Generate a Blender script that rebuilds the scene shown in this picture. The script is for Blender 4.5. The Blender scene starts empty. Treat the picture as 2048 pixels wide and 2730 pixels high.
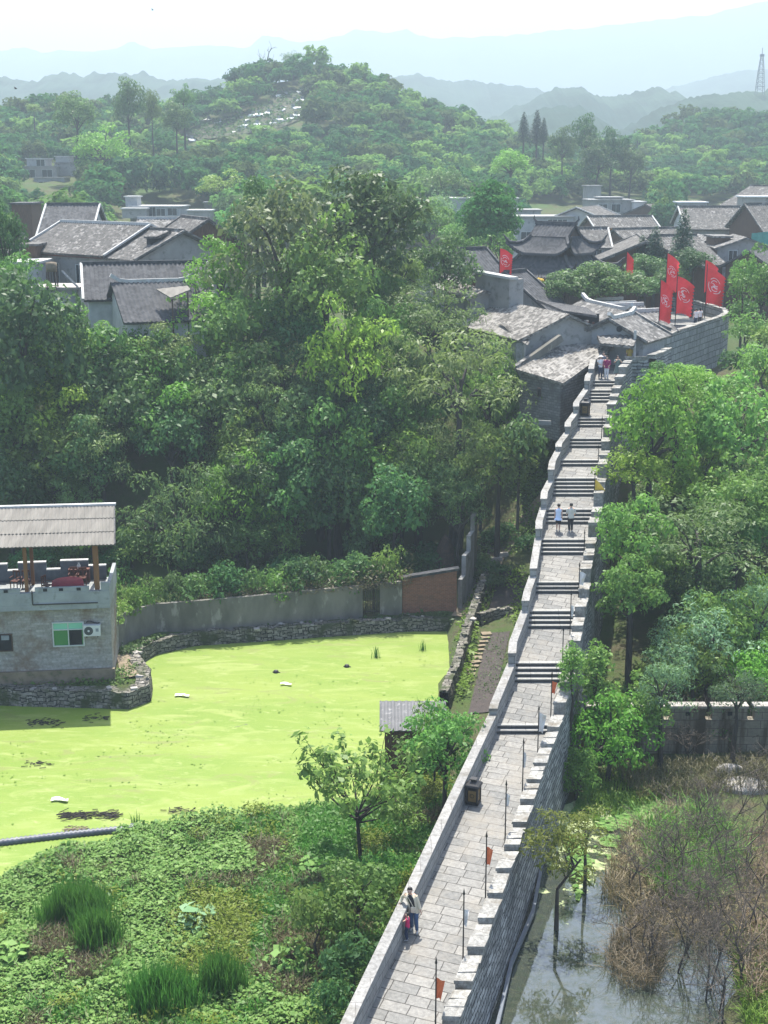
import bpy, bmesh, math, random
import numpy as np
from mathutils import Vector, Matrix, noise as mnoise

# ------------------------------------------------------------------ camera
F = 3640.0; PITCH = math.radians(14); CZ = 28.5
CP, SP = math.cos(PITCH), math.sin(PITCH)
scene = bpy.context.scene
cam_d = bpy.data.cameras.new('camera'); cam = bpy.data.objects.new('camera', cam_d)
scene.collection.objects.link(cam); scene.camera = cam
cam.location = (0, 0, CZ); cam.rotation_euler = (math.radians(90) - PITCH, 0, 0)
cam_d.sensor_fit = 'VERTICAL'; cam_d.sensor_height = 36; cam_d.sensor_width = 27
cam_d.lens = F / 2730 * 36
cam_d.clip_start = 0.5; cam_d.clip_end = 12000

# ------------------------------------------------------------------ world, sun, exposure
SUN_EL, SUN_AZ = math.radians(66), math.radians(-1)      # azimuth from +Y, clockwise
world = bpy.data.worlds.new('World'); scene.world = world; world.use_nodes = True
wn = world.node_tree; bg = wn.nodes['Background']
sky = wn.nodes.new('ShaderNodeTexSky'); sky.sky_type = 'NISHITA'; sky.sun_disc = False
sky.sun_elevation = SUN_EL; sky.sun_rotation = SUN_AZ
sky.altitude = 900; sky.air_density = 1.0; sky.dust_density = 4.0; sky.ozone_density = 1.0
wn.links.new(sky.outputs[0], bg.inputs[0]); bg.inputs[1].default_value = 0.14
sun_d = bpy.data.lights.new('sun', 'SUN'); sun_d.energy = 4.6; sun_d.angle = math.radians(0.6)
sun_d.color = (1.0, 0.95, 0.87)
sun = bpy.data.objects.new('sun', sun_d); scene.collection.objects.link(sun)
sdir = Vector((math.sin(SUN_AZ) * math.cos(SUN_EL), math.cos(SUN_AZ) * math.cos(SUN_EL), math.sin(SUN_EL)))
sun.rotation_euler = sdir.to_track_quat('Z', 'Y').to_euler(); sun.location = (0, 60, 90)
scene.view_settings.view_transform = 'Standard'; scene.view_settings.look = 'None'
scene.view_settings.gamma = 1.0; scene.view_settings.exposure = 1.62
scene.cycles.use_denoising = True
scene.cycles.max_bounces = 6; scene.cycles.diffuse_bounces = 4; scene.cycles.glossy_bounces = 3
scene.cycles.transmission_bounces = 3; scene.cycles.volume_bounces = 0
scene.cycles.sample_clamp_indirect = 6.0

# ------------------------------------------------------------------ pixel of the photograph -> place
def ray(x, y):
    u = (x - 1024) / F; v = -(y - 1365) / F
    return (u, CP + v * SP, -SP + v * CP)
def at_z(x, y, z):
    d = ray(x, y); t = (z - CZ) / d[2]; return Vector((d[0] * t, d[1] * t, z))
def at_Y(x, y, Y):
    d = ray(x, y); t = Y / d[1]; return Vector((d[0] * t, Y, CZ + d[2] * t))
def at_slope(x, y, P, g):
    d = ray(x, y); t = (P[2] - g * P[1] - CZ) / (d[2] - g * d[1])
    return Vector((d[0] * t, d[1] * t, CZ + d[2] * t))
def scale_at(p):                                           # photograph pixels per metre
    return F / (p[1] * CP - (p[2] - CZ) * SP)

# ------------------------------------------------------------------ objects
C = scene.collection
BASE = {}
def tag(o, label=None, cat=None, group=None, kind=None):
    if label: o['label'] = label
    if cat: o['category'] = cat
    if group: o['group'] = group
    if kind: o['kind'] = kind
    return o
def thing(name, label, cat, loc=(0, 0, 0), group=None):
    o = bpy.data.objects.new(name, None); C.objects.link(o)
    o.empty_display_size = 0.3; o.location = loc
    BASE[o.name] = Vector(loc)
    return tag(o, label, cat, group)
def link_mesh(name, me, mat, parent=None):
    o = bpy.data.objects.new(name, me); C.objects.link(o)
    if mat is not None and len(me.materials) == 0: me.materials.append(mat)
    if parent is not None:
        o.parent = parent; BASE[o.name] = BASE.get(parent.name, Vector((0, 0, 0)))
    return o
KIDS = {}
def copy_tree(o, parent=None):
    if not KIDS.get('built'):
        KIDS.clear(); KIDS['built'] = True
        for q in C.objects:
            if q.parent: KIDS.setdefault(q.parent.name, []).append(q)
    return _copy(o, parent)
def _copy(o, parent=None):
    c = o.copy(); C.objects.link(c)
    if parent is not None: c.parent = parent
    for ch in KIDS.get(o.name, []): _copy(ch, c)
    return c
def fresh_kids(): KIDS.clear()

def vlerp(a, b, t): return Vector(a) * (1 - t) + Vector(b) * t

class MB:
    """collects shapes and links them as ONE mesh object; UVs are metres on the surface"""
    def __init__(self, flat_rot=0.0): self.v = []; self.f = []; self.uv = []; self.fr = flat_rot; self.sm = []
    def face(self, pts, uv=None, smooth=False):
        i = len(self.v); self.v += [tuple(p) for p in pts]; self.f.append(tuple(range(i, i + len(pts))))
        self.uv.append(uv if uv else self.auto(pts)); self.sm.append(smooth)
    def auto(self, pts):
        P = [Vector(p) for p in pts]; n = Vector((0, 0, 0))
        for a in range(len(P)):
            p, q = P[a], P[(a + 1) % len(P)]
            n += Vector(((p.y - q.y) * (p.z + q.z), (p.z - q.z) * (p.x + q.x), (p.x - q.x) * (p.y + q.y)))
        if n.length < 1e-12: return [(0, 0)] * len(P)
        n.normalize()
        if abs(n.z) > .93:
            c, s = math.cos(self.fr), math.sin(self.fr)
            return [(p.x * c + p.y * s, -p.x * s + p.y * c) for p in P]
        t = Vector((0, 0, 1)).cross(n).normalized(); b = n.cross(t)
        return [(p.dot(t), p.dot(b)) for p in P]
    def hexa(self, b, t, skip=()):                        # b, t: four bottom and four top corners, same winding (ccw from above)
        fs = {'bottom': [b[3], b[2], b[1], b[0]], 'top': list(t)}
        for k in range(4): fs[k] = [b[k], b[(k + 1) % 4], t[(k + 1) % 4], t[k]]
        for k, q in fs.items():
            if k not in skip: self.face(q)
    def box(self, c, s, yaw=0.0, tilt=None):
        x, y, z = s[0] / 2, s[1] / 2, s[2] / 2
        M = Matrix.Rotation(yaw, 3, 'Z')
        if tilt is not None: M = M @ tilt
        q = lambda a, b, d: Vector(c) + M @ Vector((a * x, b * y, d * z))
        self.hexa([q(-1, -1, -1), q(1, -1, -1), q(1, 1, -1), q(-1, 1, -1)], [q(-1, -1, 1), q(1, -1, 1), q(1, 1, 1), q(-1, 1, 1)])
    def bar(self, a, b, w, h=None, up=(0, 0, 1)):        # a square bar from a to b
        a, b = Vector(a), Vector(b); h = h or w
        d = (b - a).normalized(); u = Vector(up)
        if abs(d.dot(u)) > .98: u = Vector((1, 0, 0))
        s = d.cross(u).normalized(); u = s.cross(d)
        q = lambda p, i, j: p + s * (i * w / 2) + u * (j * h / 2)
        A = [q(a, -1, -1), q(a, 1, -1), q(a, 1, 1), q(a, -1, 1)]; B = [q(b, -1, -1), q(b, 1, -1), q(b, 1, 1), q(b, -1, 1)]
        self.face(A); self.face(B[::-1])
        for k in range(4): self.face([A[(k + 1) % 4], A[k], B[k], B[(k + 1) % 4]])
    def tube(self, pts, rad, n=8, cap=True, flat=1.0):
        pts = [Vector(p) for p in pts]
        if not hasattr(rad, '__len__'): rad = [rad] * len(pts)
        rings = []; pu = None
        for i, p in enumerate(pts):
            d = (pts[min(i + 1, len(pts) - 1)] - pts[max(i - 1, 0)])
            d = d.normalized() if d.length > 1e-9 else Vector((0, 0, 1))
            u = pu if pu is not None else (Vector((1, 0, 0)) if abs(d.x) < .9 else Vector((0, 1, 0)))
            u = (u - d * u.dot(d)).normalized(); pu = u; w = d.cross(u)
            rings.append([p + (u * math.cos(2 * math.pi * k / n) + w * (math.sin(2 * math.pi * k / n) * flat)) * rad[i] for k in range(n)])
        i0 = len(self.v)
        for r in rings: self.v += [tuple(q) for q in r]
        L = 0
        for i in range(len(rings) - 1):
            l2 = (pts[i + 1] - pts[i]).length
            for k in range(n):
                k2 = (k + 1) % n
                self.f.append((i0 + i * n + k, i0 + i * n + k2, i0 + (i + 1) * n + k2, i0 + (i + 1) * n + k))
                u0, u1 = k / n * 6.28 * rad[i], (k + 1) / n * 6.28 * rad[i]
                self.uv.append([(u0, L), (u1, L), (u1, L + l2), (u0, L + l2)]); self.sm.append(True)
            L += l2
        if cap:
            self.face(rings[0][::-1]); self.face(rings[-1])
    def lathe(self, c, prof, n=12, smooth=True):          # prof: (radius, z)
        c = Vector(c); pts = [c + Vector((0, 0, z)) for r, z in prof]
        i0 = len(self.v)
        for r, z in prof:
            for k in range(n):
                a = 2 * math.pi * k / n; self.v.append((c.x + r * math.cos(a), c.y + r * math.sin(a), c.z + z))
        for i in range(len(prof) - 1):
            for k in range(n):
                k2 = (k + 1) % n
                self.f.append((i0 + i * n + k, i0 + i * n + k2, i0 + (i + 1) * n + k2, i0 + (i + 1) * n + k))
                self.uv.append([(0, 0), (.1, 0), (.1, .1), (0, .1)]); self.sm.append(smooth)
    def prism(self, poly, z0, z1):                        # poly ccw in plan
        self.face([(p[0], p[1], z1) for p in poly]); self.face([(p[0], p[1], z0) for p in poly][::-1])
        for k in range(len(poly)):
            a, b = poly[k], poly[(k + 1) % len(poly)]
            self.face([(a[0], a[1], z0), (b[0], b[1], z0), (b[0], b[1], z1), (a[0], a[1], z1)])
    def grid(self, P, uv=None, smooth=True):              # P[row][col] points
        i0 = len(self.v); nr, nc = len(P), len(P[0])
        for r in P: self.v += [tuple(q) for q in r]
        for i in range(nr - 1):
            for j in range(nc - 1):
                self.f.append((i0 + i * nc + j, i0 + i * nc + j + 1, i0 + (i + 1) * nc + j + 1, i0 + (i + 1) * nc + j))
                self.uv.append([uv(i, j), uv(i, j + 1), uv(i + 1, j + 1), uv(i + 1, j)] if uv else [(0, 0)] * 4)
                self.sm.append(smooth)
    def build(self, name, mat, parent=None, base=None, weld=False):
        b = BASE.get(parent.name, Vector((0, 0, 0))) if parent is not None else (Vector(base) if base is not None else Vector((0, 0, 0)))
        me = bpy.data.meshes.new(name)
        me.from_pydata([(v[0] - b[0], v[1] - b[1], v[2] - b[2]) for v in self.v], [], self.f)
        ul = me.uv_layers.new(name='UVMap')
        flat = [c for q in self.uv for p in q for c in p]
        ul.data.foreach_set('uv', flat)
        me.polygons.foreach_set('use_smooth', self.sm)
        if weld:
            bm = bmesh.new(); bm.from_mesh(me); bmesh.ops.remove_doubles(bm, verts=bm.verts, dist=1e-4); bm.to_mesh(me); bm.free()
        me.update()
        o = link_mesh(name, me, mat, parent)
        if parent is None:
            BASE[o.name] = b; o.location = b
        return o
def quads_mesh(name, P):                                   # P: (N,4,3) array of quads
    N = len(P); me = bpy.data.meshes.new(name)
    me.vertices.add(4 * N); me.vertices.foreach_set('co', P.reshape(-1).astype(np.float32))
    me.loops.add(4 * N); me.loops.foreach_set('vertex_index', np.arange(4 * N, dtype=np.int32))
    me.polygons.add(N); me.polygons.foreach_set('loop_start', np.arange(0, 4 * N, 4, dtype=np.int32))
    me.polygons.foreach_set('loop_total', np.full(N, 4, dtype=np.int32))
    me.update(calc_edges=True); return me

# ------------------------------------------------------------------ materials
M = {}
K = .68          # stone, wood and render are darker than sunlit pictures make them look
def _new(name):
    m = bpy.data.materials.new(name); m.use_nodes = True
    return m, m.node_tree, m.node_tree.nodes['Principled BSDF']
def N(nt, t, **kw):
    n = nt.nodes.new(t)
    for k, v in kw.items():
        if k in n.inputs: n.inputs[k].default_value = v
        else: setattr(n, k, v)
    return n
def rgb(c): return (c[0], c[1], c[2], 1.0)
def mixc(nt, fac, a, b, mode='MIX'):
    n = nt.nodes.new('ShaderNodeMix'); n.data_type = 'RGBA'; n.blend_type = mode
    for s, v in ((n.inputs[0], fac), (n.inputs[6], a), (n.inputs[7], b)):
        if hasattr(v, 'is_linked'): nt.links.new(v, s)
        else: s.default_value = rgb(v) if hasattr(v, '__len__') else v
    return n.outputs[2]
def ramp(nt, fac, lo, hi):
    n = nt.nodes.new('ShaderNodeMapRange'); n.clamp = True
    nt.links.new(fac, n.inputs[0]); n.inputs[1].default_value = lo; n.inputs[2].default_value = hi
    return n.outputs[0]
def noise(nt, co, scale, detail=5, rough=.6, dist=0):
    n = N(nt, 'ShaderNodeTexNoise', Scale=scale, Detail=detail, Roughness=rough, Distortion=dist)
    nt.links.new(co, n.inputs['Vector']); return n.outputs[0]
def coord(nt, kind='Object'):
    return nt.nodes.new('ShaderNodeTexCoord').outputs[kind]
def bump(nt, bs, h, strength, dist=.05):
    b = N(nt, 'ShaderNodeBump', Strength=strength, Distance=dist)
    nt.links.new(h, b.inputs['Height']); nt.links.new(b.outputs[0], bs.inputs['Normal'])
def mat(name, c1, c2=None, scale=2.0, rough=.85, lo=.35, hi=.65, bmp=0.0, c3=None, s3=12.0, lo3=.55, hi3=.7, spec=.3, stretch=None, metal=0):
    m, nt, bs = _new(name); bs.inputs['Roughness'].default_value = rough
    bs.inputs['Specular IOR Level'].default_value = spec; bs.inputs['Metallic'].default_value = metal
    co = coord(nt)
    if stretch:
        mp = nt.nodes.new('ShaderNodeMapping'); mp.inputs['Scale'].default_value = stretch; nt.links.new(co, mp.inputs[0]); co = mp.outputs[0]
    if c2 is None: c2 = tuple(x * .78 for x in c1)
    if not name.startswith(('cloth', 'skin', 'forest', 'litter', 'soil', 'flag', 'red_flag')): c1, c2, c3 = [tuple(x * K for x in c) if c else c for c in (c1, c2, c3)]
    n1 = noise(nt, co, scale); col = mixc(nt, ramp(nt, n1, lo, hi), c1, c2)
    if c3 is not None: col = mixc(nt, ramp(nt, noise(nt, co, s3), lo3, hi3), col, c3)
    nt.links.new(col, bs.inputs['Base Color'])
    if bmp: bump(nt, bs, noise(nt, co, scale * 6, 8), bmp)
    M[name] = m; return m
def bricks(name, c1, c2, mortar, bw, bh, ms=.02, rough=.9, stain=None, s_lo=.5, s_hi=.7, s_scale=.6, bmp=.5, warp=.03, off=.5, stretch=None, fine=.25, offf=2, sq=1.0):
    c1, c2, mortar, stain = [tuple(x * K for x in c) if c else c for c in (c1, c2, mortar, stain)]
    m, nt, bs = _new(name); bs.inputs['Roughness'].default_value = rough; bs.inputs['Specular IOR Level'].default_value = .25
    uv = coord(nt, 'UV'); ob = coord(nt)
    nz = N(nt, 'ShaderNodeTexNoise', Scale=1.6, Detail=3); nt.links.new(ob, nz.inputs['Vector'])
    sub = N(nt, 'ShaderNodeVectorMath', operation='SUBTRACT'); nt.links.new(nz.outputs[1], sub.inputs[0]); sub.inputs[1].default_value = (.5, .5, .5)
    sc = N(nt, 'ShaderNodeVectorMath', operation='SCALE'); nt.links.new(sub.outputs[0], sc.inputs[0]); sc.inputs['Scale'].default_value = warp * 2
    ad = N(nt, 'ShaderNodeVectorMath', operation='ADD'); nt.links.new(uv, ad.inputs[0]); nt.links.new(sc.outputs[0], ad.inputs[1])
    b = N(nt, 'ShaderNodeTexBrick', Scale=1.0); b.offset = off; b.offset_frequency = offf; b.squash = sq; b.squash_frequency = 3
    nt.links.new(ad.outputs[0], b.inputs['Vector'])
    b.inputs['Color1'].default_value = rgb(c1); b.inputs['Color2'].default_value = rgb(c2); b.inputs['Mortar'].default_value = rgb(mortar)
    b.inputs['Mortar Size'].default_value = ms; b.inputs['Mortar Smooth'].default_value = .3; b.inputs['Bias'].default_value = 0.0
    b.inputs['Brick Width'].default_value = bw; b.inputs['Row Height'].default_value = bh
    col = b.outputs['Color']
    n2 = noise(nt, ob, 7.0, 8, .7)
    col = mixc(nt, fine, col, mixc(nt, ramp(nt, n2, .3, .7), (.12, .12, .11), (.95, .95, .92)), 'OVERLAY')
    if stain is not None:
        co = ob
        if stretch:
            mp = nt.nodes.new('ShaderNodeMapping'); mp.inputs['Scale'].default_value = stretch; nt.links.new(ob, mp.inputs[0]); co = mp.outputs[0]
        col = mixc(nt, ramp(nt, noise(nt, co, s_scale, 7, .65), s_lo, s_hi), col, stain)
    nt.links.new(col, bs.inputs['Base Color'])
    if bmp:
        mth = N(nt, 'ShaderNodeMath', operation='MULTIPLY_ADD'); nt.links.new(b.outputs['Fac'], mth.inputs[0]); mth.inputs[1].default_value = -1.0
        nt.links.new(n2, mth.inputs[2]); bump(nt, bs, mth.outputs[0], bmp, .04)
    M[name] = m; return m
def tiles(name, dark, mid, pale, pale_lo=.62, pale_hi=.7, pw=.24, ph=.2, p_scale=.5):
    """roof tiles: every tile its own grey, patches bleached pale"""
    dark, mid, pale = [tuple(x * K for x in c) for c in (dark, mid, pale)]
    m, nt, bs = _new(name); bs.inputs['Roughness'].default_value = .9; bs.inputs['Specular IOR Level'].default_value = .2
    uv = coord(nt, 'UV'); sp = nt.nodes.new('ShaderNodeSeparateXYZ'); nt.links.new(uv, sp.inputs[0])
    def cell(o, d, jit=None):
        a = N(nt, 'ShaderNodeMath', operation='DIVIDE'); nt.links.new(o, a.inputs[0]); a.inputs[1].default_value = d
        f = N(nt, 'ShaderNodeMath', operation='FLOOR'); nt.links.new(a.outputs[0], f.inputs[0]); return f.outputs[0]
    cx = nt.nodes.new('ShaderNodeCombineXYZ'); nt.links.new(cell(sp.outputs[0], pw), cx.inputs[0]); nt.links.new(cell(sp.outputs[1], ph), cx.inputs[1])
    w = N(nt, 'ShaderNodeTexWhiteNoise', noise_dimensions='2D'); nt.links.new(cx.outputs[0], w.inputs['Vector'])
    ob = coord(nt); col = mixc(nt, w.outputs[0], dark, mid)
    pn = noise(nt, ob, p_scale, 6, .7)
    s = N(nt, 'ShaderNodeMath', operation='MULTIPLY_ADD'); nt.links.new(w.outputs[0], s.inputs[0]); s.inputs[1].default_value = .28
    nt.links.new(pn, s.inputs[2])
    col = mixc(nt, ramp(nt, s.outputs[0], pale_lo, pale_hi), col, pale)
    col = mixc(nt, ramp(nt, noise(nt, ob, 1.1, 5), .55, .75), col, tuple(x * .55 for x in dark))
    nt.links.new(col, bs.inputs['Base Color']); bump(nt, bs, w.outputs[0], .35, .04)
    M[name] = m; return m
def leafmat(name, c1, c2, trans=None, tr=.35, hue=.03, val=.35, spec=.25, rough=.5):
    m, nt, bs = _new(name); out = nt.nodes['Material Output']
    g = nt.nodes.new('ShaderNodeNewGeometry'); oi = nt.nodes.new('ShaderNodeObjectInfo')
    col = mixc(nt, g.outputs['Random Per Island'], c1, c2)
    hs = nt.nodes.new('ShaderNodeHueSaturation'); nt.links.new(col, hs.inputs['Color'])
    for k, lo, hi in (('Hue', .5 - hue, .5 + hue), ('Value', 1 - val, 1 + val)):
        mr = nt.nodes.new('ShaderNodeMapRange'); nt.links.new(oi.outputs['Random'], mr.inputs[0]); mr.inputs[3].default_value = lo; mr.inputs[4].default_value = hi
        if k == 'Hue':
            w = N(nt, 'ShaderNodeTexWhiteNoise', noise_dimensions='1D'); nt.links.new(oi.outputs['Random'], w.inputs['W']); nt.links.new(w.outputs[0], mr.inputs[0])
        nt.links.new(mr.outputs[0], hs.inputs[k])
    bs.inputs['Roughness'].default_value = rough; bs.inputs['Specular IOR Level'].default_value = spec
    nt.links.new(hs.outputs[0], bs.inputs['Base Color'])
    tl = nt.nodes.new('ShaderNodeBsdfTranslucent')
    tc = mixc(nt, 1.0, hs.outputs[0], trans or (.88, 1.0, .5), 'MULTIPLY')
    br = nt.nodes.new('ShaderNodeBrightContrast'); nt.links.new(tc, br.inputs[0]); br.inputs[1].default_value = .03
    nt.links.new(br.outputs[0], tl.inputs[0])
    mx = nt.nodes.new('ShaderNodeMixShader'); mx.inputs[0].default_value = tr
    nt.links.new(bs.outputs[0], mx.inputs[1]); nt.links.new(tl.outputs[0], mx.inputs[2]); nt.links.new(mx.outputs[0], out.inputs[0])
    M[name] = m; return m

bricks('paving', (.30, .292, .272), (.205, .205, .197), (.075, .07, .065), .95, .5, .02, stain=(.31, .285, .24), s_lo=.5, s_hi=.75, s_scale=.45, bmp=.25, warp=.02, off=.37, fine=.4, sq=.8)
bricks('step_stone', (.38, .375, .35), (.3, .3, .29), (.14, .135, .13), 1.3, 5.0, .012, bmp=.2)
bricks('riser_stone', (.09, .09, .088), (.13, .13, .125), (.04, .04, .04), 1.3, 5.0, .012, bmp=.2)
bricks('parapet_stone', (.40, .40, .38), (.30, .30, .29), (.1, .1, .1), .7, .36, .016, stain=(.22, .2, .17), s_lo=.55, s_hi=.8, s_scale=.9, bmp=.35)
bricks('cap_stone', (.36, .35, .33), (.27, .265, .255), (.2, .19, .18), .9, 1.2, .014, stain=(.19, .175, .145), s_lo=.5, s_hi=.7, s_scale=1.1, bmp=.4, fine=.5)
bricks('merlon_stone', (.38, .37, .345), (.28, .275, .26), (.3, .28, .25), .8, .9, .012, stain=(.20, .18, .145), s_lo=.48, s_hi=.66, s_scale=1.3, bmp=.7, fine=.65)
bricks('slate_wall', (.50, .50, .495), (.21, .215, .22), (.05, .05, .052), .75, .24, .03, stain=(.09, .09, .09), s_lo=.5, s_hi=.8, s_scale=.5, bmp=1.0, warp=.12, fine=.6)
bricks('ashlar', (.40, .41, .41), (.29, .30, .30), (.05, .05, .05), 1.1, .52, .03, stain=(.12, .12, .115), s_lo=.5, s_hi=.75, s_scale=.8, bmp=.5, warp=.07, stretch=(1, 1, .35), fine=.4)
bricks('rubble', (.31, .29, .25), (.14, .13, .11), (.03, .03, .025), .55, .24, .03, stain=(.06, .075, .03), s_lo=.48, s_hi=.62, s_scale=.9, bmp=1.0, warp=.16, fine=.6)
bricks('grey_brick', (.42, .405, .385), (.30, .285, .26), (.33, .32, .3), .5, .14, .014, stain=(.20, .13, .085), s_lo=.5, s_hi=.68, s_scale=.55, bmp=.4, warp=.015, fine=.35)
bricks('red_brick', (.33, .13, .075), (.24, .09, .055), (.28, .2, .15), .26, .09, .012, stain=(.13, .09, .06), s_lo=.55, s_hi=.7, s_scale=.8, bmp=.3, warp=.01)
bricks('stained_ashlar', (.36, .325, .26), (.27, .245, .195), (.11, .09, .07), 1.25, .42, .016, stain=(.09, .07, .045), s_lo=.46, s_hi=.6, s_scale=1.3, bmp=.3, stretch=(1, 1, .1))
bricks('block_wall', (.30, .295, .28), (.19, .19, .185), (.09, .09, .085), .42, .19, .016, stain=(.12, .115, .1), s_lo=.5, s_hi=.7, s_scale=.7, bmp=.6, warp=.05)
mat('concrete', (.40, .40, .385), (.29, .29, .275), 1.5, c3=(.2, .19, .17), s3=2.5, bmp=.15)
mat('old_concrete', (.27, .25, .215), (.15, .145, .12), 1.0, c3=(.38, .36, .32), s3=1.6, lo3=.58, hi3=.66, bmp=.25, stretch=(1, 1, .4))
mat('grey_render', (.42, .41, .385), (.33, .32, .30), .7, c3=(.2, .19, .175), s3=1.5, bmp=.1)
mat('cool_render', (.46, .47, .475), (.37, .38, .385), .8, c3=(.24, .24, .24), s3=2.0, bmp=.1)
mat('balcony_render', (.40, .43, .43), (.30, .32, .32), .9, c3=(.24, .25, .24), s3=2.4, bmp=.1)
mat('white_plaster', (.72, .72, .70), (.55, .55, .53), 1.2, c3=(.42, .41, .38), s3=3, lo3=.62, hi3=.75)
mat('trim_white', (.66, .66, .63), (.45, .45, .43), 3)
mat('dark_wood', (.085, .05, .032), (.05, .032, .022), 5, stretch=(1, 1, .15), rough=.7)
mat('plank_wood', (.16, .085, .05), (.09, .05, .032), 6, c3=(.22, .15, .1), s3=9, stretch=(3, 3, .2), rough=.8)
mat('orange_wood', (.30, .14, .055), (.2, .085, .03), 5, stretch=(1, 1, .1), rough=.6)
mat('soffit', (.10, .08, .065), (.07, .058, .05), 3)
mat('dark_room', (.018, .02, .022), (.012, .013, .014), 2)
mat('fascia_red', (.14, .06, .045), (.1, .045, .035), 3)
mat('asbestos', (.245, .23, .20), (.165, .155, .135), 1.4, c3=(.2, .18, .15), s3=5, lo3=.55, hi3=.75, stretch=(2, .3, .3))
mat('pole_black', (.03, .028, .027), (.05, .045, .04), 6, rough=.5)
mat('steel_grey', (.30, .33, .36), (.22, .25, .28), 2, rough=.5)
mat('pipe_plastic', (.15, .165, .2), (.10, .11, .13), 3, rough=.45, c3=(.3, .3, .28), s3=2)
mat('rail_blue', (.16, .185, .22), (.12, .14, .17), 3, rough=.5)
mat('ac_white', (.72, .73, .72), (.62, .63, .62), 3, rough=.5)
mat('ac_dark', (.09, .1, .1), (.06, .07, .07), 9)
mat('win_frame', (.62, .66, .64), (.52, .56, .54), 3, rough=.5)
mat('bin_black', (.03, .03, .03), (.045, .04, .038), 5, rough=.45)
mat('bin_gold', (.30, .20, .075), (.22, .14, .05), 5, rough=.5)
mat('soil', (.085, .07, .055), (.055, .046, .036), 3, c3=(.12, .1, .075), s3=9, bmp=.6)
mat('garden_soil', (.075, .06, .055), (.05, .04, .037), 3, c3=(.10, .085, .07), s3=9, bmp=.6)
mat('path_dirt', (.30, .24, .165), (.2, .16, .105), 1.5, c3=(.12, .13, .06), s3=3, lo3=.55, hi3=.7, bmp=.3)
mat('bark', (.10, .085, .07), (.055, .047, .04), 6, bmp=.5, stretch=(1, 1, .3))
mat('bark_dark', (.05, .043, .036), (.03, .026, .022), 6, bmp=.5, stretch=(1, 1, .3))
mat('twig', (.17, .14, .11), (.10, .085, .07), 2)
mat('haystack', (.10, .062, .042), (.06, .04, .03), 4, c3=(.15, .1, .06), s3=10, bmp=.8)
mat('red_flag', (.85, .045, .05), (.74, .035, .04), 2, rough=.7)
mat('flag_white', (.8, .62, .6), (.8, .45, .44), 4, rough=.7)
mat('flag_orange', (.62, .16, .06), (.5, .11, .05), 3, rough=.7)
mat('flag_yellow', (.62, .42, .06), (.5, .33, .05), 3, rough=.7)
mat('flag_pale', (.62, .6, .56), (.5, .46, .44), 3, rough=.7)
mat('table_red', (.42, .045, .07), (.3, .03, .05), 3)
mat('chair_wood', (.16, .05, .03), (.1, .034, .022), 4, rough=.5)
mat('panel_blue', (.16, .185, .22), (.11, .13, .155), 3)
mat('tin_roof', (.125, .127, .132), (.085, .087, .09), 2, rough=.6, c3=(.26, .26, .26), s3=4)
mat('net_teal', (.10, .38, .33), (.07, .3, .27), 3)
mat('sign_orange', (.52, .22, .02), (.45, .18, .02), 3)
mat('litter_white', (.75, .75, .73), (.6, .6, .58), 4)
mat('stone_slab', (.50, .47, .43), (.36, .33, .3), 2, c3=(.22, .2, .18), s3=5, bmp=.5)
mat('skin', (.50, .31, .22), (.46, .28, .2), 5, rough=.55)
mat('hair', (.018, .015, .013), (.03, .024, .02), 8, rough=.5)
mat('cloth_cream', (.55, .49, .36), (.48, .42, .31), 5)
mat('cloth_black', (.02, .02, .022), (.03, .03, .033), 5)
mat('cloth_denim', (.07, .115, .2), (.05, .085, .155), 6)
mat('cloth_navy', (.03, .045, .09), (.024, .036, .07), 6)
mat('cloth_pink', (.55, .03, .12), (.46, .025, .1), 5)
mat('cloth_magenta', (.30, .03, .11), (.24, .024, .085), 5)
mat('cloth_white', (.72, .72, .72), (.62, .62, .63), 5)
mat('cloth_ice', (.56, .64, .78), (.48, .56, .7), 5)
mat('cloth_sage', (.16, .22, .19), (.12, .17, .15), 5)
mat('cloth_yellow', (.62, .46, .1), (.52, .38, .08), 5)
mat('cloth_khaki', (.56, .54, .47), (.49, .47, .41), 5)
mat('cloth_grey', (.17, .18, .2), (.12, .13, .15), 5)
mat('shoe', (.62, .62, .62), (.5, .5, .5), 5)
mat('bird_dark', (.03, .03, .035), (.04, .04, .045), 5)
tiles('tile_dark', (.075, .075, .078), (.145, .145, .145), (.27, .265, .255), .8, .95, .26, .22)
tiles('tile_black', (.055, .057, .062), (.11, .112, .117), (.2, .2, .2), .88, 1.0, .3, .24)
tiles('tile_brown', (.10, .096, .089), (.185, .176, .163), (.36, .345, .32), .72, .88, .26, .22, .8)
tiles('tile_pale', (.128, .12, .107), (.25, .236, .21), (.38, .36, .325), .56, .78, .24, .2, .9)
tiles('tile_grey', (.12, .117, .11), (.225, .215, .20), (.38, .365, .34), .66, .84, .25, .22, .8)

leafmat('leaf_dark', (.046, .118, .034), (.088, .188, .054), tr=.42)
leafmat('leaf_mid', (.086, .182, .034), (.155, .275, .060), tr=.44)
leafmat('leaf_bright', (.135, .27, .026), (.21, .36, .05), tr=.45, val=.2)
leafmat('leaf_pale', (.10, .16, .055), (.23, .27, .14), tr=.35, val=.2)
leafmat('leaf_olive', (.092, .160, .044), (.160, .235, .078), tr=.42)
leafmat('leaf_grey', (.085, .170, .085), (.165, .265, .145), tr=.4)
leafmat('leaf_conifer', (.022, .052, .028), (.042, .085, .042), tr=.2)
leafmat('leaf_gold', (.10, .12, .016), (.17, .185, .03), tr=.4)
for nm, a, b in (('hill_bright', (.095, .215, .055), (.14, .275, .08)), ('hill_mid', (.055, .145, .042), (.09, .19, .06)), ('hill_dark', (.03, .088, .036), (.05, .12, .05)), ('hill_olive', (.075, .14, .05), (.11, .18, .07))): leafmat(nm, a, b, tr=.35, spec=0.0, val=.3)
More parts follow.
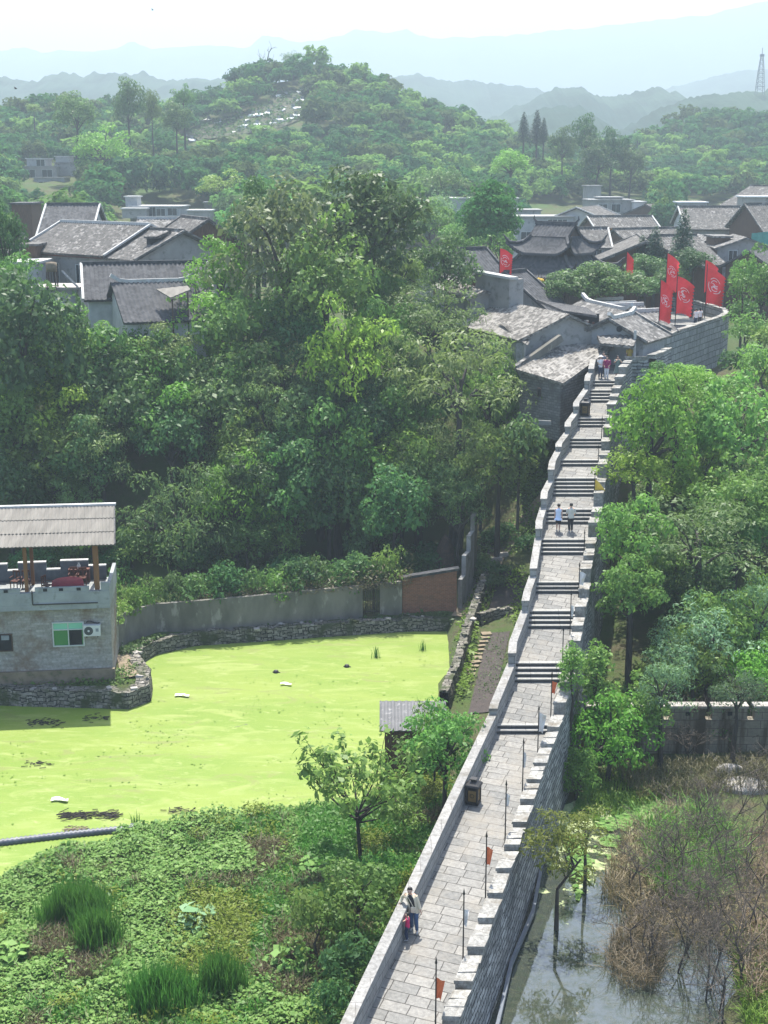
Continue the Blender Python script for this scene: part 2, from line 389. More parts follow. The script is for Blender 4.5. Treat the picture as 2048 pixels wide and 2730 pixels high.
leafmat('grass_green', (0.079, 0.183, 0.020), (0.140, 0.281, 0.037), tr=.4, val=.1)
leafmat('reed_green', (.035, .135, .012), (.07, .205, .022), tr=.4, val=.06, hue=.008)
leafmat('mat_leaf', (.075, .18, .032), (.19, .31, .09), tr=.3, val=.05, hue=.01, spec=.12, rough=.5)
leafmat('weed_yellow', (.12, .19, .02), (.19, .26, .035), tr=.4, val=.1)
leafmat('weed_brown', (.11, .092, .05), (.17, .14, .08), tr=.25, val=.1)
leafmat('dry_reed', (.13, .095, .058), (.28, .21, .125), tr=.25, val=.1)
leafmat('big_leaf', (.16, .28, .12), (.28, .4, .22), tr=.3, val=.1, spec=.2)
# ================================================================== the town wall's stations (left foot, right foot of the walk)
FL = [(1323, 1956, 1328, 1928, 2), (1372, 1819, 1376, 1762, 4), (1407, 1675.6, 1414, 1624, 4), (1428, 1582, 1431, 1549, 3),
      (1442, 1479, 1444, 1435, 4), (1455, 1397, 1458, 1355, 4), (1474, 1323, 1479, 1272, 5), (1494, 1243, 1496, 1224, 2),
      (1518, 1194, 1520, 1167, 3), (1540, 1139, 1542, 1113, 3), (1569, 1073, 1573, 1038, 4), (1580, 1030, 1582.5, 1013, 2)]
XR = [(2950, 1124), (2730, 1203), (2487, 1290), (2150, 1404), (1956, 1474), (1819, 1510), (1762, 1517), (1675, 1535), (1624, 1545), (1582, 1548), (1479, 1565), (1397, 1580),
      (1323, 1592), (1272, 1597), (1224, 1604), (1167, 1613), (1113, 1622), (1073, 1634), (1013, 1655)]
def xr_at(y):
    for (y0, x0), (y1, x1) in zip(XR, XR[1:]):
        if y1 <= y <= y0: return x0 + (x1 - x0) * (y0 - y) / (y0 - y1)
    return XR[-1][1] if y < XR[-1][0] else XR[0][1]
ST = []           # (L, R) world points along the walk, with flights between
def station(xl, y, z):
    return at_z(xl, y, z), at_z(xr_at(y), y, z)
for xl, y, z in ((872, 2950, 1.55), (972, 2730, 1.85), (1083, 2487, 2.3), (1234.6, 2150, 3.0)):
    ST.append(station(xl, y, z))
FLIGHTS = []; Pz = at_z(1323, 1956, 3.5)
for i, (xl, yb, xt, yt, k) in enumerate(FL):
    if i: Pz = at_slope(xl, yb, Pz, .15)
    z0 = Pz.z; z1 = z0 + k * .17
    b = station(xl, yb, z0); t = station(xt, yt, z1); Pz = t[0].copy()
    ST += [b, t]; FLIGHTS.append((b, t, k))
# top landing, then the walk bends right behind the tree towards the bastion
top = FLIGHTS[-1][1]
TOPL = [(1588, 985), (1615, 962), (1690, 925)]
TOPR = [(1668, 992), (1730, 985), (1772, 962)]
for (a, b2), (c, d2), z in zip(TOPL, TOPR, (14.45, 14.65, 14.75)):
    ST.append((at_z(a, b2, z), at_z(c, d2, z)))
WALLW = .48
def wall_x(Y):                                            # left foot, right outer face and walk height at depth Y
    for (l0, r0), (l1, r1) in zip(ST, ST[1:]):
        if l0.y <= Y <= l1.y:
            t = (Y - l0.y) / max(l1.y - l0.y, 1e-6)
            return l0.x + (l1.x - l0.x) * t - .4, r0.x + (r1.x - r0.x) * t + WALLW, l0.z + (l1.z - l0.z) * t
    return None

# ================================================================== ground sheet
POND_PX = [(-420, 1880), (0, 1880), (345, 1890), (405, 1868), (408, 1826), (372, 1775), (420, 1745), (520, 1722), (700, 1710), (900, 1696), (1100, 1683), (1195, 1683),
           (1208, 1720), (1192, 1790), (1175, 1850), (1160, 1920), (1130, 2010), (1060, 2090), (960, 2165), (800, 2166), (700, 2170), (560, 2180), (480, 2200), (370, 2207), (300, 2250),
           (180, 2262), (100, 2302), (0, 2358), (-420, 2560)]
POND = [at_z(x, y, 0).xy for x, y in POND_PX]
def inside(p, poly):
    x, y = p; c = False; j = len(poly) - 1
    for i in range(len(poly)):
        a, b = poly[i], poly[j]
        if (a[1] > y) != (b[1] > y) and x < (b[0] - a[0]) * (y - a[1]) / (b[1] - a[1]) + a[0]: c = not c
        j = i
    return c
CTRL = []
def cz(x, y, z): p = at_z(x, y, z); CTRL.append((p.x, p.y, z))
def cY(x, y, Y, dz=0): p = at_Y(x, y, Y); CTRL.append((p.x, p.y, p.z + dz))
for x, y, z in ((600, 2600, .35), (200, 2600, .35), (800, 2400, .35), (300, 2400, .4), (900, 2250, .4), (1050, 2200, .5), (750, 2730, .4), (100, 2730, .3), (-300, 2700, .3), (600, 2250, .3), (500, 3000, .3), (900, 2900, .4), (-100, 3000, .3),
                (1180, 2000, .4), (1250, 1850, .5), (1250, 1760, .6), (1330, 1700, .8), (1360, 1580, 1.3), (1240, 1620, .8), (1330, 1500, 2.6), (1440, 1320, 6.2),
                (400, 1700, .8), (700, 1640, .9), (1000, 1610, 1.0), (1180, 1620, 1.0), (300, 1760, .9), (150, 1790, .9), (-200, 1780, .9),
                (1400, 2730, -.25), (1500, 2500, -.25), (1700, 2730, -.3), (1900, 2600, -.2), (1600, 2350, -.25), (1530, 2250, -.2), (1650, 2150, -.05), (1850, 2100, .15), (1800, 2300, .05), (1750, 2450, -.05), (2020, 2450, .3), (2040, 2650, .3), (1500, 2950, -.25), (2100, 2950, .3), (2300, 2500, .5), (2300, 2200, .5),
                (1700, 2010, .3), (1950, 2010, .4), (2200, 2000, .6), (1480, 1125, 9.6)):
    cz(x, y, z)
CTRL += [(-70, 20, .3), (-30, 15, .3), (0, 10, .3), (40, 15, .3), (70, 40, 1.5), (-60, 60, .4),
         (-45, 95, 3), (-25, 95, 2.5), (-10, 96, 2.8), (0, 96, 3.0), (5, 95, 3.0), (-40, 103, 13), (-22, 102, 13.5), (-15, 98, 10.5), (-5, 106, 10), (5, 106, 11), (11, 101, 10.5),
         (-60, 118, 15), (-35, 118, 15.5), (-20, 118, 15.5), (-8, 118, 15), (4, 116, 14), (12, 112, 12.5), (-30, 145, 17), (0, 145, 15.5), (-60, 150, 18), (25, 140, 13.5), (50, 150, 14.5), (25, 175, 14.5), (55, 185, 15.5), (-30, 190, 15), (0, 190, 12), (-75, 190, 16), (85, 160, 16), (90, 120, 13),
         (19, 75, 2.5), (25, 78, 4), (35, 80, 6), (50, 80, 8), (17, 68, .8), (22, 62, .3), (35, 72, 2.5), (21, 85, 6.5), (30, 90, 8.5), (45, 95, 10), (60, 100, 12), (21, 98, 9.5), (27, 110, 10), (38, 112, 10.5), (38, 126, 11.5), (52, 125, 12)]
# the wooded hill with the graves, the hills either side of it (ground lies below the treetops)
for x, y in ((430, 330), (540, 268), (650, 222), (750, 182), (850, 178), (930, 200), (1020, 240), (1130, 290), (1260, 335), (1390, 385), (1520, 450)): cY(x, y, 400, -3)
for x, y in ((500, 420), (700, 390), (900, 380), (1100, 400), (1300, 440), (600, 330), (800, 290), (950, 300)): cY(x, y, 345, -3)
for x, y in ((300, 520), (500, 530), (700, 510), (900, 520), (1100, 540), (1300, 545), (1500, 560)): cY(x, y, 265, -2)
for x, y in ((-150, 330), (20, 300), (130, 285), (240, 300), (330, 330)): cY(x, y, 390, -3)
for x, y in ((0, 420), (200, 420), (350, 440)): cY(x, y, 320, -2)
for x, y in ((0, 500), (150, 505)): cY(x, y, 270, -1)
for x, y in ((1700, 385), (1780, 335), (1860, 312), (1950, 320), (2048, 325), (2200, 330)): cY(x, y, 460, -3)
for x, y in ((1720, 490), (1850, 450), (1980, 440), (2100, 450)): cY(x, y, 380, -3)
for x, y in ((1700, 560), (1900, 555), (2100, 550)): cY(x, y, 290, -2)
CTRL += [(-200, 560, 30), (0, 560, 28), (200, 600, 30), (60, 480, 24), (-400, 800, 25), (0, 800, 22), (400, 800, 25), (0, 1500, 18), (-700, 1500, 18), (700, 1500, 18), (0, 4200, 18), (-1800, 4200, 18), (1800, 4200, 18), (-250, 350, 30), (300, 350, 30)]
CA = np.array(CTRL)
def _fit():
    D = np.linalg.norm(CA[:, None, :2] - CA[None, :, :2], axis=2)
    A = np.zeros((len(CA) + 1,) * 2); A[:-1, :-1] = -D - np.eye(len(CA)) * .35; A[-1, :-1] = A[:-1, -1] = 1
    return np.linalg.solve(A, np.append(CA[:, 2], 0))
WFIT = _fit()
def raw_h(X, Y):
    X = np.atleast_1d(np.asarray(X, float)); Y = np.atleast_1d(np.asarray(Y, float))
    out = np.zeros(len(X))
    for s in range(0, len(X), 4000):
        d = np.hypot(X[s:s + 4000, None] - CA[None, :, 0], Y[s:s + 4000, None] - CA[None, :, 1])
        out[s:s + 4000] = -d @ WFIT[:-1] + WFIT[-1]
    return out
def bumps(X, Y): return .12 * np.sin(X * 1.3 + .7 * np.sin(Y * .9)) * np.sin(Y * 1.1 + X * .3) + .06 * np.sin(X * 3.1) * np.sin(Y * 2.7)
HOUSE_PLOT = None
def ground_h(X, Y):
    h = raw_h(X, Y); X = np.atleast_1d(X); Y = np.atleast_1d(Y)
    h = h + bumps(X, Y) * np.where(Y < 60, .6, np.clip((Y - 20) / 90, .5, 4))
    for i in range(len(h)):
        x, y = float(X[i]), float(Y[i])
        if 45 < y < 95 and -60 < x < 12 and (inside((x, y), POND) or inside((x, y - .65), POND)): h[i] = min(h[i], -.5)
        w = wall_x(y)
        if w and w[0] - .6 < x < w[1] + .2: h[i] = min(h[i], w[2] - 2.0)
        elif y < 80 and x > (w[1] if w else 2): h[i] = min(h[i], .6 + max(0, (y - 62) * .3))
    return h
def gz(x, y): return float(ground_h([x], [y])[0])
rows = list(np.arange(-20, 34, 3.0)) + list(np.arange(34, 130, .9)) + list(np.arange(130, 300, 3.0)) + list(np.arange(300, 600, 8.0)) + list(np.geomspace(600, 5200, 22))
us = np.linspace(-1, 1, 150); us = np.sign(us) * np.abs(us) ** 1.15 * .62
GX = np.array([[u * (max(y, 0) * .95 + 42) for u in us] for y in rows]); GY = np.array([[y] * len(us) for y in rows])
GH = ground_h(GX.ravel(), GY.ravel()).reshape(GX.shape)
mb = MB(); mb.grid([[(GX[i, j], GY[i, j], GH[i, j]) for j in range(len(us))] for i in range(len(rows))])
# ground: dark soil and low green, paths and patches of scrub
m, nt, bs = _new('ground'); bs.inputs['Roughness'].default_value = .95; bs.inputs['Specular IOR Level'].default_value = .1
co = coord(nt); c = mixc(nt, ramp(nt, noise(nt, co, .35, 8, .7), .4, .6), (.055, .085, .024), (.075, .068, .04))
c = mixc(nt, ramp(nt, noise(nt, co, 2.2, 8, .7), .5, .68), c, (.045, .07, .022)); c = mixc(nt, ramp(nt, noise(nt, co, .05, 5), .52, .62), c, (.05, .085, .028))
nt.links.new(c, bs.inputs['Base Color']); bump(nt, bs, noise(nt, co, 5, 10, .75), .8, .15); M['ground'] = m
tag(mb.build('ground', M['ground']), kind='structure')

# ------------------------------------------------------------------ pond under duckweed
m, nt, bs = _new('duckweed'); co = coord(nt); bs.inputs['Roughness'].default_value = .6; bs.inputs['Specular IOR Level'].default_value = .25
mp = nt.nodes.new('ShaderNodeMapping'); mp.inputs['Scale'].default_value = (.35, 1.0, 1); mp.inputs['Rotation'].default_value = (0, 0, .25); nt.links.new(co, mp.inputs[0]); cs = mp.outputs[0]
c = mixc(nt, ramp(nt, noise(nt, cs, .28, 5, .6, .6), .40, .60), (.098, .17, .011), (.15, .205, .028))
c = mixc(nt, ramp(nt, noise(nt, cs, .9, 7, .65, 1.2), .51, .66), c, (.20, .245, .065))
c = mixc(nt, ramp(nt, noise(nt, cs, 2.0, 8, .75, 1.5), .56, .66), c, (.24, .275, .10))
c = mixc(nt, ramp(nt, noise(nt, cs, .5, 9, .72, 1.8), .56, .63), c, (.13, .15, .04))
c = mixc(nt, .35, c, mixc(nt, ramp(nt, noise(nt, co, 14, 6, .8), .35, .65), (.11, .175, .01), (.21, .25, .07)))
# open dark water shows in a few small holes
hole = ramp(nt, noise(nt, cs, .8, 8, .7, 1.0), .665, .69); c = mixc(nt, hole, c, (.09, .10, .05))
nt.links.new(c, bs.inputs['Base Color']); bump(nt, bs, noise(nt, co, 9, 6, .7), .12, .02); M['duckweed'] = m
mb = MB()
ext = []
cen = Vector((sum(p.x for p in POND) / len(POND), sum(p.y for p in POND) / len(POND)))
for p in POND: d = (p - cen); ext.append(p + d.normalized() * .5)
mb.face([(p.x, p.y, 0) for p in ext][::-1] if False else [(p.x, p.y, 0) for p in ext])
o = mb.build('pond_water', M['duckweed']); tag(o, kind='structure')
bm = bmesh.new(); bm.from_mesh(o.data); bmesh.ops.triangulate(bm, faces=bm.faces)
bmesh.ops.recalc_face_normals(bm, faces=bm.faces)
if sum(f.normal.z for f in bm.faces) < 0: bmesh.ops.reverse_faces(bm, faces=bm.faces)
bm.to_mesh(o.data); bm.free()

# ------------------------------------------------------------------ canal beside the wall, half open water, half pale weed
m, nt, bs = _new('canal_water'); co = coord(nt)
bs.inputs['Base Color'].default_value = (.03, .036, .028, 1); bs.inputs['Roughness'].default_value = .04; bs.inputs['IOR'].default_value = 1.75; bs.inputs['Specular IOR Level'].default_value = .9
weed = nt.nodes.new('ShaderNodeBsdfDiffuse')
nt.links.new(mixc(nt, ramp(nt, noise(nt, co, 1.3, 7, .7), .4, .62), (.22, .28, .13), (.40, .44, .24)), weed.inputs[0])
sx = nt.nodes.new('ShaderNodeSeparateXYZ'); nt.links.new(co, sx.inputs[0])
far = N(nt, 'ShaderNodeMapRange'); nt.links.new(sx.outputs[1], far.inputs[0]); far.inputs[1].default_value = 44; far.inputs[2].default_value = 60; far.inputs[3].default_value = -.16; far.inputs[4].default_value = .2
ad = N(nt, 'ShaderNodeMath', operation='ADD'); nt.links.new(noise(nt, co, .55, 9, .72, .8), ad.inputs[0]); nt.links.new(far.outputs[0], ad.inputs[1])
dk = nt.nodes.new('ShaderNodeBsdfDiffuse'); nt.links.new(mixc(nt, ramp(nt, noise(nt, co, 3, 6), .4, .6), (.035, .05, .03), (.07, .075, .05)), dk.inputs[0])
m0 = nt.nodes.new('ShaderNodeMixShader'); dn = N(nt, 'ShaderNodeMath', operation='MULTIPLY'); nt.links.new(ramp(nt, noise(nt, co, 2.6, 10, .8, .4), .42, .62), dn.inputs[0]); dn.inputs[1].default_value = .6; nt.links.new(dn.outputs[0], m0.inputs[0]); nt.links.new(bs.outputs[0], m0.inputs[1]); nt.links.new(dk.outputs[0], m0.inputs[2])
mx = nt.nodes.new('ShaderNodeMixShader'); nt.links.new(ramp(nt, ad.outputs[0], .56, .6), mx.inputs[0])
nt.links.new(m0.outputs[0], mx.inputs[1]); nt.links.new(weed.outputs[0], mx.inputs[2]); nt.links.new(mx.outputs[0], nt.nodes['Material Output'].inputs[0])
bump(nt, bs, noise(nt, co, 1.5, 3), .015, .02); M['canal_water'] = m
mb = MB(); a = [at_z(x, y, .02) for x, y in ((1150, 3050), (1300, 2640), (1480, 2250), (1500, 2090), (1700, 2050), (1980, 2085), (2080, 2300), (2150, 2600), (2250, 3050))]
mb.face([a[0], a[8], a[7], a[6], a[5], a[4], a[3], a[2], a[1]])
tag(mb.build('canal_water', M['canal_water']), kind='structure')

# ------------------------------------------------------------------ far ridges, one real range behind the other
def forest_mat(name, c1, c2, s):
    return mat(name, c1, c2, s, rough=.95, lo=.42, hi=.58, c3=(c1[0] * .6, c1[1] * .6, c1[2] * .6), s3=s * 4, lo3=.5, hi3=.62, spec=.05)
forest_mat('forest_far', (.035, .06, .04), (.022, .042, .03), .012)
def ridge(name, prof, D, depth, rough_m, mat_, seed, jag=1.0):
    pr = prof; n = 260; x0, x1 = pr[0][0], pr[-1][0]; P = []
    for r in range(15):
        row = []
        for k in range(n):
            x = x0 + (x1 - x0) * k / (n - 1)
            y = np.interp(x, [q[0] for q in pr], [q[1] for q in pr])
            top = at_Y(x, y, D)
            t = (r - 4) / 10.0 if r > 4 else (r - 4) / 4.0       # in front of the crest, then behind it
            Y = D + t * depth
            X = top.x
            fall = abs(t) ** 1.25
            nz = mnoise.fractal(Vector((X / (depth * .45), Y / (depth * .45), seed)), 1.0, 2.0, 5) * rough_m
            fine = mnoise.fractal(Vector((X / (depth * .03), Y / (depth * .03), seed + 9)), .8, 2.0, 4) * rough_m * .10 * jag
            h = (top.z - 16) * (1 - fall) + nz * min(1, abs(t) * 2.2) + fine
            row.append((X, Y, 14 + max(h, -2)))
        P.append(row)
    mb = MB(); mb.grid(P); return tag(mb.build(name, mat_), kind='structure')
FF = M['forest_far']
ridge('hills', [(-500, 200), (0, 195), (60, 205), (93, 212), (130, 194), (179, 184), (215, 190), (278, 192), (327, 187), (401, 190), (469, 206), (531, 202), (617, 206), (700, 230), (850, 290), (1000, 330)], 1150, 330, 22, FF, 1.3, 1.6)
ridge('hills', [(700, 330), (900, 250), (1000, 216), (1055, 198), (1117, 190), (1191, 208), (1308, 214), (1431, 232), (1520, 262), (1700, 330)], 1350, 380, 20, FF, 4.1)
ridge('hills', [(1150, 360), (1240, 325), (1320, 303), (1394, 272), (1456, 236), (1518, 217), (1560, 225), (1598, 254), (1640, 250), (1709, 230), (1765, 226), (1845, 252), (1950, 300), (2200, 330)], 980, 260, 16, FF, 7.7, 1.6)
ridge('hills', [(1250, 370), (1340, 330), (1440, 280), (1481, 272), (1549, 273), (1600, 310), (1640, 345), (1700, 310), (1783, 266), (1830, 252), (1888, 240), (1987, 236), (2048, 232), (2200, 225), (2500, 240)], 720, 200, 10, FF, 11.9, 2.0)
ridge('hills', [(1500, 300), (1700, 255), (1789, 230), (1880, 205), (1975, 184), (2048, 181), (2200, 178), (2500, 190)], 1900, 420, 20, FF, 15.2)
ridge('hills', [(-1000, 120), (-400, 140), (0, 132), (68, 125), (111, 138), (160, 130), (222, 135), (280, 133), (309, 129), (352, 107), (395, 129), (480, 124), (555, 119), (654, 125), (704, 92), (750, 100), (796, 110), (840, 108), (889, 98), (920, 86), (951, 77), (1010, 82), (1040, 84), (1086, 75), (1141, 100), (1240, 97), (1333, 94), (1567, 72), (1722, 53), (1888, 38), (1987, 13), (2048, 2), (2300, -30), (3000, -10)], 3300, 700, 60, FF, 21.4, .7)

def ground_at(x, y):                                       # where the ground stands under a pixel of the photograph
    d = ray(x, y); lo_ = 30.0
    ts = np.concatenate([np.arange(36, 160, 2.0), np.arange(160, 560, 6.0)])
    h = ground_h(d[0] * ts, d[1] * ts); z = CZ + d[2] * ts; k = max(int(np.argmax(z < h)), 1)
    t0, t1 = ts[k - 1], ts[k]
    for _ in range(2):
        tt = np.linspace(t0, t1, 6); g_ = CZ + d[2] * tt - ground_h(d[0] * tt, d[1] * tt); k = max(int(np.argmax(g_ < 0)), 1); t0, t1 = tt[k - 1], tt[k]
    t = (t0 + t1) / 2
    return Vector((d[0] * t, d[1] * t, CZ + d[2] * t))
def drape(name, ribs, m, lift=.05, kind='structure', n=6):
    """a sheet lying on the ground; ribs: rows of (left, right) points"""
    P = []
    for a, b in ribs:
        row = []
        for k in range(n + 1):
            p = vlerp(a, b, k / n); row.append((p.x, p.y, gz(p.x, p.y) + lift))
        P.append(row)
    mb = MB(); mb.grid(P, uv=lambda i, j: (j * .3, i * .3)); o = mb.build(name, m)
    if kind: o['kind'] = kind
    return o
# ================================================================== the stone town wall with its stepped walk
def W(p, dx=0, dz=0): return Vector((p.x + dx, p.y, p.z + dz))
wall = thing('town_wall', 'long grey stone town wall with a paved walk climbing in flights of steps', 'town wall', ST[2][0])
pav = MB(-math.radians(20)); stp = MB(); rsr = MB(); face = MB(); inner = MB()
fl_keys = {id(b[0]): (b, t, k) for b, t, k in FLIGHTS}
for i, ((l0, r0), (l1, r1)) in enumerate(zip(ST, ST[1:])):
    key = fl_keys.get(id(l0))
    # every segment carries its masonry down into the ground, left and right
    def prof(l, r, nm=''):
        return [W(l, -.35), W(r, WALLW)]
    bz = min(-.6, 0) if l0.y < 63 else None
    zb0 = -.6 if l0.y < 63 else min(l0.z - 4.5, gz(r0.x + 2.5, r0.y) - 1.0); zb1 = -.6 if l1.y < 63 else min(l1.z - 4.5, gz(r1.x + 2.5, r1.y) - 1.0)
    q = lambda p, dx, z: Vector((p.x + dx, p.y, z))
    face.face([q(r0, WALLW + .25, zb0), q(r1, WALLW + .25, zb1), W(r1, WALLW - .01, .0), W(r0, WALLW - .01, .0)])
    inner.face([q(l1, -.35, zb1), q(l0, -.35, zb0), W(l0, -.33, 0), W(l1, -.33, 0)])
    if key is None:
        if i > 0 and fl_keys.get(id(ST[i - 1][0])) is not None and False: pass
        pav.face([W(l0), W(r0, .02), W(r1, .02), W(l1)])
    else:
        (bl, br), (tl, tr), k = key
        for s in range(k):
            a0, a1 = s / k, (s + 1) / k
            L0, R0, L1, R1 = vlerp(bl, tl, a0), vlerp(br, tr, a0), vlerp(bl, tl, a1), vlerp(br, tr, a1)
            z0 = bl.z + (tl.z - bl.z) * a0; z1 = bl.z + (tl.z - bl.z) * a1
            L0.z = R0.z = z0; L1.z = R1.z = z1
            lo = [Vector((p.x, p.y, z0)) for p in (L0, R0)]; hi = [Vector((p.x, p.y, z1)) for p in (L0, R0)]
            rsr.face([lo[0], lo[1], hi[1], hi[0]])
            nose = [Vector((p.x, p.y - .03, z1)) for p in (L0, R0)]
            # tread with a slightly proud nosing
            stp.face([nose[0], nose[1], Vector((R1.x, R1.y, z1)), Vector((L1.x, L1.y, z1))])
            stp.face([nose[0] + Vector((0, 0, -.05)), nose[1] + Vector((0, 0, -.05)), nose[1], nose[0]])
        # fill under the flight
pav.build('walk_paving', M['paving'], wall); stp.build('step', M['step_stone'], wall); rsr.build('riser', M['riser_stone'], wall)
face.build('outer_face', M['slate_wall'], wall); inner.build('pond_side_face', M['block_wall'], wall)
# left parapet: one length per landing, each a step higher than the last
segs = [[(ST[k][0], ST[k][1]) for k in range(0, 5)]]
fi = 4
for n, (b, t, k) in enumerate(FLIGHTS):
    nxt = FLIGHTS[n + 1][0] if n + 1 < len(FLIGHTS) else ST[-3]
    segs.append([b, t, nxt])
for n, sg in enumerate(segs):
    mb = MB(); cp_ = MB(); H = 1.0
    pts = [p[0].copy() for p in sg]
    tops = [p.z + H for p in pts]
    if n > 0: tops[0] = tops[1] - .1 * (pts[1] - pts[0]).length
    ext0 = .10 if n else 0
    for a in range(len(pts) - 1):
        p, q2 = pts[a], pts[a + 1]
        e = -ext0 if a == 0 else 0
        b4 = [Vector((p.x - .34, p.y + e, p.z - .5)), Vector((p.x, p.y + e, p.z - .5)), Vector((q2.x, q2.y, q2.z - .5)), Vector((q2.x - .34, q2.y, q2.z - .5))]
        t4 = [Vector((p.x - .34, p.y + e, tops[a] - .13)), Vector((p.x, p.y + e, tops[a] - .13)), Vector((q2.x, q2.y, tops[a + 1] - .13)), Vector((q2.x - .34, q2.y, tops[a + 1] - .13))]
        mb.hexa(b4, t4, ('top', 'bottom'))
        c0 = [v + Vector((dx, dy, 0)) for v, dx, dy in zip(t4, (-.03, .03, .03, -.03), (-.03 if a == 0 else 0, -.03 if a == 0 else 0, 0, 0))]
        cp_.hexa(c0, [v + Vector((0, 0, .13)) for v in c0], ('bottom',))
    pr = mb.build('parapet', M['parapet_stone'], wall); cp_.build('coping', M['cap_stone'], pr)
# right parapet: battlements
low = MB(); path = []
Rp = [r for l, r in ST]
for (a, b) in zip(Rp, Rp[1:]):
    for s in range(12):
        path.append(vlerp(a, b, s / 12))
path.append(Rp[-1])
acc = [0]
for a, b in zip(path, path[1:]): acc.append(acc[-1] + (b.xy - a.xy).length)
def on_path(s):
    k = max(0, min(len(acc) - 2, int(np.searchsorted(acc, s)) - 1)); t = (s - acc[k]) / max(acc[k + 1] - acc[k], 1e-6)
    return vlerp(path[k], path[k + 1], min(max(t, 0), 1))
for (a, b) in zip(Rp, Rp[1:]):
    low.hexa([W(a, 0, -.4), W(a, WALLW, -.4), W(b, WALLW, -.4), W(b, 0, -.4)], [W(a, 0, .78), W(a, WALLW, .78), W(b, WALLW, .78), W(b, 0, .78)], ('bottom',))
low.build('battlement_base', M['slate_wall'], wall)
s = 1.0; rng = random.Random(3)
MERLON_AT = []
while s < acc[-1] - 1.0:
    L = 1.42 + rng.uniform(-.12, .12); p, q2 = on_path(s), on_path(s + L)
    zt = max(p.z, q2.z) + 1.0 + rng.uniform(-.03, .04); MERLON_AT.append((s, s + L, zt))
    mb = MB(-math.radians(20)); j = lambda: rng.uniform(-.025, .025)
    b4 = [W(p, -.02, 0), W(p, WALLW + .02, 0), W(q2, WALLW + .02, 0), W(q2, -.02, 0)]
    for v, zz in zip(b4, (p.z, p.z, q2.z, q2.z)): v.z = zz + .784
    # irregular top slabs: split across into two or three stones
    n = rng.choice((2, 2, 3)); t4 = [Vector((v.x, v.y, zt - .12)) for v in b4]
    mb.hexa(b4, t4, ('bottom',))
    for k in range(n):
        a0, a1 = k / n + (.012 if k else 0), (k + 1) / n - .0
        A, B = vlerp(t4[0], t4[3], a0), vlerp(t4[1], t4[2], a0); C2, D = vlerp(t4[1], t4[2], a1), vlerp(t4[0], t4[3], a1)
        c4 = [A + Vector((-.03 + j(), j(), .003)), B + Vector((.03 + j(), j(), .003)), C2 + Vector((.03 + j(), j(), .003)), D + Vector((-.03 + j(), j(), .003))]
        zz = .12 + rng.uniform(-.025, .03)
        mb.hexa(c4, [v + Vector((j(), j(), zz + j() * .6)) for v in c4], ('bottom',))
    mb.build('merlon', M['merlon_stone'], wall)
    s += L + .24
# grey service rail along the foot of the wall, over the canal
rail = MB(); pts = []
for y, x in ((3000, 1236), (2730, 1328), (2567, 1364), (2433, 1421), (2335, 1440), (2290, 1447)):
    p = at_z(x, y, .25); pts.append(p)
for a, b in zip(pts, pts[1:]): rail.bar(a, b, .12, .2)
rl = rail.build('service_pipe', M['rail_blue'], base=pts[1]); tag(rl, 'blue-grey service pipe running along the foot of the wall above the canal', 'pipe')
for a, b in zip(pts, pts[1:]):
    n = max(1, int((b - a).length / 1.6))
    for k in range(n): mb = MB(); p = vlerp(a, b, (k + .5) / n); mb.box((p.x - .05, p.y, p.z - .14), (.16, .12, .12)); mb.build('bracket', M['ac_dark'], rl)

# ------------------------------------------------------------------ bastion the walk runs up to
bas = thing('bastion', 'rounded bastion of big grey stone blocks carrying the red flags', 'bastion', at_Y(1830, 930, 118))
ZB = 15.9
near = [at_z(1716, 925, ZB - .45), at_z(1770, 900, ZB - .15), at_z(1816, 879, ZB), at_z(1860, 865, ZB), at_z(1897, 852, ZB), at_z(1930, 842, ZB), at_z(1945, 833, ZB), at_z(1940, 824, ZB)]
far_ = [at_z(1924, 818, ZB), at_z(1885, 808, ZB), at_z(1843, 799, ZB), at_z(1800, 795, ZB), at_z(1762, 789, ZB), at_z(1715, 781, ZB), at_z(1673, 773, ZB)]
ring = near + far_
def offset(pts, d):
    out = []
    for i, p in enumerate(pts):
        a, b = pts[max(i - 1, 0)], pts[min(i + 1, len(pts) - 1)]
        t = (b - a); t.z = 0; t.normalize(); out.append(p + Vector((-t.y, t.x, 0)) * d)
    return out
inn = offset(ring, .5)
mb = MB(); cpb = MB()
for i in range(len(ring) - 1):
    a, b, ai, bi = ring[i], ring[i + 1], inn[i], inn[i + 1]
    za, zb_ = a.z, b.z
    f4 = lambda p, z: Vector((p.x, p.y, z))
    mb.hexa([f4(a, 8.5), f4(b, 8.5), f4(bi, 8.5), f4(ai, 8.5)], [f4(a, za - .18), f4(b, zb_ - .18), f4(bi, zb_ - .18), f4(ai, za - .18)], ('bottom',) )
    n = max(1, int((b - a).length / 1.0))
    for k in range(n):                                    # uneven coping blocks
        p, q2, pi, qi = vlerp(a, b, k / n), vlerp(a, b, (k + .95) / n), vlerp(ai, bi, k / n), vlerp(ai, bi, (k + .95) / n)
        dz = rng.uniform(-.03, .05)
        b4 = [W(p, 0, -.177), W(q2, 0, -.177), W(qi, 0, -.177), W(pi, 0, -.177)]
        cpb.hexa(b4, [v + Vector((rng.uniform(-.03, .03), rng.uniform(-.03, .03), .18 + dz)) for v in b4], ('bottom',))
o = mb.build('bastion_wall', M['ashlar'], bas); cpb.build('coping', M['merlon_stone'], bas)
mb = MB(); mb.face([Vector((p.x, p.y, ZB - 1.15)) for p in inn]); mb.build('bastion_walk', M['paving'], bas)
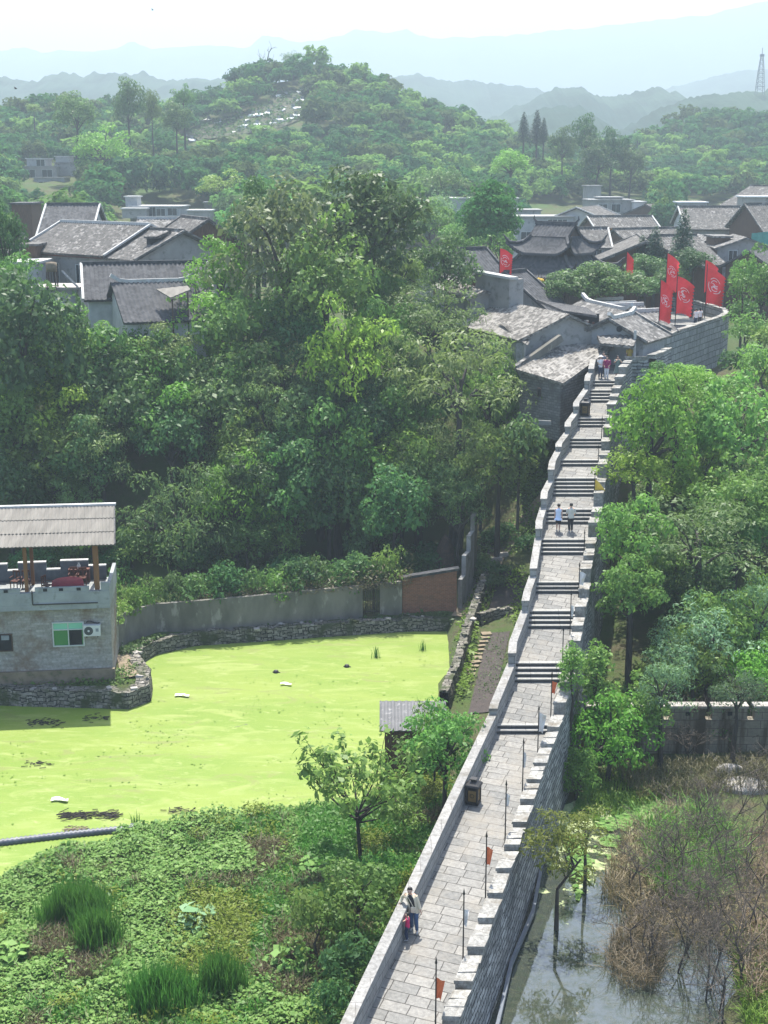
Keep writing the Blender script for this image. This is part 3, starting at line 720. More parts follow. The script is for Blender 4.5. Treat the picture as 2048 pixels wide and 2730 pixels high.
# inner kerb wall round the sunken court
kin = [at_z(1748, 893, ZB - .35), at_z(1790, 865, ZB - .35), at_z(1828, 866, ZB - .35), at_z(1836, 873, ZB - .35), at_z(1815, 880, ZB - .35)]
mb = MB()
for a, b in zip(kin, kin[1:]):
    d = (b - a); d.z = 0; d.normalize(); s_ = Vector((-d.y, d.x, 0)) * .3
    f4 = lambda p, z: Vector((p.x, p.y, z))
    mb.hexa([f4(a, 13), f4(b, 13), f4(b + s_, 13), f4(a + s_, 13)], [a, b, b + s_, a + s_], ('bottom',))
mb.build('inner_kerb', M['parapet_stone'], bas)
# the low pale wall on the outside of the bend up to the bastion
mb = MB(); a = [at_z(1584, 958, 15.3), at_z(1612, 944, 15.4), at_z(1650, 928, 15.55), at_z(1690, 908, 15.7), at_z(1722, 893, 15.7)]
for p, q2 in zip(a, a[1:]):
    d = (q2 - p); d.z = 0; d.normalize(); s_ = Vector((-d.y, d.x, 0)) * .32
    f4 = lambda v, z: Vector((v.x, v.y, z))
    mb.hexa([f4(p, 12), f4(q2, 12), f4(q2 + s_, 12), f4(p + s_, 12)], [p, q2, q2 + s_, p + s_], ('bottom',))
mb.build('bend_parapet', M['cap_stone'], wall)
# ================================================================== houses
def roof_plane(mb, e0, e1, r1, r0, period=.34, amp=.085, thick=.14, sag=.0, rows_=4):
    """corrugated tiled slope: eave e0->e1, ridge r0->r1 (above e0, e1)"""
    e0, e1, r1, r0 = map(Vector, (e0, e1, r1, r0)); L = max((e1 - e0).length, (r1 - r0).length); S = (r0 - e0).length
    n_ = (e1 - e0).cross(r0 - e0).normalized()
    if n_.z < 0: n_ = -n_
    nc = max(2, int(L / period)) * 4
    top = []
    for i in range(rows_ + 1):
        t = i / rows_; a, b = vlerp(e0, r0, t), vlerp(e1, r1, t); row = []
        for j in range(nc + 1):
            p = vlerp(a, b, j / nc) + n_ * (amp * (.5 + .5 * math.cos(2 * math.pi * j / 4)) - sag * 4 * t * (1 - t))
            row.append(p)
        top.append(row)
    flip = (e1 - e0).cross(r0 - e0).z < 0
    T = [r[::-1] for r in top] if flip else top
    mb.grid(T, uv=lambda i, j: (j / nc * L, i / rows_ * S), smooth=True)
    d = n_ * -thick
    q = [e0 + d, e1 + d, r1 + d, r0 + d]
    mb.face(q[::-1] if not flip else q)
    for a, b in ((e0, e1), (e1, r1), (r1, r0), (r0, e0)): mb.face([a + d, b + d, b + n_ * amp * .3, a + n_ * amp * .3])
def window(par, c, d, n, w, h, frame, pane, t=.06, cross=True, depth=.07):
    """c centre on the wall, d along the wall, n outward"""
    up = Vector((0, 0, 1)); fr = MB(); c = Vector(c)
    for s in (-1, 1):
        fr.bar(c + d * s * w / 2 - up * (h / 2 + t / 2) + n * depth / 2, c + d * s * w / 2 + up * (h / 2 + t / 2) + n * depth / 2, t, depth, up=n)
        fr.bar(c - d * (w / 2 - t / 2) + up * s * h / 2 + n * depth / 2, c + d * (w / 2 - t / 2) + up * s * h / 2 + n * depth / 2, t, depth, up=n)
    if cross: fr.bar(c - up * (h / 2 - t / 2) + n * depth * .4, c + up * (h / 2 - t / 2) + n * depth * .4, t * .8, depth * .8, up=n)
    f = fr.build('window', frame, par)
    pn = MB(); a = [c - d * w / 2 - up * h / 2, c + d * w / 2 - up * h / 2, c + d * w / 2 + up * h / 2, c - d * w / 2 + up * h / 2]
    pn.face([p + n * .02 for p in a]); pn.build('pane', pane, f)
    return f
m, nt, bs = _new('glass_dark'); bs.inputs['Base Color'].default_value = (.025, .033, .036, 1); bs.inputs['Roughness'].default_value = .12; M['glass_dark'] = m
m, nt, bs = _new('glass_green'); bs.inputs['Base Color'].default_value = (.02, .15, .05, 1); bs.inputs['Roughness'].default_value = .1; M['glass_green'] = m
m, nt, bs = _new('glass_mint'); bs.inputs['Base Color'].default_value = (.16, .42, .31, 1); bs.inputs['Roughness'].default_value = .15; M['glass_mint'] = m

def gable_house(name, label, cat, A, B, wn, wf, pitch, zbase, roof, wall_, wallA=None, wallB=None, over=.45, trim=None, ridge_=None, wins=(), group=None, sag=.05, drop_n=0, drop_f=0, amp=.085, tip=0.0, period=.34, fascia=None, rv=.35):
    """A, B: ridge ends; wn/wf: half widths to the near/far eave; walls run down to zbase"""
    A, B = Vector(A), Vector(B); B.z = B.z if abs(B.z - A.z) > .01 else A.z
    d = (B - A); d.z = 0; L = d.length; d.normalize(); n = Vector((d.y, -d.x, 0))
    if n.y > 0: n = -n
    zbase = min([zbase] + [gz(q.x, q.y) - .4 for q in (A + n * wn, B + n * wn, A - n * wf, B - n * wf)])
    root = thing(name, label, cat, ((A.x + B.x) / 2, (A.y + B.y) / 2, zbase), group)
    up = Vector((0, 0, 1)); rm = MB()
    def eave(P, side, w, extra): return P + n * side * (w + extra) - up * ((w + extra) * pitch)
    a, b = A - d * rv, B + d * rv
    if wn: roof_plane(rm, eave(a, 1, wn, over), eave(b, 1, wn, over), b, a, sag=sag, amp=amp, period=period)
    if wf: roof_plane(rm, eave(a, -1, wf, over), eave(b, -1, wf, over), b, a, sag=sag, amp=amp, period=period)
    ro = rm.build('roof', M[roof], root)
    if ridge_:
        rd = MB(); k = 10; pts = []
        for i in range(k + 1):
            t = i / k; e = abs(2 * t - 1); pts.append(vlerp(a, b, t) + up * (.1 + tip * max(0, e - .7) ** 1.5 * 6))
        for p, q in zip(pts, pts[1:]): rd.bar(p, q, .26, .28)
        rd.build('ridge', M[ridge_], ro)
    hn, hf = wn * pitch, wf * pitch; g = .12
    wl = MB(); na, nb = A + n * wn - up * (hn + g), B + n * wn - up * (hn + g); fa, fb = A - n * wf - up * (hf + g), B - n * wf - up * (hf + g)
    lo = lambda p: Vector((p.x, p.y, zbase))
    wl.face([lo(na), lo(nb), nb, na] if (nb - na).cross(up).dot(n) > 0 else [lo(nb), lo(na), na, nb])
    wl.face([lo(fb), lo(fa), fa, fb]); wl.face([lo(na), lo(fa), lo(fb), lo(nb)])
    wl.build('wall', M[wall_], root, weld=True)
    for P, x, y, mt in ((A, fa, na, wallA), (B, nb, fb, wallB)):
        gm = MB(); gm.face([lo(x), lo(y), y, P - up * g, x]); gm.build('gable_wall', M[mt or wall_], root)
    if trim:
        for P, sgn in ((a, -1), (b, 1)):
            tm = MB()
            for side, w in ((1, wn), (-1, wf)):
                if w: tm.bar(P + d * sgn * .04 + up * .09, eave(P, side, w, over) + d * sgn * .04 + up * .09, .2, .16)
            tm.build('verge_trim', M[trim], ro)
    if fascia:
        fm = MB(); fm.bar(eave(A, 1, wn, over * .7) - up * .2, eave(B, 1, wn, over * .7) - up * .2, .1, .24); fm.build('fascia', M[fascia], ro)
    for w in wins:
        side, t, z, ww, hh = w[:5]; fr, pn = (w[5], w[6]) if len(w) > 6 else ('win_frame', 'glass_dark')
        if side == 'n': window(root, Vector((*(na.xy * (1 - t) + nb.xy * t), z)), d, n, ww, hh, M[fr], M[pn])
        elif side == 'A': window(root, Vector((*(na.xy * (1 - t) + fa.xy * t), z)), -n, -d, ww, hh, M[fr], M[pn])
        elif side == 'B': window(root, Vector((*(nb.xy * (1 - t) + fb.xy * t), z)), -n, d, ww, hh, M[fr], M[pn])
    return root
def block_house(name, label, cat, x0, x1, ytop, ybot, Y, dep, yaw=0.0, wall_='cool_render', slab='concrete', wins=(), group=None, root=None, part='wall', lip=.25):
    """flat-roofed block between pixels x0..x1, ytop..ybot at depth Y"""
    a, b = at_Y(x0, ytop, Y), at_Y(x1, ytop, Y); zb = at_Y((x0 + x1) / 2, ybot, Y).z; w = b.x - a.x; zt = a.z
    wh = zt - zb
    if root is None: zb = min(zb, gz(a.x, Y) - .4, gz(b.x, Y) - .4)
    wb = zt - wh; c = Vector(((a.x + b.x) / 2, Y, zb)); R = Matrix.Rotation(yaw, 3, 'Z'); d, n = R @ Vector((1, 0, 0)), R @ Vector((0, -1, 0))
    if root is None: root = thing(name, label, cat, c, group)
    mb = MB(); cc = c - n * dep / 2; mb.box((cc.x, cc.y, (zb + zt) / 2), (w, dep, zt - zb), yaw); wl = mb.build(part, M[wall_], root)
    if lip:
        mb = MB(); mb.box((cc.x, cc.y, zt + .1), (w + lip * 2, dep + lip * 2, .2 - .004), yaw); mb.build('roof_slab', M[slab], root)
    for (tx, tz, ww, hh) in wins:
        p = c + d * (tx - .5) * w; p.z = wb + wh * tz
        window(root, p, d, n, ww, hh, M['win_frame'], M['glass_dark'])
    return root

# ---- village left, above the wood
Y1 = 134
A = at_Y(169, 592, Y1); B = at_Y(394, 601, Y1 - 8); B.z = A.z
gh = gable_house('grey_house', 'long grey rendered house with white framed windows and a weathered tile roof', 'house', A, B, 5.0, 4.8, .46, at_Y(150, 745, Y1).z, 'tile_brown', 'grey_render', trim='trim_white', ridge_='trim_white', fascia='fascia_red',
    wins=[('n', t, A.z - 4.3, .95, 1.75) for t in (.14, .42, .70, .93)])
A2 = at_Y(383, 611, Y1 - 7.5); B2 = at_Y(485, 624, Y1 - 12.5); B2.z = A2.z
g2 = gable_house('grey_house', 'grey house with a bare gable and a small roof dormer, joined to the long house', 'house', A2, B2, 4.6, 4.6, .46, at_Y(470, 730, 118).z, 'tile_brown', 'cool_render', wallA='grey_render', wallB='grey_render', ridge_='tile_brown', trim='tile_grey',
    wins=[('n', .35, A2.z - 4.2, 1.2, 1.0), ('n', .86, A2.z - 3.7, 1.7, 1.3)])
p = at_Y(410, 642, 121.5); mb = MB(); dm = MB(); mb.box((p.x, p.y, p.z), (.7, 1.0, .7), -.9); dmr = mb.build('dormer', M['dark_room'], g2)
roof_plane(dm, p + Vector((-.75, -.55, .36)), p + Vector((.5, -.85, .36)), p + Vector((1.5, .5, .8)), p + Vector((.2, .8, .8))); dm.build('roof', M['tile_grey'], dmr)
# dark tiled hall and the court roof in front
A = at_Y(230, 709, 110.5); B = at_Y(540, 697, 112.5); B.z = A.z = (A.z + B.z) / 2
gable_house('tiled_hall', 'wide dark tile roofed hall with a white gable edge below the grey houses', 'house', A, B, 4.4, 4.0, .5, A.z - 5.5, 'tile_black', 'white_plaster', trim='trim_white', ridge_='tile_black', amp=.11)
A = at_Y(308, 762, 104.5); B = at_Y(508, 741, 106.5); B.z = A.z = (A.z + B.z) / 2
gable_house('court_house', 'low court house with a curved white ridge and dark tile roof among the treetops', 'house', A, B, 4.6, 2.2, .5, A.z - 5, 'tile_black', 'white_plaster', ridge_='trim_white', tip=.5, amp=.1)
mb = MB(); q = [at_Y(416, 771, 102.5), at_Y(500, 762, 103.5), at_Y(508, 772, 102), at_Y(455, 794, 100.5)]; roof_plane(mb, q[3], q[2], q[1], q[0], period=.5, amp=.03, thick=.06)
o = mb.build('canopy', M['asbestos'], base=q[0]); tag(o, 'pale sheet canopy leaning beside the low court house', 'canopy')
for k, t in enumerate(((.08, .05), (.85, .05))):
    e = vlerp(q[3], q[2], t[0]); mb = MB(); mb.bar(e + Vector((0, 0, -.1)), e + Vector((0, 0, -3.2)), .1); mb.build('post', M['dark_wood'], o)
# behind
A = at_Y(133, 546, 150); B = at_Y(257, 546, 150); B.z = A.z
gable_house('white_gable_house', 'old house with a dark tile roof and a white gable with a small window', 'house', A, B, 5.2, 4.5, .62, A.z - 5.5, 'tile_dark', 'white_plaster', wallB='white_plaster', trim='trim_white', ridge_='tile_dark', wins=[('B', .5, A.z - 2.2, 1.0, 1.6, 'dark_wood', 'glass_dark')])
A = at_Y(487, 579, 136); B = at_Y(553, 580, 128); B.z = A.z
gable_house('timber_house', 'brown timber house whose plank gable faces the wood', 'house', A, B, 4.2, 4.2, .62, A.z - 5.5, 'tile_brown', 'plank_wood', ridge_='tile_brown', trim='tile_brown')
A = at_Y(375, 583, 152); B = at_Y(478, 583, 152); B.z = A.z
gable_house('low_grey_house', 'low grey roofed house behind the timber house', 'house', A, B, 4, 3, .5, A.z - 4, 'tile_grey', 'cool_render', ridge_='trim_white')
A = at_Y(-40, 626, 128); B = at_Y(60, 626, 128); B.z = A.z
gable_house('tiled_shed', 'weathered shed roof at the edge of the village by the left treetops', 'house', A, B, 3, 3, .5, A.z - 4, 'tile_brown', 'plank_wood', ridge_='tile_brown')
A = at_Y(38, 640, 143); B = at_Y(50, 640, 138); B.z = A.z
gable_house('small_house', 'small house with a white gable beside the long grey house', 'house', A, B, 1.5, 1.5, .8, A.z - 3.5, 'tile_dark', 'plank_wood', wallB='white_plaster', trim='trim_white', wins=[('B', .5, A.z - 1.3, .5, .7, 'dark_wood', 'dark_room')])
block_house('plank_shed', 'reddish plank shed standing behind a pale ledge left of the long house', 'shed', 40, 96, 656, 690, 126, 3, wall_='plank_wood', slab='tile_brown')
block_house('low_annex', 'low annex with a white flat roof edge left of the long house', 'annex', 22, 97, 704, 730, 121, 5, wall_='cool_render', slab='trim_white')
block_house('rubble_roof', 'pale flat roof littered with rubble below the long grey house', 'flat roof', 88, 205, 772, 810, 114, 4, wall_='cool_render', slab='stone_slab')
# water tank on a stand
r = thing('water_tank', 'rusty water tank on a stand with a ladder in front of the long house', 'water tank', at_Y(138, 742, 114))
c = at_Y(137, 708, 114); mb = MB(); mb.lathe((c.x, c.y, c.z - .5), [(0, 0), (.45, 0), (.47, .4), (.45, .75), (0, .82)], 14); mb.build('tank', M['path_dirt'], r)
for sx, sy in ((-.32, -.32), (.32, -.32), (.32, .32), (-.32, .32)):
    mb = MB(); mb.bar((c.x + sx, c.y + sy, c.z - .5), (c.x + sx * 1.2, c.y + sy * 1.2, c.z - 2.3), .1); mb.build('leg', M['dark_wood'], r)
mb = MB(); a0, b0 = c + Vector((.9, -.3, -.4)), c + Vector((2.6, -.3, -2.2))
for s in (-.2, .2): mb.bar(a0 + Vector((0, s, 0)), b0 + Vector((0, s, 0)), .07)
for k in range(1, 8): q_ = vlerp(a0, b0, k / 8); mb.bar(q_ + Vector((0, -.2, 0)), q_ + Vector((0, .2, 0)), .05)
mb.build('ladder', M['steel_grey'], r)
block_house('dark_shed', 'dark open shed on the slope above the white gabled house', 'shed', 31, 83, 545, 582, 165, 5, wall_='plank_wood', slab='tile_dark')
# flat concrete house under the hill
r = block_house('flat_concrete_house', 'flat roofed pale concrete house with a stair turret at the foot of the hill', 'house', 345, 480, 552, 580, 232, 7, yaw=-.08, slab='trim_white', wins=[(.25, .5, 1.5, 1.2), (.45, .45, 1.2, 2.0), (.62, .5, 1.5, 1.2), (.85, .55, 1.6, 1.2)])
block_house('', '', '', 334, 365, 526, 553, 233, 4, root=r, part='turret', slab='trim_white')
block_house('', '', '', 325, 388, 558, 582, 229, 3, root=r, part='porch', wall_='grey_render', slab='trim_white')
block_house('flat_concrete_house', 'small flat pale block in the trees right of the turret house', 'house', 500, 560, 563, 585, 225, 5, slab='trim_white', wall_='grey_render')
block_house('ruined_hut', 'ruined grey hut with one chimney block among the shrubs below the hill', 'hut', 545, 595, 541, 562, 245, 5, wall_='old_concrete')
r = block_house('hillside_block', 'stacked grey concrete house with open terraces on the left hillside', 'house', 49, 150, 445, 515, 300, 8, yaw=.05, wall_='grey_render', wins=[(.3, .75, 2.2, 1.6), (.75, .75, 2.2, 1.6)])
block_house('', '', '', 71, 120, 424, 446, 301, 6, root=r, part='upper_storey', wall_='cool_render', slab='trim_white', wins=[(.75, .5, 1.8, 1.5)])
block_house('', '', '', 145, 213, 434, 500, 303, 7, root=r, part='wing', wall_='grey_render')
block_house('', '', '', 90, 172, 475, 524, 292, 5, root=r, part='lower_storey', wall_='cool_render', wins=[(.3, .6, 2, 1.6)])
block_house('', '', '', 148, 186, 418, 436, 303, 4, root=r, part='roof_room', wall_='cool_render', slab='trim_white')
block_house('pale_roofed_hut', 'hut with a bright flat roof at the left edge of the wooded slope', 'hut', -10, 28, 418, 440, 310, 5, slab='litter_white', wall_='grey_render')

# ---- village right
A = at_Y(1172, 668, 128); B = at_Y(1288, 659, 131); B.z = A.z
gable_house('dark_tiled_house', 'house with a steep dark tile roof behind the white topped fire wall', 'house', A, B, 5.2, 4, .66, A.z - 7, 'tile_black', 'grey_render', ridge_='tile_black', amp=.06, trim='tile_black')
# fire wall
r = thing('fire_wall', 'tall grey fire wall with a sloping white cap among the pale roofs', 'wall', at_Y(1305, 800, 112))
a, b = at_Y(1268, 728, 113), at_Y(1349, 744, 109); z0 = at_Y(1300, 830, 111).z
d = (b - a); d.z = 0; d.normalize(); s_ = Vector((-d.y, d.x, 0)) * .45
lo = lambda p: Vector((p.x, p.y, z0))
mb = MB(); mb.hexa([lo(a), lo(b), lo(b + s_), lo(a + s_)], [a, b, b + s_, a + s_], ('bottom',)); e = b + s_ * 5 ; mb.hexa([lo(b + d * .003), lo(b + d * .5), lo(b + d * .5 + s_ * 3), lo(b + d * .003 + s_ * 3)], [b + d * .003, b + d * .5, b + d * .5 + s_ * 3, b + d * .003 + s_ * 3], ('bottom',)); mb.build('wall', M['grey_render'], r)
mb = MB(); up = Vector((0, 0, .2)); a_, b_ = a - d * .3 + Vector((0, 0, .004)), b + d * .8 + Vector((0, 0, .004)); mb.hexa([a_ - s_ * .4, b_ - s_ * .4, b_ + s_ * 1.4, a_ + s_ * 1.4], [a_ - s_ * .4 + up, b_ - s_ * .4 + up, b_ + s_ * 1.4 + up, a_ + s_ * 1.4 + up]); mb.build('cap', M['trim_white'], r)
A = at_Y(1352, 727, 119); B = at_Y(1396, 722, 121); B.z = A.z
gable_house('dark_tiled_house', 'short dark tile roof sloping down on the right of the fire wall', 'house', A, B, 5.5, 3, .68, A.z - 6.5, 'tile_black', 'grey_render', ridge_='tile_black', amp=.06, trim='tile_dark')
A = at_Y(1198, 742, 117); B = at_Y(1290, 776, 111); B.z = at_Y(1290, 776, 111).z
gable_house('low_court_house', 'low grey walled outhouse with a narrow pale roof left of the fire wall', 'house', A, B, 1.2, 3.0, .35, A.z - 5, 'tile_pale', 'grey_render', sag=0)
A = at_Y(1200, 712, 121); B = at_Y(1262, 738, 117); B.z = A.z - .6
gable_house('low_court_house', 'dim roof slope tucked behind the outhouse left of the fire wall', 'house', A, B, 1.6, 3.0, .4, A.z - 5, 'tile_grey', 'plank_wood', sag=0)
# pale roofs over the court
A = at_Y(1345, 790, 111); B = at_Y(1513, 862, 101); 
A.z = B.z = (A.z + B.z) / 2 + .1
gable_house('pale_roofed_house', 'house with a big pale tile roof and an open dark gable facing the walk', 'house', A, B, 3.6, 2.2, .42, A.z - 5.2, 'tile_pale', 'grey_render', wallB='grey_render', over=.5, sag=.04)
A = at_Y(1387, 834, 105); B = at_Y(1481, 882, 98.5); B.z = A.z
# the roof projecting over the court opening
r = thing('court_wing', 'wing with a pale lean roof and a dark open court beneath it', 'house', at_Y(1400, 960, 100))
q = [at_Y(1366, 892, 101.5), at_Y(1403, 918, 98.5), at_Y(1416, 898, 100.5), at_Y(1330, 852, 105)]
mb = MB(); roof_plane(mb, q[0], q[1], q[2], q[3]); mb.build('roof', M['tile_pale'], r)
mb = MB(); mb.face([at_Y(1398, 985, 98.9), at_Y(1398, 918, 98.9), at_Y(1340, 885, 103), at_Y(1340, 960, 103)][::-1]); 
mb.face([at_Y(1398, 985, 98.9), at_Y(1400, 985, 99.0), at_Y(1403, 915, 99.0), at_Y(1398, 918, 98.9)]); mb.build('wall', M['grey_render'], r)
mb = MB(); mb.face([at_Y(1376, 990, 99.5), at_Y(1402, 985, 99.2), at_Y(1402, 912, 99.2), at_Y(1376, 915, 99.5)]); mb.build('end_wall', M['concrete'], r)
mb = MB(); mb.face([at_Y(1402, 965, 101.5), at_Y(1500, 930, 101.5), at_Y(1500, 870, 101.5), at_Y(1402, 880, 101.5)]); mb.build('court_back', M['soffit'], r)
window(r, at_Y(1432, 905, 101.3), Vector((1, 0, 0)), Vector((0, -1, 0)), 1.2, 1.6, M['dark_wood'], M['dark_room'])
mb = MB(); a, b = at_Y(1404, 965, 98.6), at_Y(1495, 900, 99.8); mb.bar(a, b, .5, .5); mb.build('parapet', M['old_concrete'], r)
# stone house beside the steps
r = thing('stone_house', 'grey stone house with a single pale tile slope beside the upper steps', 'house', at_Y(1470, 1125, 96))
E0, E1 = at_Y(1376, 985, 96.8), at_Y(1503, 1023, 93.2); R0, R1 = at_Y(1472, 914, 101.5), at_Y(1640, 922, 101)
mb = MB(); roof_plane(mb, E0, E1, R1, R0, sag=.08, amp=.075, thick=.2, period=.3, rows_=6); ro = mb.build('roof', M['tile_pale'], r)
mb = MB(); mb.bar(E0 + Vector((-.05, .2, .12)), R0 + Vector((0, 0, .15)), .3, .25); mb.build('verge', M['tile_grey'], ro)
i0, i1, j0, j1 = E0 + Vector((.35, .35, -.22)), E1 + Vector((-.15, .35, -.22)), R0 + Vector((.3, -.2, -.25)), R1 + Vector((-.45, -.2, -.25))
zb = at_Y(1470, 1165, 95).z; lo = lambda p: Vector((p.x, p.y, zb))
mb = MB(); mb.face([lo(i0), lo(i1), i1, i0]); mb.face([lo(i1), lo(j1), j1, i1]); mb.face([lo(j0), lo(i0), i0, j0]); mb.face([lo(j1), lo(j0), j0, j1]); mb.build('wall', M['block_wall'], r)
window(r, at_Y(1438, 1045, 94.6), (i1 - i0).normalized(), Vector((-.2, -1, 0)), .3, .5, M['dark_wood'], M['dark_room'], cross=False)
mb = MB(); mb.bar(at_Y(1424, 1125, 92.3), at_Y(1469, 1128, 92.0), .12, .3); mb.build('ledge', M['concrete'], r)
# porch with red posts above it
r = thing('porch', 'dark open porch on red-brown posts above the stone house roof', 'porch', at_Y(1540, 895, 101))
q = [at_Y(1448, 842, 105), at_Y(1560, 860, 102.5), at_Y(1530, 845, 107), at_Y(1420, 818, 110)]
mb = MB(); roof_plane(mb, q[0], q[1], q[2], q[3], amp=.05); mb.build('roof', M['tile_grey'], r)
q = [at_Y(1500, 850, 104), at_Y(1592, 860, 102), at_Y(1560, 844, 105.5), at_Y(1430, 810, 112)]
mb = MB(); roof_plane(mb, q[0] + Vector((0, 0, .6)), q[1] + Vector((0, 0, .5)), q[2] + Vector((0, 0, .7)), q[3] + Vector((0, 0, .3)), amp=.05); mb.build('upper_roof', M['tile_dark'], r)
for x in (1497, 1550, 1568, 1582):
    mb = MB(); t = at_Y(x, 858, 102.2); mb.bar(t, t - Vector((0, 0, 2.1)), .16); mb.build('post', M['fascia_red'], r)
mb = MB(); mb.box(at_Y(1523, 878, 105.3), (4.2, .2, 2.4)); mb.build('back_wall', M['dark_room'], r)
mb = MB(); mb.box(at_Y(1556, 880, 104.9), (.7, .2, 1.5)); mb.build('door', M['cool_render'], r)
# two roofed houses inside the bend
A = at_Y(1557, 801, 116); B = at_Y(1680, 832, 107); A.z = B.z = (A.z + B.z) / 2
gable_house('court_house', 'grey tiled house with an upturned pale ridge behind the gabled gatehouse', 'house', A, B, 4.0, 3.0, .42, A.z - 4, 'tile_grey', 'grey_render', ridge_='trim_white', tip=.45)
A = at_Y(1628, 850, 101); B = at_Y(1688, 838, 105); A.z = B.z = (A.z + B.z) / 2
gable_house('gatehouse', 'gatehouse with a grey plaster gable and round vent above a ribbed lean-to', 'house', A, B, 2.6, 2.6, .5, A.z - 4, 'tile_grey', 'cool_render', wallA='cool_render', ridge_='trim_white', tip=.35, trim='tile_grey')
r = thing('lean_to', 'ribbed dark lean-to roof on a white post under the gatehouse gable', 'lean-to', at_Y(1640, 930, 99))
q = [at_Y(1600, 916, 98.5), at_Y(1690, 924, 98.0), at_Y(1702, 890, 100.6), at_Y(1592, 896, 100.8)]
mb = MB(); roof_plane(mb, q[0], q[1], q[2], q[3], period=.42, amp=.09); mb.build('roof', M['tile_grey'], r)
mb = MB(); t = at_Y(1694, 880, 99.4); mb.bar(t, t - Vector((0, 0, 2.6)), .18); mb.build('post', M['trim_white'], r)
mb = MB(); p = at_Y(1651, 877, 99.6)
for k in range(12):
    a0, a1 = k * math.pi / 6, (k + 1) * math.pi / 6
    mb.face([p, p + Vector((.22 * math.cos(a0), -.05, .22 * math.sin(a0))), p + Vector((.22 * math.cos(a1), -.05, .22 * math.sin(a1)))])
mb.build('vent', M['dark_room'], r)
for k, (xa, ya, xb, yb, Y) in enumerate(((1596, 801, 1652, 796, 122), (1613, 812, 1686, 805, 118), (1622, 816, 1706, 812, 116.5), (1680, 832, 1750, 824, 113))):
    A = at_Y(xa, ya, Y); B = at_Y(xb, yb, Y + 1); B.z = A.z
    gable_house('gallery_roof', ('small grey roof ridge nearest the trees inside the bastion', 'second low grey roof ridge inside the bastion', 'third low grey roof ridge inside the bastion court', 'grey roof with a ribbed slope just below the red banners')[k], 'roof', A, B, 1.3 if k < 3 else 2.4, 1.2, .5, A.z - 2.5, 'tile_grey', 'cool_render', ridge_='trim_white', amp=.07, period=.34)

# ---- pavilion with upturned eaves
PV = at_Y(1478, 760, 134); pav_r = thing('pavilion', 'old wooden pavilion with two tiers of upturned dark tile eaves', 'pavilion', (PV.x, PV.y, PV.z - 3))
YAW = math.radians(-38)
def hip_tier(zr, ze, hw, hd, iw, idp, lift, nm, parent):
    """one tier: eave rectangle hw x hd with flicked corners, rising to an inner rectangle iw x idp"""
    R = Matrix.Rotation(YAW, 3, 'Z'); mb = MB(); n = 28; rows_ = 8
    cor = [(-1, -1), (1, -1), (1, 1), (-1, 1)]
    for k in range(4):
        a, b = cor[k], cor[(k + 1) % 4]; P = []
        for i in range(rows_ + 1):
            t = i / rows_; row = []
            for j in range(n * 2 + 1):
                s = j / (n * 2); e = abs(2 * s - 1)
                ox = (a[0] + (b[0] - a[0]) * s); oy = (a[1] + (b[1] - a[1]) * s)
                flick = 1 + .13 * max(0, e - .6) ** 2 * 6.25 * (1 - t) ** 2
                x = ox * (hw * (1 - t) + iw * t) * flick; y = oy * (hd * (1 - t) + idp * t) * flick
                z = ze + (zr - ze) * (t ** 1.45) + lift * (max(0, e - .45) / .55) ** 2.2 * (1 - t) ** 2 + .05 * math.cos(math.pi * j)
                row.append(Vector((PV.x, PV.y, 0)) + R @ Vector((x, y, z)))
            P.append(row)
        mb.grid(P, uv=lambda i, j: (j * .13, i * .35))
        mb.grid([[p - Vector((0, 0, .22)) for p in r_][::-1] for r_ in P])
        mb.grid([[p - Vector((0, 0, .22)) for p in P[0]], P[0]])
    o = mb.build(nm, M['tile_black'], parent)
    for k in range(4):                                   # hip ridges with curled tips
        a = cor[k]; pts = []
        for i in range(12):
            t = i / 11; fl = 1 + .13 * (1 - t) ** 2 + (.05 if i == 0 else 0)
            x = a[0] * (hw * (1 - t) + iw * t) * fl; y = a[1] * (hd * (1 - t) + idp * t) * fl
            z = ze + (zr - ze) * (t ** 1.45) + (lift * (1.0 if i else 1.5)) * (1 - t) ** 2 + .12
            pts.append(Vector((PV.x, PV.y, 0)) + R @ Vector((x, y, z)))
        m2 = MB(); m2.tube(pts, [.05] + [.16] * 11, 6); m2.build('hip_ridge', M['tile_dark'], o)
    return o
zE2 = at_Y(1478, 738, 131).z; zE1 = at_Y(1478, 676, 131).z
hip_tier(zE2 + 1.9, zE2, 4.3, 3.9, 2.5, 2.3, 1.0, 'lower_roof', pav_r)
up1 = hip_tier(zE1 + 1.5, zE1, 3.2, 2.9, 2.0, 1.3, 1.05, 'upper_roof', pav_r)
R = Matrix.Rotation(YAW, 3, 'Z'); Wp = lambda x, y, z: Vector((PV.x, PV.y, 0)) + R @ Vector((x, y, z))
mb = MB(); zt = zE1 + 2.6; zs = zE1 + 1.45                    # gabled cap of the hip-and-gable roof
roof_plane(mb, Wp(-2.15, -1.35, zs), Wp(2.15, -1.35, zs), Wp(2.15, 0, zt), Wp(-2.15, 0, zt)); roof_plane(mb, Wp(2.15, 1.35, zs), Wp(-2.15, 1.35, zs), Wp(-2.15, 0, zt), Wp(2.15, 0, zt)); mb.build('gable_cap', M['tile_black'], pav_r)
mb = MB()
for s in (-1, 1): mb.face([Wp(1.95 * s, -1.2 * s, zs - .1), Wp(1.95 * s, 1.2 * s, zs - .1), Wp(1.95 * s, 0, zt - .2)])
mb.build('gable_panel', M['dark_wood'], pav_r)
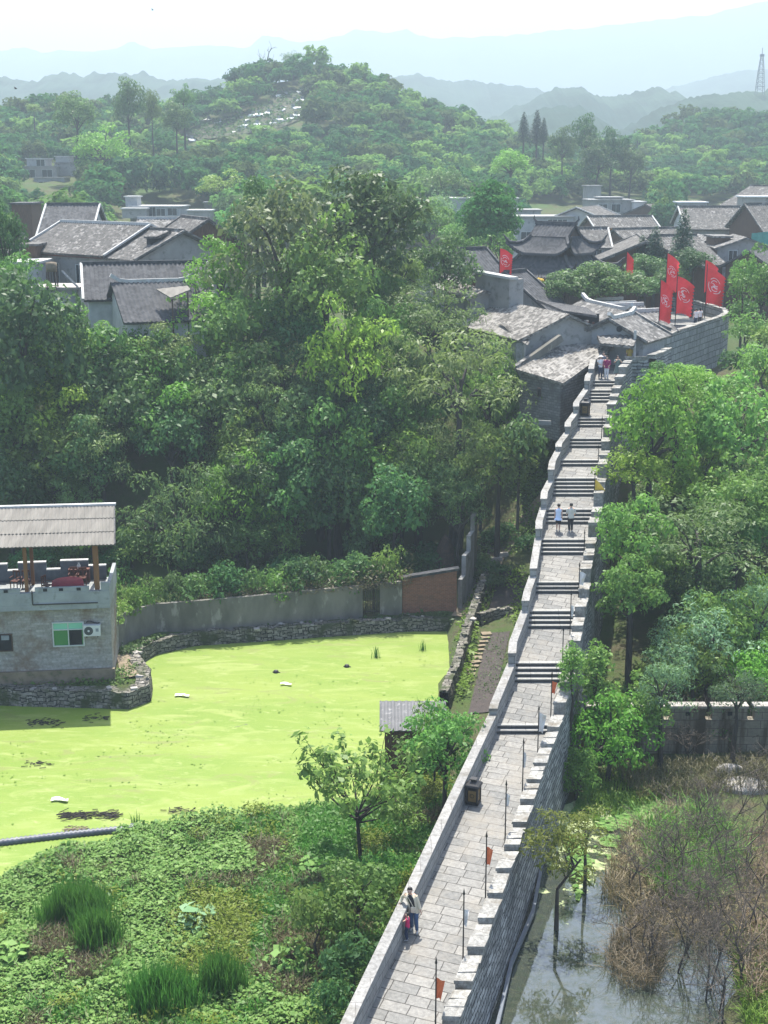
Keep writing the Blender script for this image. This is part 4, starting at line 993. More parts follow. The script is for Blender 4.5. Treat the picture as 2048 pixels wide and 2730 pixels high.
mb = MB(); mb.bar(Wp(-2.3, 0, zt + .12), Wp(2.3, 0, zt + .12), .24, .32); mb.tube([Wp(-2.2, 0, zt + .2), Wp(-2.5, 0, zt + .5), Wp(-2.45, 0, zt + .8)], [.14, .1, .04], 6); mb.tube([Wp(2.2, 0, zt + .2), Wp(2.5, 0, zt + .5), Wp(2.45, 0, zt + .8)], [.14, .1, .04], 6); mb.build('ridge', M['tile_dark'], pav_r)
mb = MB(); mb.box((PV.x, PV.y, (zE1 + zE2) / 2 + .5), (4.0, 3.6, zE1 - zE2 - .1), YAW); mb.build('upper_storey', M['dark_wood'], pav_r)
mb = MB(); mb.box((PV.x, PV.y, zE2 - 1.6), (6.0, 5.4, 3.6), YAW); mb.build('lower_storey', M['dark_wood'], pav_r)
for sx in (-1, -.33, .33, 1):
    for sy in (-1, 1):
        mb = MB(); p = Wp(sx * 3.4, sy * 3.1, zE2 + .2); mb.tube([p, p - Vector((0, 0, 3.6))], .15, 8); mb.build('column', M['dark_wood'], pav_r)
for x, y in ((1436, 750), (1444, 752)):
    r = thing('lantern', 'yellow round lantern hanging under the pavilion eave, ' + ('the left of the two' if x < 1440 else 'the right of the two'), 'lantern', at_Y(x, y, 129.8), 'lanterns under the pavilion eaves')
    c = at_Y(x, y, 129.8); mb = MB(); mb.lathe((c.x, c.y, c.z - .35), [(.02, 0), (.2, .08), (.3, .35), (.2, .62), (.02, .7)], 10); b_ = mb.build('lantern_body', M['flag_yellow'], r)
    mb = MB(); mb.bar(c + Vector((0, 0, .3)), c + Vector((0, 0, .9)), .03); mb.build('cord', M['dark_wood'], r)

# ---- back rows right
block_house('flat_grey_house', 'flat roofed blue-grey building behind the pavilion', 'building', 1382, 1530, 580, 650, 205, 8, yaw=.05, wins=[(.15, .3, 1.6, 1.2), (.62, .72, 1.4, 1.6), (.8, .72, 1.4, 1.6)])
A = at_Y(1539, 554, 206); B = at_Y(1590, 556, 218); B.z = A.z
gable_house('white_gable_house', 'white walled house with a brown roof between the flat grey building and the shop', 'house', A, B, 4, 5, .4, A.z - 6, 'tile_brown', 'white_plaster', trim='trim_white', rv=.5)
A = at_Y(1572, 578, 190); B = at_Y(1731, 572, 192); B.z = A.z
shop = gable_house('shop_house', 'long tiled shop house with an orange lettered sign under its eave', 'shop', A, B, 3.6, 3.2, .5, A.z - 5.5, 'tile_brown', 'plank_wood', ridge_='tile_brown', trim='trim_white', wallB='white_plaster')
c = at_Y(1646, 617, 186.2); mb = MB(); mb.box(c, (2.5, .12, .9)); sg = mb.build('sign_board', M['dark_wood'], shop)
td = bpy.data.curves.new('sign_lettering', 'FONT'); td.body = '食品店'; td.size = .82; td.align_x = 'CENTER'; td.align_y = 'CENTER'; td.extrude = .01
to = bpy.data.objects.new('sign_lettering', td); C.objects.link(to); bpy.context.view_layer.update()
tm_ = bpy.data.meshes.new_from_object(to.evaluated_get(bpy.context.evaluated_depsgraph_get())); bpy.data.objects.remove(to); tm_.materials.clear()
to = link_mesh('sign_lettering', tm_, M['sign_orange'], sg); to.location = Vector((c.x, c.y - .08, c.z)) - BASE[shop.name]; to.rotation_euler = (math.pi / 2, 0, 0)
A = at_Y(1452, 609, 158); B = at_Y(1612, 606, 158); B.z = A.z
gable_house('tiled_house', 'brown tiled house with a white right gable directly behind the pavilion', 'house', A, B, 4.2, 4, .55, A.z - 5.5, 'tile_brown', 'white_plaster', ridge_='tile_brown', trim='trim_white', wins=[('n', .7, A.z - 3.6, 1.2, 1.5, 'dark_wood', 'glass_dark')])
block_house('grey_annex', 'pale grey two storey annex with dark windows right of the pavilion', 'house', 1560, 1688, 665, 760, 152, 6, yaw=-.1, slab='tile_brown', wins=[(.25, .8, 1.1, 1.5), (.55, .8, 1.0, 1.4), (.75, .8, 1.0, 1.4), (.3, .35, 1.2, 1.4)])
A = at_Y(1700, 628, 156); B = at_Y(1722, 628, 142); B.z = A.z
gable_house('timber_gable_house', 'house with a timber gable and roof window facing the round tree', 'house', A, B, 6.2, 6.2, .42, A.z - 6.5, 'tile_brown', 'cool_render', wallB='plank_wood', trim='tile_grey', ridge_='tile_brown', over=.8, rv=.9)
A = at_Y(1640, 612, 172); B = at_Y(1800, 604, 176); B.z = A.z
gable_house('tiled_row', 'row of low brown roofs above the timber gabled house', 'house', A, B, 4.2, 4, .45, A.z - 5, 'tile_brown', 'plank_wood', ridge_='tile_brown')
A = at_Y(1740, 630, 150); B = at_Y(1850, 626, 152); B.z = A.z
gable_house('tiled_house', 'brown roofed house behind the two pointed evergreens', 'house', A, B, 5.5, 4, .48, A.z - 6, 'tile_brown', 'plank_wood', ridge_='tile_brown')
A = at_Y(1838, 622, 168); B = at_Y(1905, 640, 160); B.z = A.z
gable_house('tiled_house', 'grey tile roof left of the small pink-grey house', 'house', A, B, 5, 4, .5, A.z - 5.5, 'tile_grey', 'plank_wood', trim='tile_pale')
A = at_Y(1815, 552, 196); B = at_Y(1968, 547, 196); B.z = A.z
gable_house('two_storey_house', 'long two storey timber house with a brown roof and white left gable', 'house', A, B, 4.8, 4, .55, A.z - 9, 'tile_brown', 'grey_render', wallA='white_plaster', trim='trim_white', ridge_='tile_brown',
    wins=[('n', t, A.z - 4.6, 1.0, 1.2, 'dark_wood', 'glass_dark') for t in (.2, .38, .56, .74, .9)])
A = at_Y(1992, 545, 184); B = at_Y(2110, 540, 186); B.z = A.z
gable_house('two_storey_house', 'tall timber house with pale window frames at the right edge of the village', 'house', A, B, 4.8, 4, .7, A.z - 8, 'tile_brown', 'plank_wood', wallA='plank_wood', trim='tile_grey', ridge_='tile_brown', wins=[('n', t, A.z - 5, 1.5, 1.6, 'win_frame', 'glass_dark') for t in (.12, .3, .48)])
A = at_Y(2005, 496, 232); B = at_Y(2090, 500, 226); B.z = A.z
gable_house('upper_house', 'brown roofed house standing highest behind the right timber houses', 'house', A, B, 7, 5, .45, A.z - 8, 'tile_brown', 'plank_wood', ridge_='tile_brown')
block_house('terrace_house', 'pale flat terrace between the upper house and the tall timber house', 'house', 1988, 2070, 526, 560, 215, 5, slab='litter_white', wall_='grey_render')
A = at_Y(1990, 634, 150); B = at_Y(1990, 634, 158); B.x = A.x + .6; B.z = A.z
gable_house('small_house', 'small pinkish grey house with two windows beside the green netting', 'house', A, B, 3.0, 3.0, .35, A.z - 4.2, 'tile_grey', 'fascia_red', wallA='grey_render', over=.3, wins=[('A', .25, A.z - 1.9, .8, 1.0), ('A', .72, A.z - 1.9, .9, 1.1)])
block_house('brown_shed', 'red-brown boarded shed left of the small pink-grey house', 'shed', 1906, 1948, 634, 690, 153, 4, wall_='plank_wood', slab='tile_grey')
mb = MB(); a, b = at_Y(2004, 622, 160), at_Y(2080, 614, 164); zz = at_Y(2040, 672, 160).z
P = [[vlerp(a, b, j / 16) * 1.0 + Vector((0, .12 * math.sin(j * 1.7), 0)) if i else Vector((vlerp(a, b, j / 16).x, vlerp(a, b, j / 16).y + .2 * math.sin(j * 1.3), zz)) for j in range(17)] for i in range(2)]
mb.grid(P); tag(mb.build('safety_net', M['net_teal'], base=a), 'turquoise safety netting hung beside the small house at the right edge', 'netting')
A = at_Y(2000, 668, 143); B = at_Y(2080, 655, 146); B.z = A.z
gable_house('dark_roof_house', 'dark roof corner below the turquoise netting', 'house', A, B, 3, 3, .5, A.z - 4, 'tile_dark', 'plank_wood')
r = block_house('far_block', 'grey concrete block with a white end under the right hill', 'building', 1573, 1690, 535, 575, 245, 8, wall_='grey_render', wins=[(.3, .5, 1.6, 1.4), (.6, .5, 1.6, 1.4)])
block_house('', '', '', 1600, 1660, 528, 537, 246, 6, root=r, part='upper_storey', wall_='concrete', slab='concrete')
block_house('', '', '', 1690, 1720, 540, 576, 243, 6, root=r, part='end_block', wall_='white_plaster', slab='trim_white')
block_house('far_block', 'small beige block high between the trees left of the grey block', 'building', 1565, 1603, 497, 540, 262, 5, wall_='grey_render')
block_house('far_block', 'pale two storey block half hidden behind the round tree', 'building', 1345, 1380, 530, 640, 222, 6, slab='trim_white')
block_house('far_block', 'low block with roof clutter left of the flat grey building', 'building', 1380, 1442, 562, 585, 226, 6, slab='concrete')
block_house('far_block', 'thin pale roof in the trees left of the round tree', 'building', 1205, 1255, 530, 545, 236, 6, slab='trim_white')
block_house('far_block', 'low house with a bright flat roof at the foot of the right hill', 'building', 1815, 1885, 541, 552, 232, 5, slab='litter_white')
A = at_Y(1722, 545, 240); B = at_Y(1765, 543, 246); B.z = A.z
gable_house('far_house', 'small far house with a dull brown roof right of the grey block', 'house', A, B, 4, 4, .4, A.z - 4.5, 'tile_brown', 'plank_wood')
# ================================================================== round the pond
def rock_wall(name, label, pts, h, thick, m='rubble', seed=1, cat='stone wall', stones=True, inward=1, base=-.6, part_stones=False):
    """dry stone wall along points at its foot; the far side rises straight, the top is ragged"""
    rg = random.Random(seed); P = []; path = []
    for a, b in zip(pts, pts[1:]):
        n = max(1, int((b - a).length / .3))
        for k in range(n): path.append(vlerp(a, b, k / n))
    path.append(pts[-1]); nrm = []
    for i, p in enumerate(path):
        t = path[min(i + 2, len(path) - 1)] - path[max(i - 2, 0)]; t.z = 0; t.normalize(); nrm.append(Vector((-t.y, t.x, 0)) * inward)
    hs = [h + .16 * mnoise.noise(Vector((p.x * 1.7, p.y * 1.7, seed))) + .1 * mnoise.noise(Vector((p.x * 5, p.y * 5, seed))) for p in path]
    rows_ = []
    for f, o in ((0, 0), (.25, .02), (.5, .05), (.75, .08), (1, .14), (1.0, thick * .5), (1.0, thick), (0, thick)):
        row = []
        for p, n, hh in zip(path, nrm, hs):
            jit = .09 * mnoise.noise(Vector((p.x * 3.1, p.y * 3.1, f * 4 + seed)))
            row.append(Vector((p.x, p.y, 0)) + n * (o + jit) + Vector((0, 0, p.z + base + (hh - base) * f + (.05 * mnoise.noise(Vector((p.x * 4, p.y * 4, o * 9))) if f == 1 else 0))))
        rows_.append(row)
    mb = MB(); mb.grid(rows_ if inward < 0 else [r[::-1] for r in rows_], smooth=False)
    mb.uv = [mb.auto([mb.v[i] for i in f]) for f in mb.f]
    o = mb.build(name, M[m], base=path[len(path) // 2]); tag(o, label, cat)
    if stones:
        for k in range(int(len(path) * .35)):
            i = rg.randrange(len(path)); p = path[i] + nrm[i] * rg.uniform(.05, thick * .8) + Vector((0, 0, hs[i] + .03)); s_ = rg.uniform(.18, .42)
            b = MB(); T = Matrix.Rotation(rg.uniform(-.2, .2), 3, 'X')
            b.box((p.x, p.y, p.z), (s_, s_ * rg.uniform(.5, .8), s_ * rg.uniform(.25, .4)), rg.uniform(0, 3), T)
            b.build('loose_stone', M['stone_slab' if rg.random() < .45 else 'rubble'], o)
    return o
Z0 = lambda L: [at_z(x, y, 0) for x, y in L]
rock_wall('stone_embankment', 'mossy rubble embankment under the old pond house ending in a broken pier', Z0([(-420, 1882), (0, 1882), (345, 1892), (406, 1869), (409, 1826), (373, 1776)]), .95, .9, seed=3, cat='embankment')
rock_wall('stone_revetment', 'long rubble revetment holding the far bank of the pond below the concrete wall', Z0([(373, 1776), (420, 1746), (520, 1723), (700, 1711), (900, 1697), (1100, 1684), (1196, 1684)]), .85, .7, seed=5, cat='revetment')
rock_wall('garden_wall', 'overgrown rubble wall between the pond bank and the dark vegetable beds', [at_z(x, y, z) for x, y, z in ((1200, 1900, .3), (1235, 1810, .4), (1262, 1710, .5), (1288, 1630, .7), (1310, 1560, 1.2), (1326, 1500, 2.0))], 1.15, .6, seed=8, cat='garden wall', base=-1)
r = rock_wall('ditch_wall', 'low stone wall across the ditch between the two vegetable beds', [at_z(x, y, .8) for x, y in ((1285, 1668), (1320, 1655), (1372, 1650))], .7, .5, seed=9, cat='garden wall', base=-.6)
# concrete perimeter wall with gate, brick bay and coping
r = thing('perimeter_wall', 'long stained concrete garden wall with a barred gate and a red brick end bay', 'wall', at_z(700, 1661, 1.0))
bot = [(300, 1748), (345, 1703), (416, 1681), (530, 1673), (648, 1665), (800, 1652), (967, 1639)]
topy = [1660, 1628, 1611, 1602, 1592, 1577, 1561]
Pb = [at_z(x, y, 1.0) for x, y in bot]; Pt = [Vector((p.x, p.y, at_Y(x, ty, p.y).z)) for p, (x, y), ty in zip(Pb, bot, topy)]
mb = MB()
for i in range(len(Pb) - 1):
    o = Vector((0, .28, 0)); lo = lambda p: Vector((p.x, p.y, -.3))
    mb.hexa([lo(Pb[i]), lo(Pb[i + 1]), lo(Pb[i + 1]) + o, lo(Pb[i]) + o], [Pt[i], Pt[i + 1], Pt[i + 1] + o, Pt[i] + o], ('bottom',))
mb.build('concrete_panel', M['old_concrete'], r)
def bay(x0, x1, yt0, yt1, yb, m, nm, th=.3, y_off=0):
    a, b = at_z(x0, yb, 1.0), at_z(x1, yb - 4, 1.05); ta, tb = at_Y(x0, yt0, a.y), at_Y(x1, yt1, b.y); o = Vector((0, th, 0))
    mb = MB(); a.z = b.z = -.2; mb.hexa([a, b, b + o, a + o], [ta, tb, tb + o, ta + o], ('bottom',)); mb.build(nm, M[m], r); return ta, tb
bay(1013, 1072, 1556, 1551, 1634, 'old_concrete', 'gate_pier')
ta, tb = bay(1073, 1218, 1545, 1520, 1630, 'red_brick', 'brick_bay')
mb = MB(); mb.bar(ta + Vector((-.1, .15, .08)), tb + Vector((.15, .15, .08)), .55, .16); mb.build('coping', M['tile_black'], r)
g0, g1 = at_z(969, 1638, 1.0), at_z(1011, 1636, 1.0); gt = at_Y(990, 1560, g0.y).z
gm = MB()
for k in range(8): p = vlerp(g0, g1, k / 7); gm.bar((p.x, p.y + .1, 1.0), (p.x, p.y + .1, gt), .05)
for z in (1.15, 1.9, gt - .05): gm.bar((g0.x, g0.y + .1, z), (g1.x, g1.y + .1, z), .06)
gm.build('gate', M['pole_black'], r)
# stepped wall climbing beside the path
for nm, (x, yb, yt, z) in enumerate(((1224, 1600, 1545, 1.4), (1234, 1545, 1490, 2.3), (1246, 1500, 1440, 3.2), (1253, 1455, 1368, 4.0))): pass
r = thing('stepped_wall', 'narrow pale wall stepping up the slope beside the dirt path', 'wall', at_z(1224, 1600, 1.2))
pts = [at_z(1220, 1612, 1.2), at_z(1230, 1560, 2.2), at_z(1243, 1500, 3.4), at_z(1254, 1450, 4.3)]; hs = [1.3, 1.5, 1.7, 2.4]
for k in range(4):
    a = pts[k]; b = pts[k + 1] if k < 3 else pts[3] + (pts[3] - pts[2]) * .7
    zt = max(a.z, b.z) + hs[k] * .55; d = (b - a); d.z = 0; d.normalize(); o = Vector((d.y, -d.x, 0)) * .28
    lo = lambda p, z: Vector((p.x, p.y, z))
    mb = MB(); b2 = b - d * .004; mb.hexa([lo(a, -1), lo(a + o, -1), lo(b2 + o, -1), lo(b2, -1)], [lo(a, zt), lo(a + o, zt), lo(b2 + o, zt), lo(b2, zt)], ('bottom',)); mb.build('wall_step', M['concrete' if k != 3 else 'old_concrete'], r)
# brown heap
c = at_z(1187, 1509, 2.4); mb = MB(); P = []
for i in range(9):
    t = i / 8; row = []
    for k in range(17):
        a = k / 16 * 6.283; rr = .72 * (1 - t ** 2.2) ** .6 * (1 + .12 * mnoise.noise(Vector((math.cos(a) * 2, math.sin(a) * 2, t * 4))))
        row.append((c.x + rr * math.cos(a), c.y + rr * math.sin(a), c.z - .6 + t * 2.9))
    P.append(row)
mb.grid(P); tag(mb.build('brush_heap', M['haystack'], base=c), 'brown pointed heap of dry brush standing behind the brick wall', 'brush heap')
# beds, path, stepping stones
G = ground_at
def sheet(name, quad, m, rows_=8, lift=.06, wob=0.0):
    a, b, c, d = [G(*q) for q in quad]
    drape(name, [(vlerp(a, d, k / rows_), vlerp(b, c, k / rows_)) for k in range(rows_ + 1)], M[m], lift)
sheet('garden_bed', ((1298, 1640), (1375, 1645), (1404, 1529), (1328, 1516)), 'garden_soil')
sheet('garden_bed', ((1248, 1905), (1312, 1898), (1360, 1684), (1300, 1690)), 'garden_soil', 12)
pp = [(1232, 1645), (1262, 1600), (1292, 1540), (1318, 1480), (1368, 1420), (1425, 1352), (1462, 1305)]; W_ = [.7, .7, .8, .9, 1.0, .9, .7]
ribs = []
for (x, y), w in zip(pp, W_):
    p = G(x, y); ribs.append((p - Vector((w, .2, 0)), p + Vector((w, -.2, 0))))
R2 = []
for (a, b), (c, d) in zip(ribs, ribs[1:]):
    for k in range(4): R2.append((vlerp(a, c, k / 4), vlerp(b, d, k / 4)))
drape('path', R2 + [ribs[-1]], M['path_dirt'], .1)
rg = random.Random(5)
for k in range(11):
    t = k / 10; x, y = 1296 - 42 * t + rg.uniform(-3, 3), 1692 + 108 * t
    p = G(x, y); mb = MB(); T = Matrix.Rotation(rg.uniform(-.1, .1), 3, 'X'); mb.box((0, 0, .05), (rg.uniform(.45, .65), rg.uniform(.35, .5), .12), rg.uniform(-.4, .4), T)
    o = mb.build('stepping_stone', M['path_dirt']); o.location = p; tag(o, 'flat brown stepping stone in the ditch beside the lower vegetable bed', 'stepping stone', 'stepping stones in the ditch')
for x, y in ((1324, 1497), (1340, 1484)):
    p = G(x, y); mb = MB(); mb.box((0, 0, .15), (.75, .35, .3), .2); o = mb.build('stone_block', M['stone_slab']); o.location = p
    tag(o, 'white stone block at the head of the garden wall, ' + ('nearer the pond' if x < 1330 else 'nearer the steps'), 'stone block', 'white stone blocks by the path')

sheet('path', ((312, 1752), (345, 1752), (372, 1806), (322, 1812)), 'path_dirt', 5, .14)
# ------------------------------------------------------------------ the old house on the pond
HC = at_z(302, 1795, 1.2); yaw_h = math.radians(6.5)
HU = Vector((-math.cos(yaw_h), -math.sin(yaw_h), 0)); HN = Vector((math.sin(yaw_h), -math.cos(yaw_h), 0))      # u runs left, n towards the pond
def hp(u, w, z): p = HC + HU * u - HN * w; return Vector((p.x, p.y, z))
hs = thing('pond_house', 'two storey house on the pond with an open roofed terrace and worn grey brick wall', 'house', HC)
def hbox(mb, u0, u1, w0, w1, z0, z1): mb.hexa([hp(u1, w0, z0), hp(u0, w0, z0), hp(u0, w1, z0), hp(u1, w1, z0)], [hp(u1, w0, z1), hp(u0, w0, z1), hp(u0, w1, z1), hp(u1, w1, z1)])
mb = MB(); hbox(mb, 0, 13, 0, 4.6, 1.0, 5.15); mb.build('brick_wall', M['grey_brick'], hs)
mb = MB(); hbox(mb, -.12, 13, -.22, 0 - .003, .2, 1.55); mb.build('plinth', M['path_dirt'], hs)
mb = MB(); hbox(mb, -.04, 13, -.35, 4.7, 5.15 + .003, 5.45); mb.build('terrace_slab', M['balcony_render'], hs)
mb = MB(); z0, z1 = 5.454, 6.15
for u0, u1, zt in ((-.04, .42, 6.62), (1.05, 3.95, 6.42), (4.75, 6.2, 6.40), (7.0, 9.5, 6.4), (10, 13, 6.4)): hbox(mb, u0, u1, -.33, -.13, z1 + .003, zt)
hbox(mb, -.04, 13, -.35, -.12, z0, z1); hbox(mb, -.04, .16, -.115, 4.7, z0, 6.3); mb.build('front_parapet', M['balcony_render'], hs)
mb = MB()
for u in (1.6, 2.55, 3.4, 5.5, 8.0): mb.box(hp(u, -.34, 6.3), (.22, .03, .16), yaw_h)
mb.build('drain_hole', M['dark_room'], hs)
mb = MB(); mb.bar(hp(4.1, -.4, 6.3), hp(4.1, -.4, 5.5), .05); mb.bar(hp(4.1, -.4, 5.5), hp(.6, -.4, 5.5), .05); mb.build('downpipe', M['pole_black'], hs)
# back parapet, stepped, white edges
for u0, u1, zt in ((.5, 1.5, 6.25), (1.5, 3.1, 6.6), (3.1, 3.9, 6.1), (3.9, 5.5, 6.55), (5.5, 6.1, 6.1), (6.1, 8.0, 6.5), (8, 13, 6.2)):
    mb = MB(); hbox(mb, u0 + .004, u1 - .004, 4.25, 4.45, 5.454, zt); o = mb.build('back_panel', M['panel_blue'], hs)
    mb = MB(); hbox(mb, u0, u1, 4.2, 4.5, zt + .003, zt + .07); mb.build('white_cap', M['trim_white'], o)
for u, w, s in ((.62, .02, .26), (1.05, 3.6, .22), (4.42, .02, .2), (8.6, .02, .2), (4.6, 3.6, .18), (8.8, 3.6, .18)):
    mb = MB(); hbox(mb, u - s / 2, u + s / 2, w - s / 2, w + s / 2, 5.46 if w > 1 else 6.156, 9.3 if w > 1 else 8.86); mb.build('post', M['orange_wood'], hs)
mb = MB(); hbox(mb, -.2, 13, -.05, .1, 8.7, 8.9); hbox(mb, -.2, 13, 3.5, 3.66, 9.25, 9.42); mb.build('beam', M['dark_wood'], hs)
# corrugated sheets in three overlapping courses
ro = None; e0, e1 = hp(13, -.75, 8.86), hp(-.5, -.75, 8.86); r0, r1 = hp(13, 4.1, 9.85), hp(-.15, 4.1, 9.85)
rf = MB()
for k in range(3):
    a0, a1 = k / 3 - (.02 if k else 0), (k + 1) / 3; up = Vector((0, 0, .035 * k))
    roof_plane(rf, vlerp(e0, r0, a0) + up, vlerp(e1, r1, a0) + up, vlerp(e1, r1, a1) + up, vlerp(e0, r0, a1) + up, period=.2, amp=.06, thick=.02, rows_=2)
ro = rf.build('roof', M['asbestos'], hs)
mb = MB(); mb.bar(r0 + Vector((0, 0, .13)), r1 + Vector((.1, 0, .13)), .3, .12); mb.build('ridge', M['trim_white'], ro)
mb = MB(); mb.bar(e1 + Vector((.02, 0, .0)), r1 + Vector((.02, 0, .0)), .06, .2); mb.build('verge', M['tile_dark'], ro)
# green window
d = -HU; c = hp(2.33, 0, 3.62); fr = window(hs, c, d, HN, 1.66, 1.36, M['win_frame'], M['glass_green'], t=.07)
mb = MB(); mb.bar(c - d * .83 + Vector((0, 0, .27)) + HN * .035, c + d * .83 + Vector((0, 0, .27)) + HN * .035, .055, .065, up=HN); mb.build('transom', M['win_frame'], fr)
mb = MB(); a = c + Vector((0, 0, .47)) + HN * .03; q = [a - d * .8 - Vector((0, 0, .18)), a + d * .8 - Vector((0, 0, .18)), a + d * .8 + Vector((0, 0, .18)), a - d * .8 + Vector((0, 0, .18))]; mb.face(q); mb.build('fanlight', M['glass_mint'], fr)
mb = MB(); a = c + d * .4 - Vector((0, 0, .22)) + HN * .032; q = [a - d * .35 - Vector((0, 0, .44)), a + d * .33 - Vector((0, 0, .44)), a + d * .33 + Vector((0, 0, .44)), a - d * .35 + Vector((0, 0, .44))]; mb.face(q); mb.build('open_sash', M['dark_room'], fr)
f2 = window(hs, hp(6.0, 0, 3.25), d, HN, 1.2, .95, M['dark_wood'], M['dark_room'], cross=False)
mb = MB(); mb.box(hp(5.75, -.06, 3.55), (.42, .06, .26), yaw_h); mb.build('vent_box', M['steel_grey'], f2)
# air conditioner
ac = thing('air_conditioner', 'white outdoor air conditioner unit beside the green window of the pond house', 'air conditioner', hp(1.0, -.2, 3.55))
def obox(nm, m, u, w, z, su, sw, sz, par): mb = MB(); hbox(mb, u - su / 2, u + su / 2, w - sw / 2, w + sw / 2, z - sz / 2, z + sz / 2); return mb.build(nm, M[m], par)
obox('casing', 'ac_white', 1.0, -.24, 3.88, .92, .32, .62, ac)
def disc(par, nm, m, c, r, n=18, off=.0):
    mb = MB(); c = c + HN * off
    mb.face([c + HU * (-r * math.cos(2 * math.pi * k / n)) + Vector((0, 0, r * math.sin(2 * math.pi * k / n))) for k in range(n)]); return mb.build(nm, M[m], par)
g = disc(ac, 'fan_grille', 'ac_dark', hp(1.18, -.404, 3.88), .25); disc(ac, 'fan_hub', 'ac_white', hp(1.18, -.41, 3.88), .06)
obox('label_plate', 'steel_grey', .72, -.405, 3.92, .16, .01, .18, ac)
for u in (.7, 1.3): mb = MB(); mb.bar(hp(u, 0, 3.5), hp(u, -.42, 3.53), .05); mb.build('bracket', M['pole_black'], ac)
mb = MB(); pts = [hp(.95 + .35 * math.cos(t), -.1, 4.28 + .07 * math.sin(t * 2)) for t in np.linspace(0, 3, 9)]; mb.tube(pts, .035, 6); mb.build('hose', M['pole_black'], ac)
# terrace furniture
tb_ = thing('round_table', 'round table under a red cloth on the pond house terrace', 'table', hp(2.4, 1.5, 5.46))
c = hp(2.4, 1.5, 5.46); mb = MB(); mb.lathe(c, [(0, .78), (.85, .78), (.86, .74), (.9, .45)], 24); mb.build('tablecloth', M['table_red'], tb_); mb = MB(); mb.lathe(c, [(.3, 0), (.1, .06), (.08, .73)], 10); mb.build('pedestal', M['chair_wood'], tb_)
def chair(u, w, yaw, label):
    t = thing('wooden_chair', label, 'chair', (0, 0, 0), 'carved chairs on the terrace')
    for nm, bx in (('seat', [((0, 0, .45), (.46, .46, .05))]), ('backrest', [((0, .21, .95), (.44, .04, .12)), ((-.2, .21, .72), (.045, .045, .5)), ((.2, .21, .72), (.045, .045, .5)), ((0, .21, .7), (.12, .03, .4))])):
        mb = MB()
        for c_, s_ in bx: mb.box(c_, s_)
        mb.build(nm, M['chair_wood'], t)
    for sx in (-.2, .2):
        for sy in (-.2, .2): mb = MB(); mb.box((sx, sy, .21), (.045, .045, .42)); mb.build('leg', M['chair_wood'], t)
        mb = MB(); mb.box((sx * 1.1, -.02, .66), (.05, .42, .04)); mb.build('armrest', M['chair_wood'], t)
    t.location = hp(u, w, 5.46); t.rotation_euler = (0, 0, yaw)
chair(1.75, 3.2, .1, 'carved wooden chair against the blue panel behind the red table'); chair(2.3, 3.3, .0, 'second carved wooden chair behind the red table, nearer the middle post')
chair(4.9, 3.0, .2, 'carved wooden chair left of the middle terrace post'); chair(5.5, 3.0, -.2, 'carved wooden chair farthest from the red table'); chair(3.6, 1.9, 1.2, 'wooden chair pulled up to the left side of the red table')
r = thing('tea_cabinet', 'low carved wooden cabinet with a white vase against the back panel of the terrace', 'cabinet', hp(2.0, 3.8, 5.46))
obox('cabinet_body', 'chair_wood', 2.0, 3.85, 5.46 + .4, 1.2, .4, .8, r); obox('door', 'dark_wood', 1.75, 3.64, 5.85, .5, .02, .6, r); obox('door', 'dark_wood', 2.3, 3.64, 5.85, .5, .02, .6, r)
c = hp(2.0, 3.8, 6.262); r = mb = MB(); mb.lathe(c, [(.05, 0), (.1, .1), (.11, .2), (.04, .3), (.06, .36)], 10); tag(mb.build('vase', M['ac_white'], base=c), 'white vase standing on the terrace cabinet', 'vase')

# ------------------------------------------------------------------ shed by the bush
SC = at_z(1060, 2062, .4); sh = thing('tool_shed', 'small brown board shed with a grey ribbed roof at the pond edge by the wall', 'shed', SC)
w, dp = 2.75, 2.0; zt = at_Y(1060, 1945, SC.y).z; x0 = at_z(1026, 2062, .4).x
mb = MB(); mb.box((x0 + w / 2, SC.y + dp / 2, (zt + .2) / 2), (w, dp, zt - .2)); mb.build('board_wall', M['plank_wood'], sh)
mb = MB()
for k in range(14): mb.box((x0 + .1 + k * .2, SC.y - .012, (zt + .3) / 2), (.14, .024, zt - .35))
mb.build('board_facing', M['plank_wood'], sh)
mb = MB(); roof_plane(mb, (x0 - .25, SC.y - .3, zt + .05), (x0 + w + .25, SC.y - .3, zt + .05), (x0 + w + .25, SC.y + dp + .2, zt + .55), (x0 - .25, SC.y + dp + .2, zt + .55), period=.3, amp=.06, thick=.05); mb.build('roof', M['tin_roof'], sh)
mb = MB(); mb.box((x0 + w * .7, SC.y - .03, .9), (.75, .05, 1.5)); mb.build('door', M['dark_wood'], sh)

# ------------------------------------------------------------------ things in the water
a, b = at_z(-60, 2255, .08), at_z(366, 2207, .08); pr = thing('drain_pipe', 'dark ribbed drain pipe floating on the duckweed', 'pipe', a)
pts = []; rr = []; n = 72
for k in range(n): pts.append(vlerp(a, b, k / (n - 1)) + Vector((0, .06 * math.sin(k * .05), 0))); rr.append(.2 if k % 2 else .14)
mb = MB(); mb.tube(pts, rr, 10); mb.build('ribbed_hose', M['pipe_plastic'], pr)
mb = MB(); mb.tube([b + Vector((-.3, 0, 0)), b + Vector((.35, .02, 0))], [.2, .2], 12); mb.build('end_collar', M['pipe_plastic'], pr)
for x, y, lab in ((736, 1793, 'black bundle floating in the middle of the pond'), (925, 1778, 'flat black lump floating nearer the far bank')):
    c = at_z(x, y, 0); mb = MB(); mb.lathe(c, [(.02, .17), (.12, .14), (.17, .05), (.16, -.1)], 10); mb.tube([c + Vector((-.2, .02, .03)), c + Vector((.25, -.05, .02))], .03, 5); tag(mb.build('floating_bundle', M['bin_black'], base=c), lab, 'rubbish')
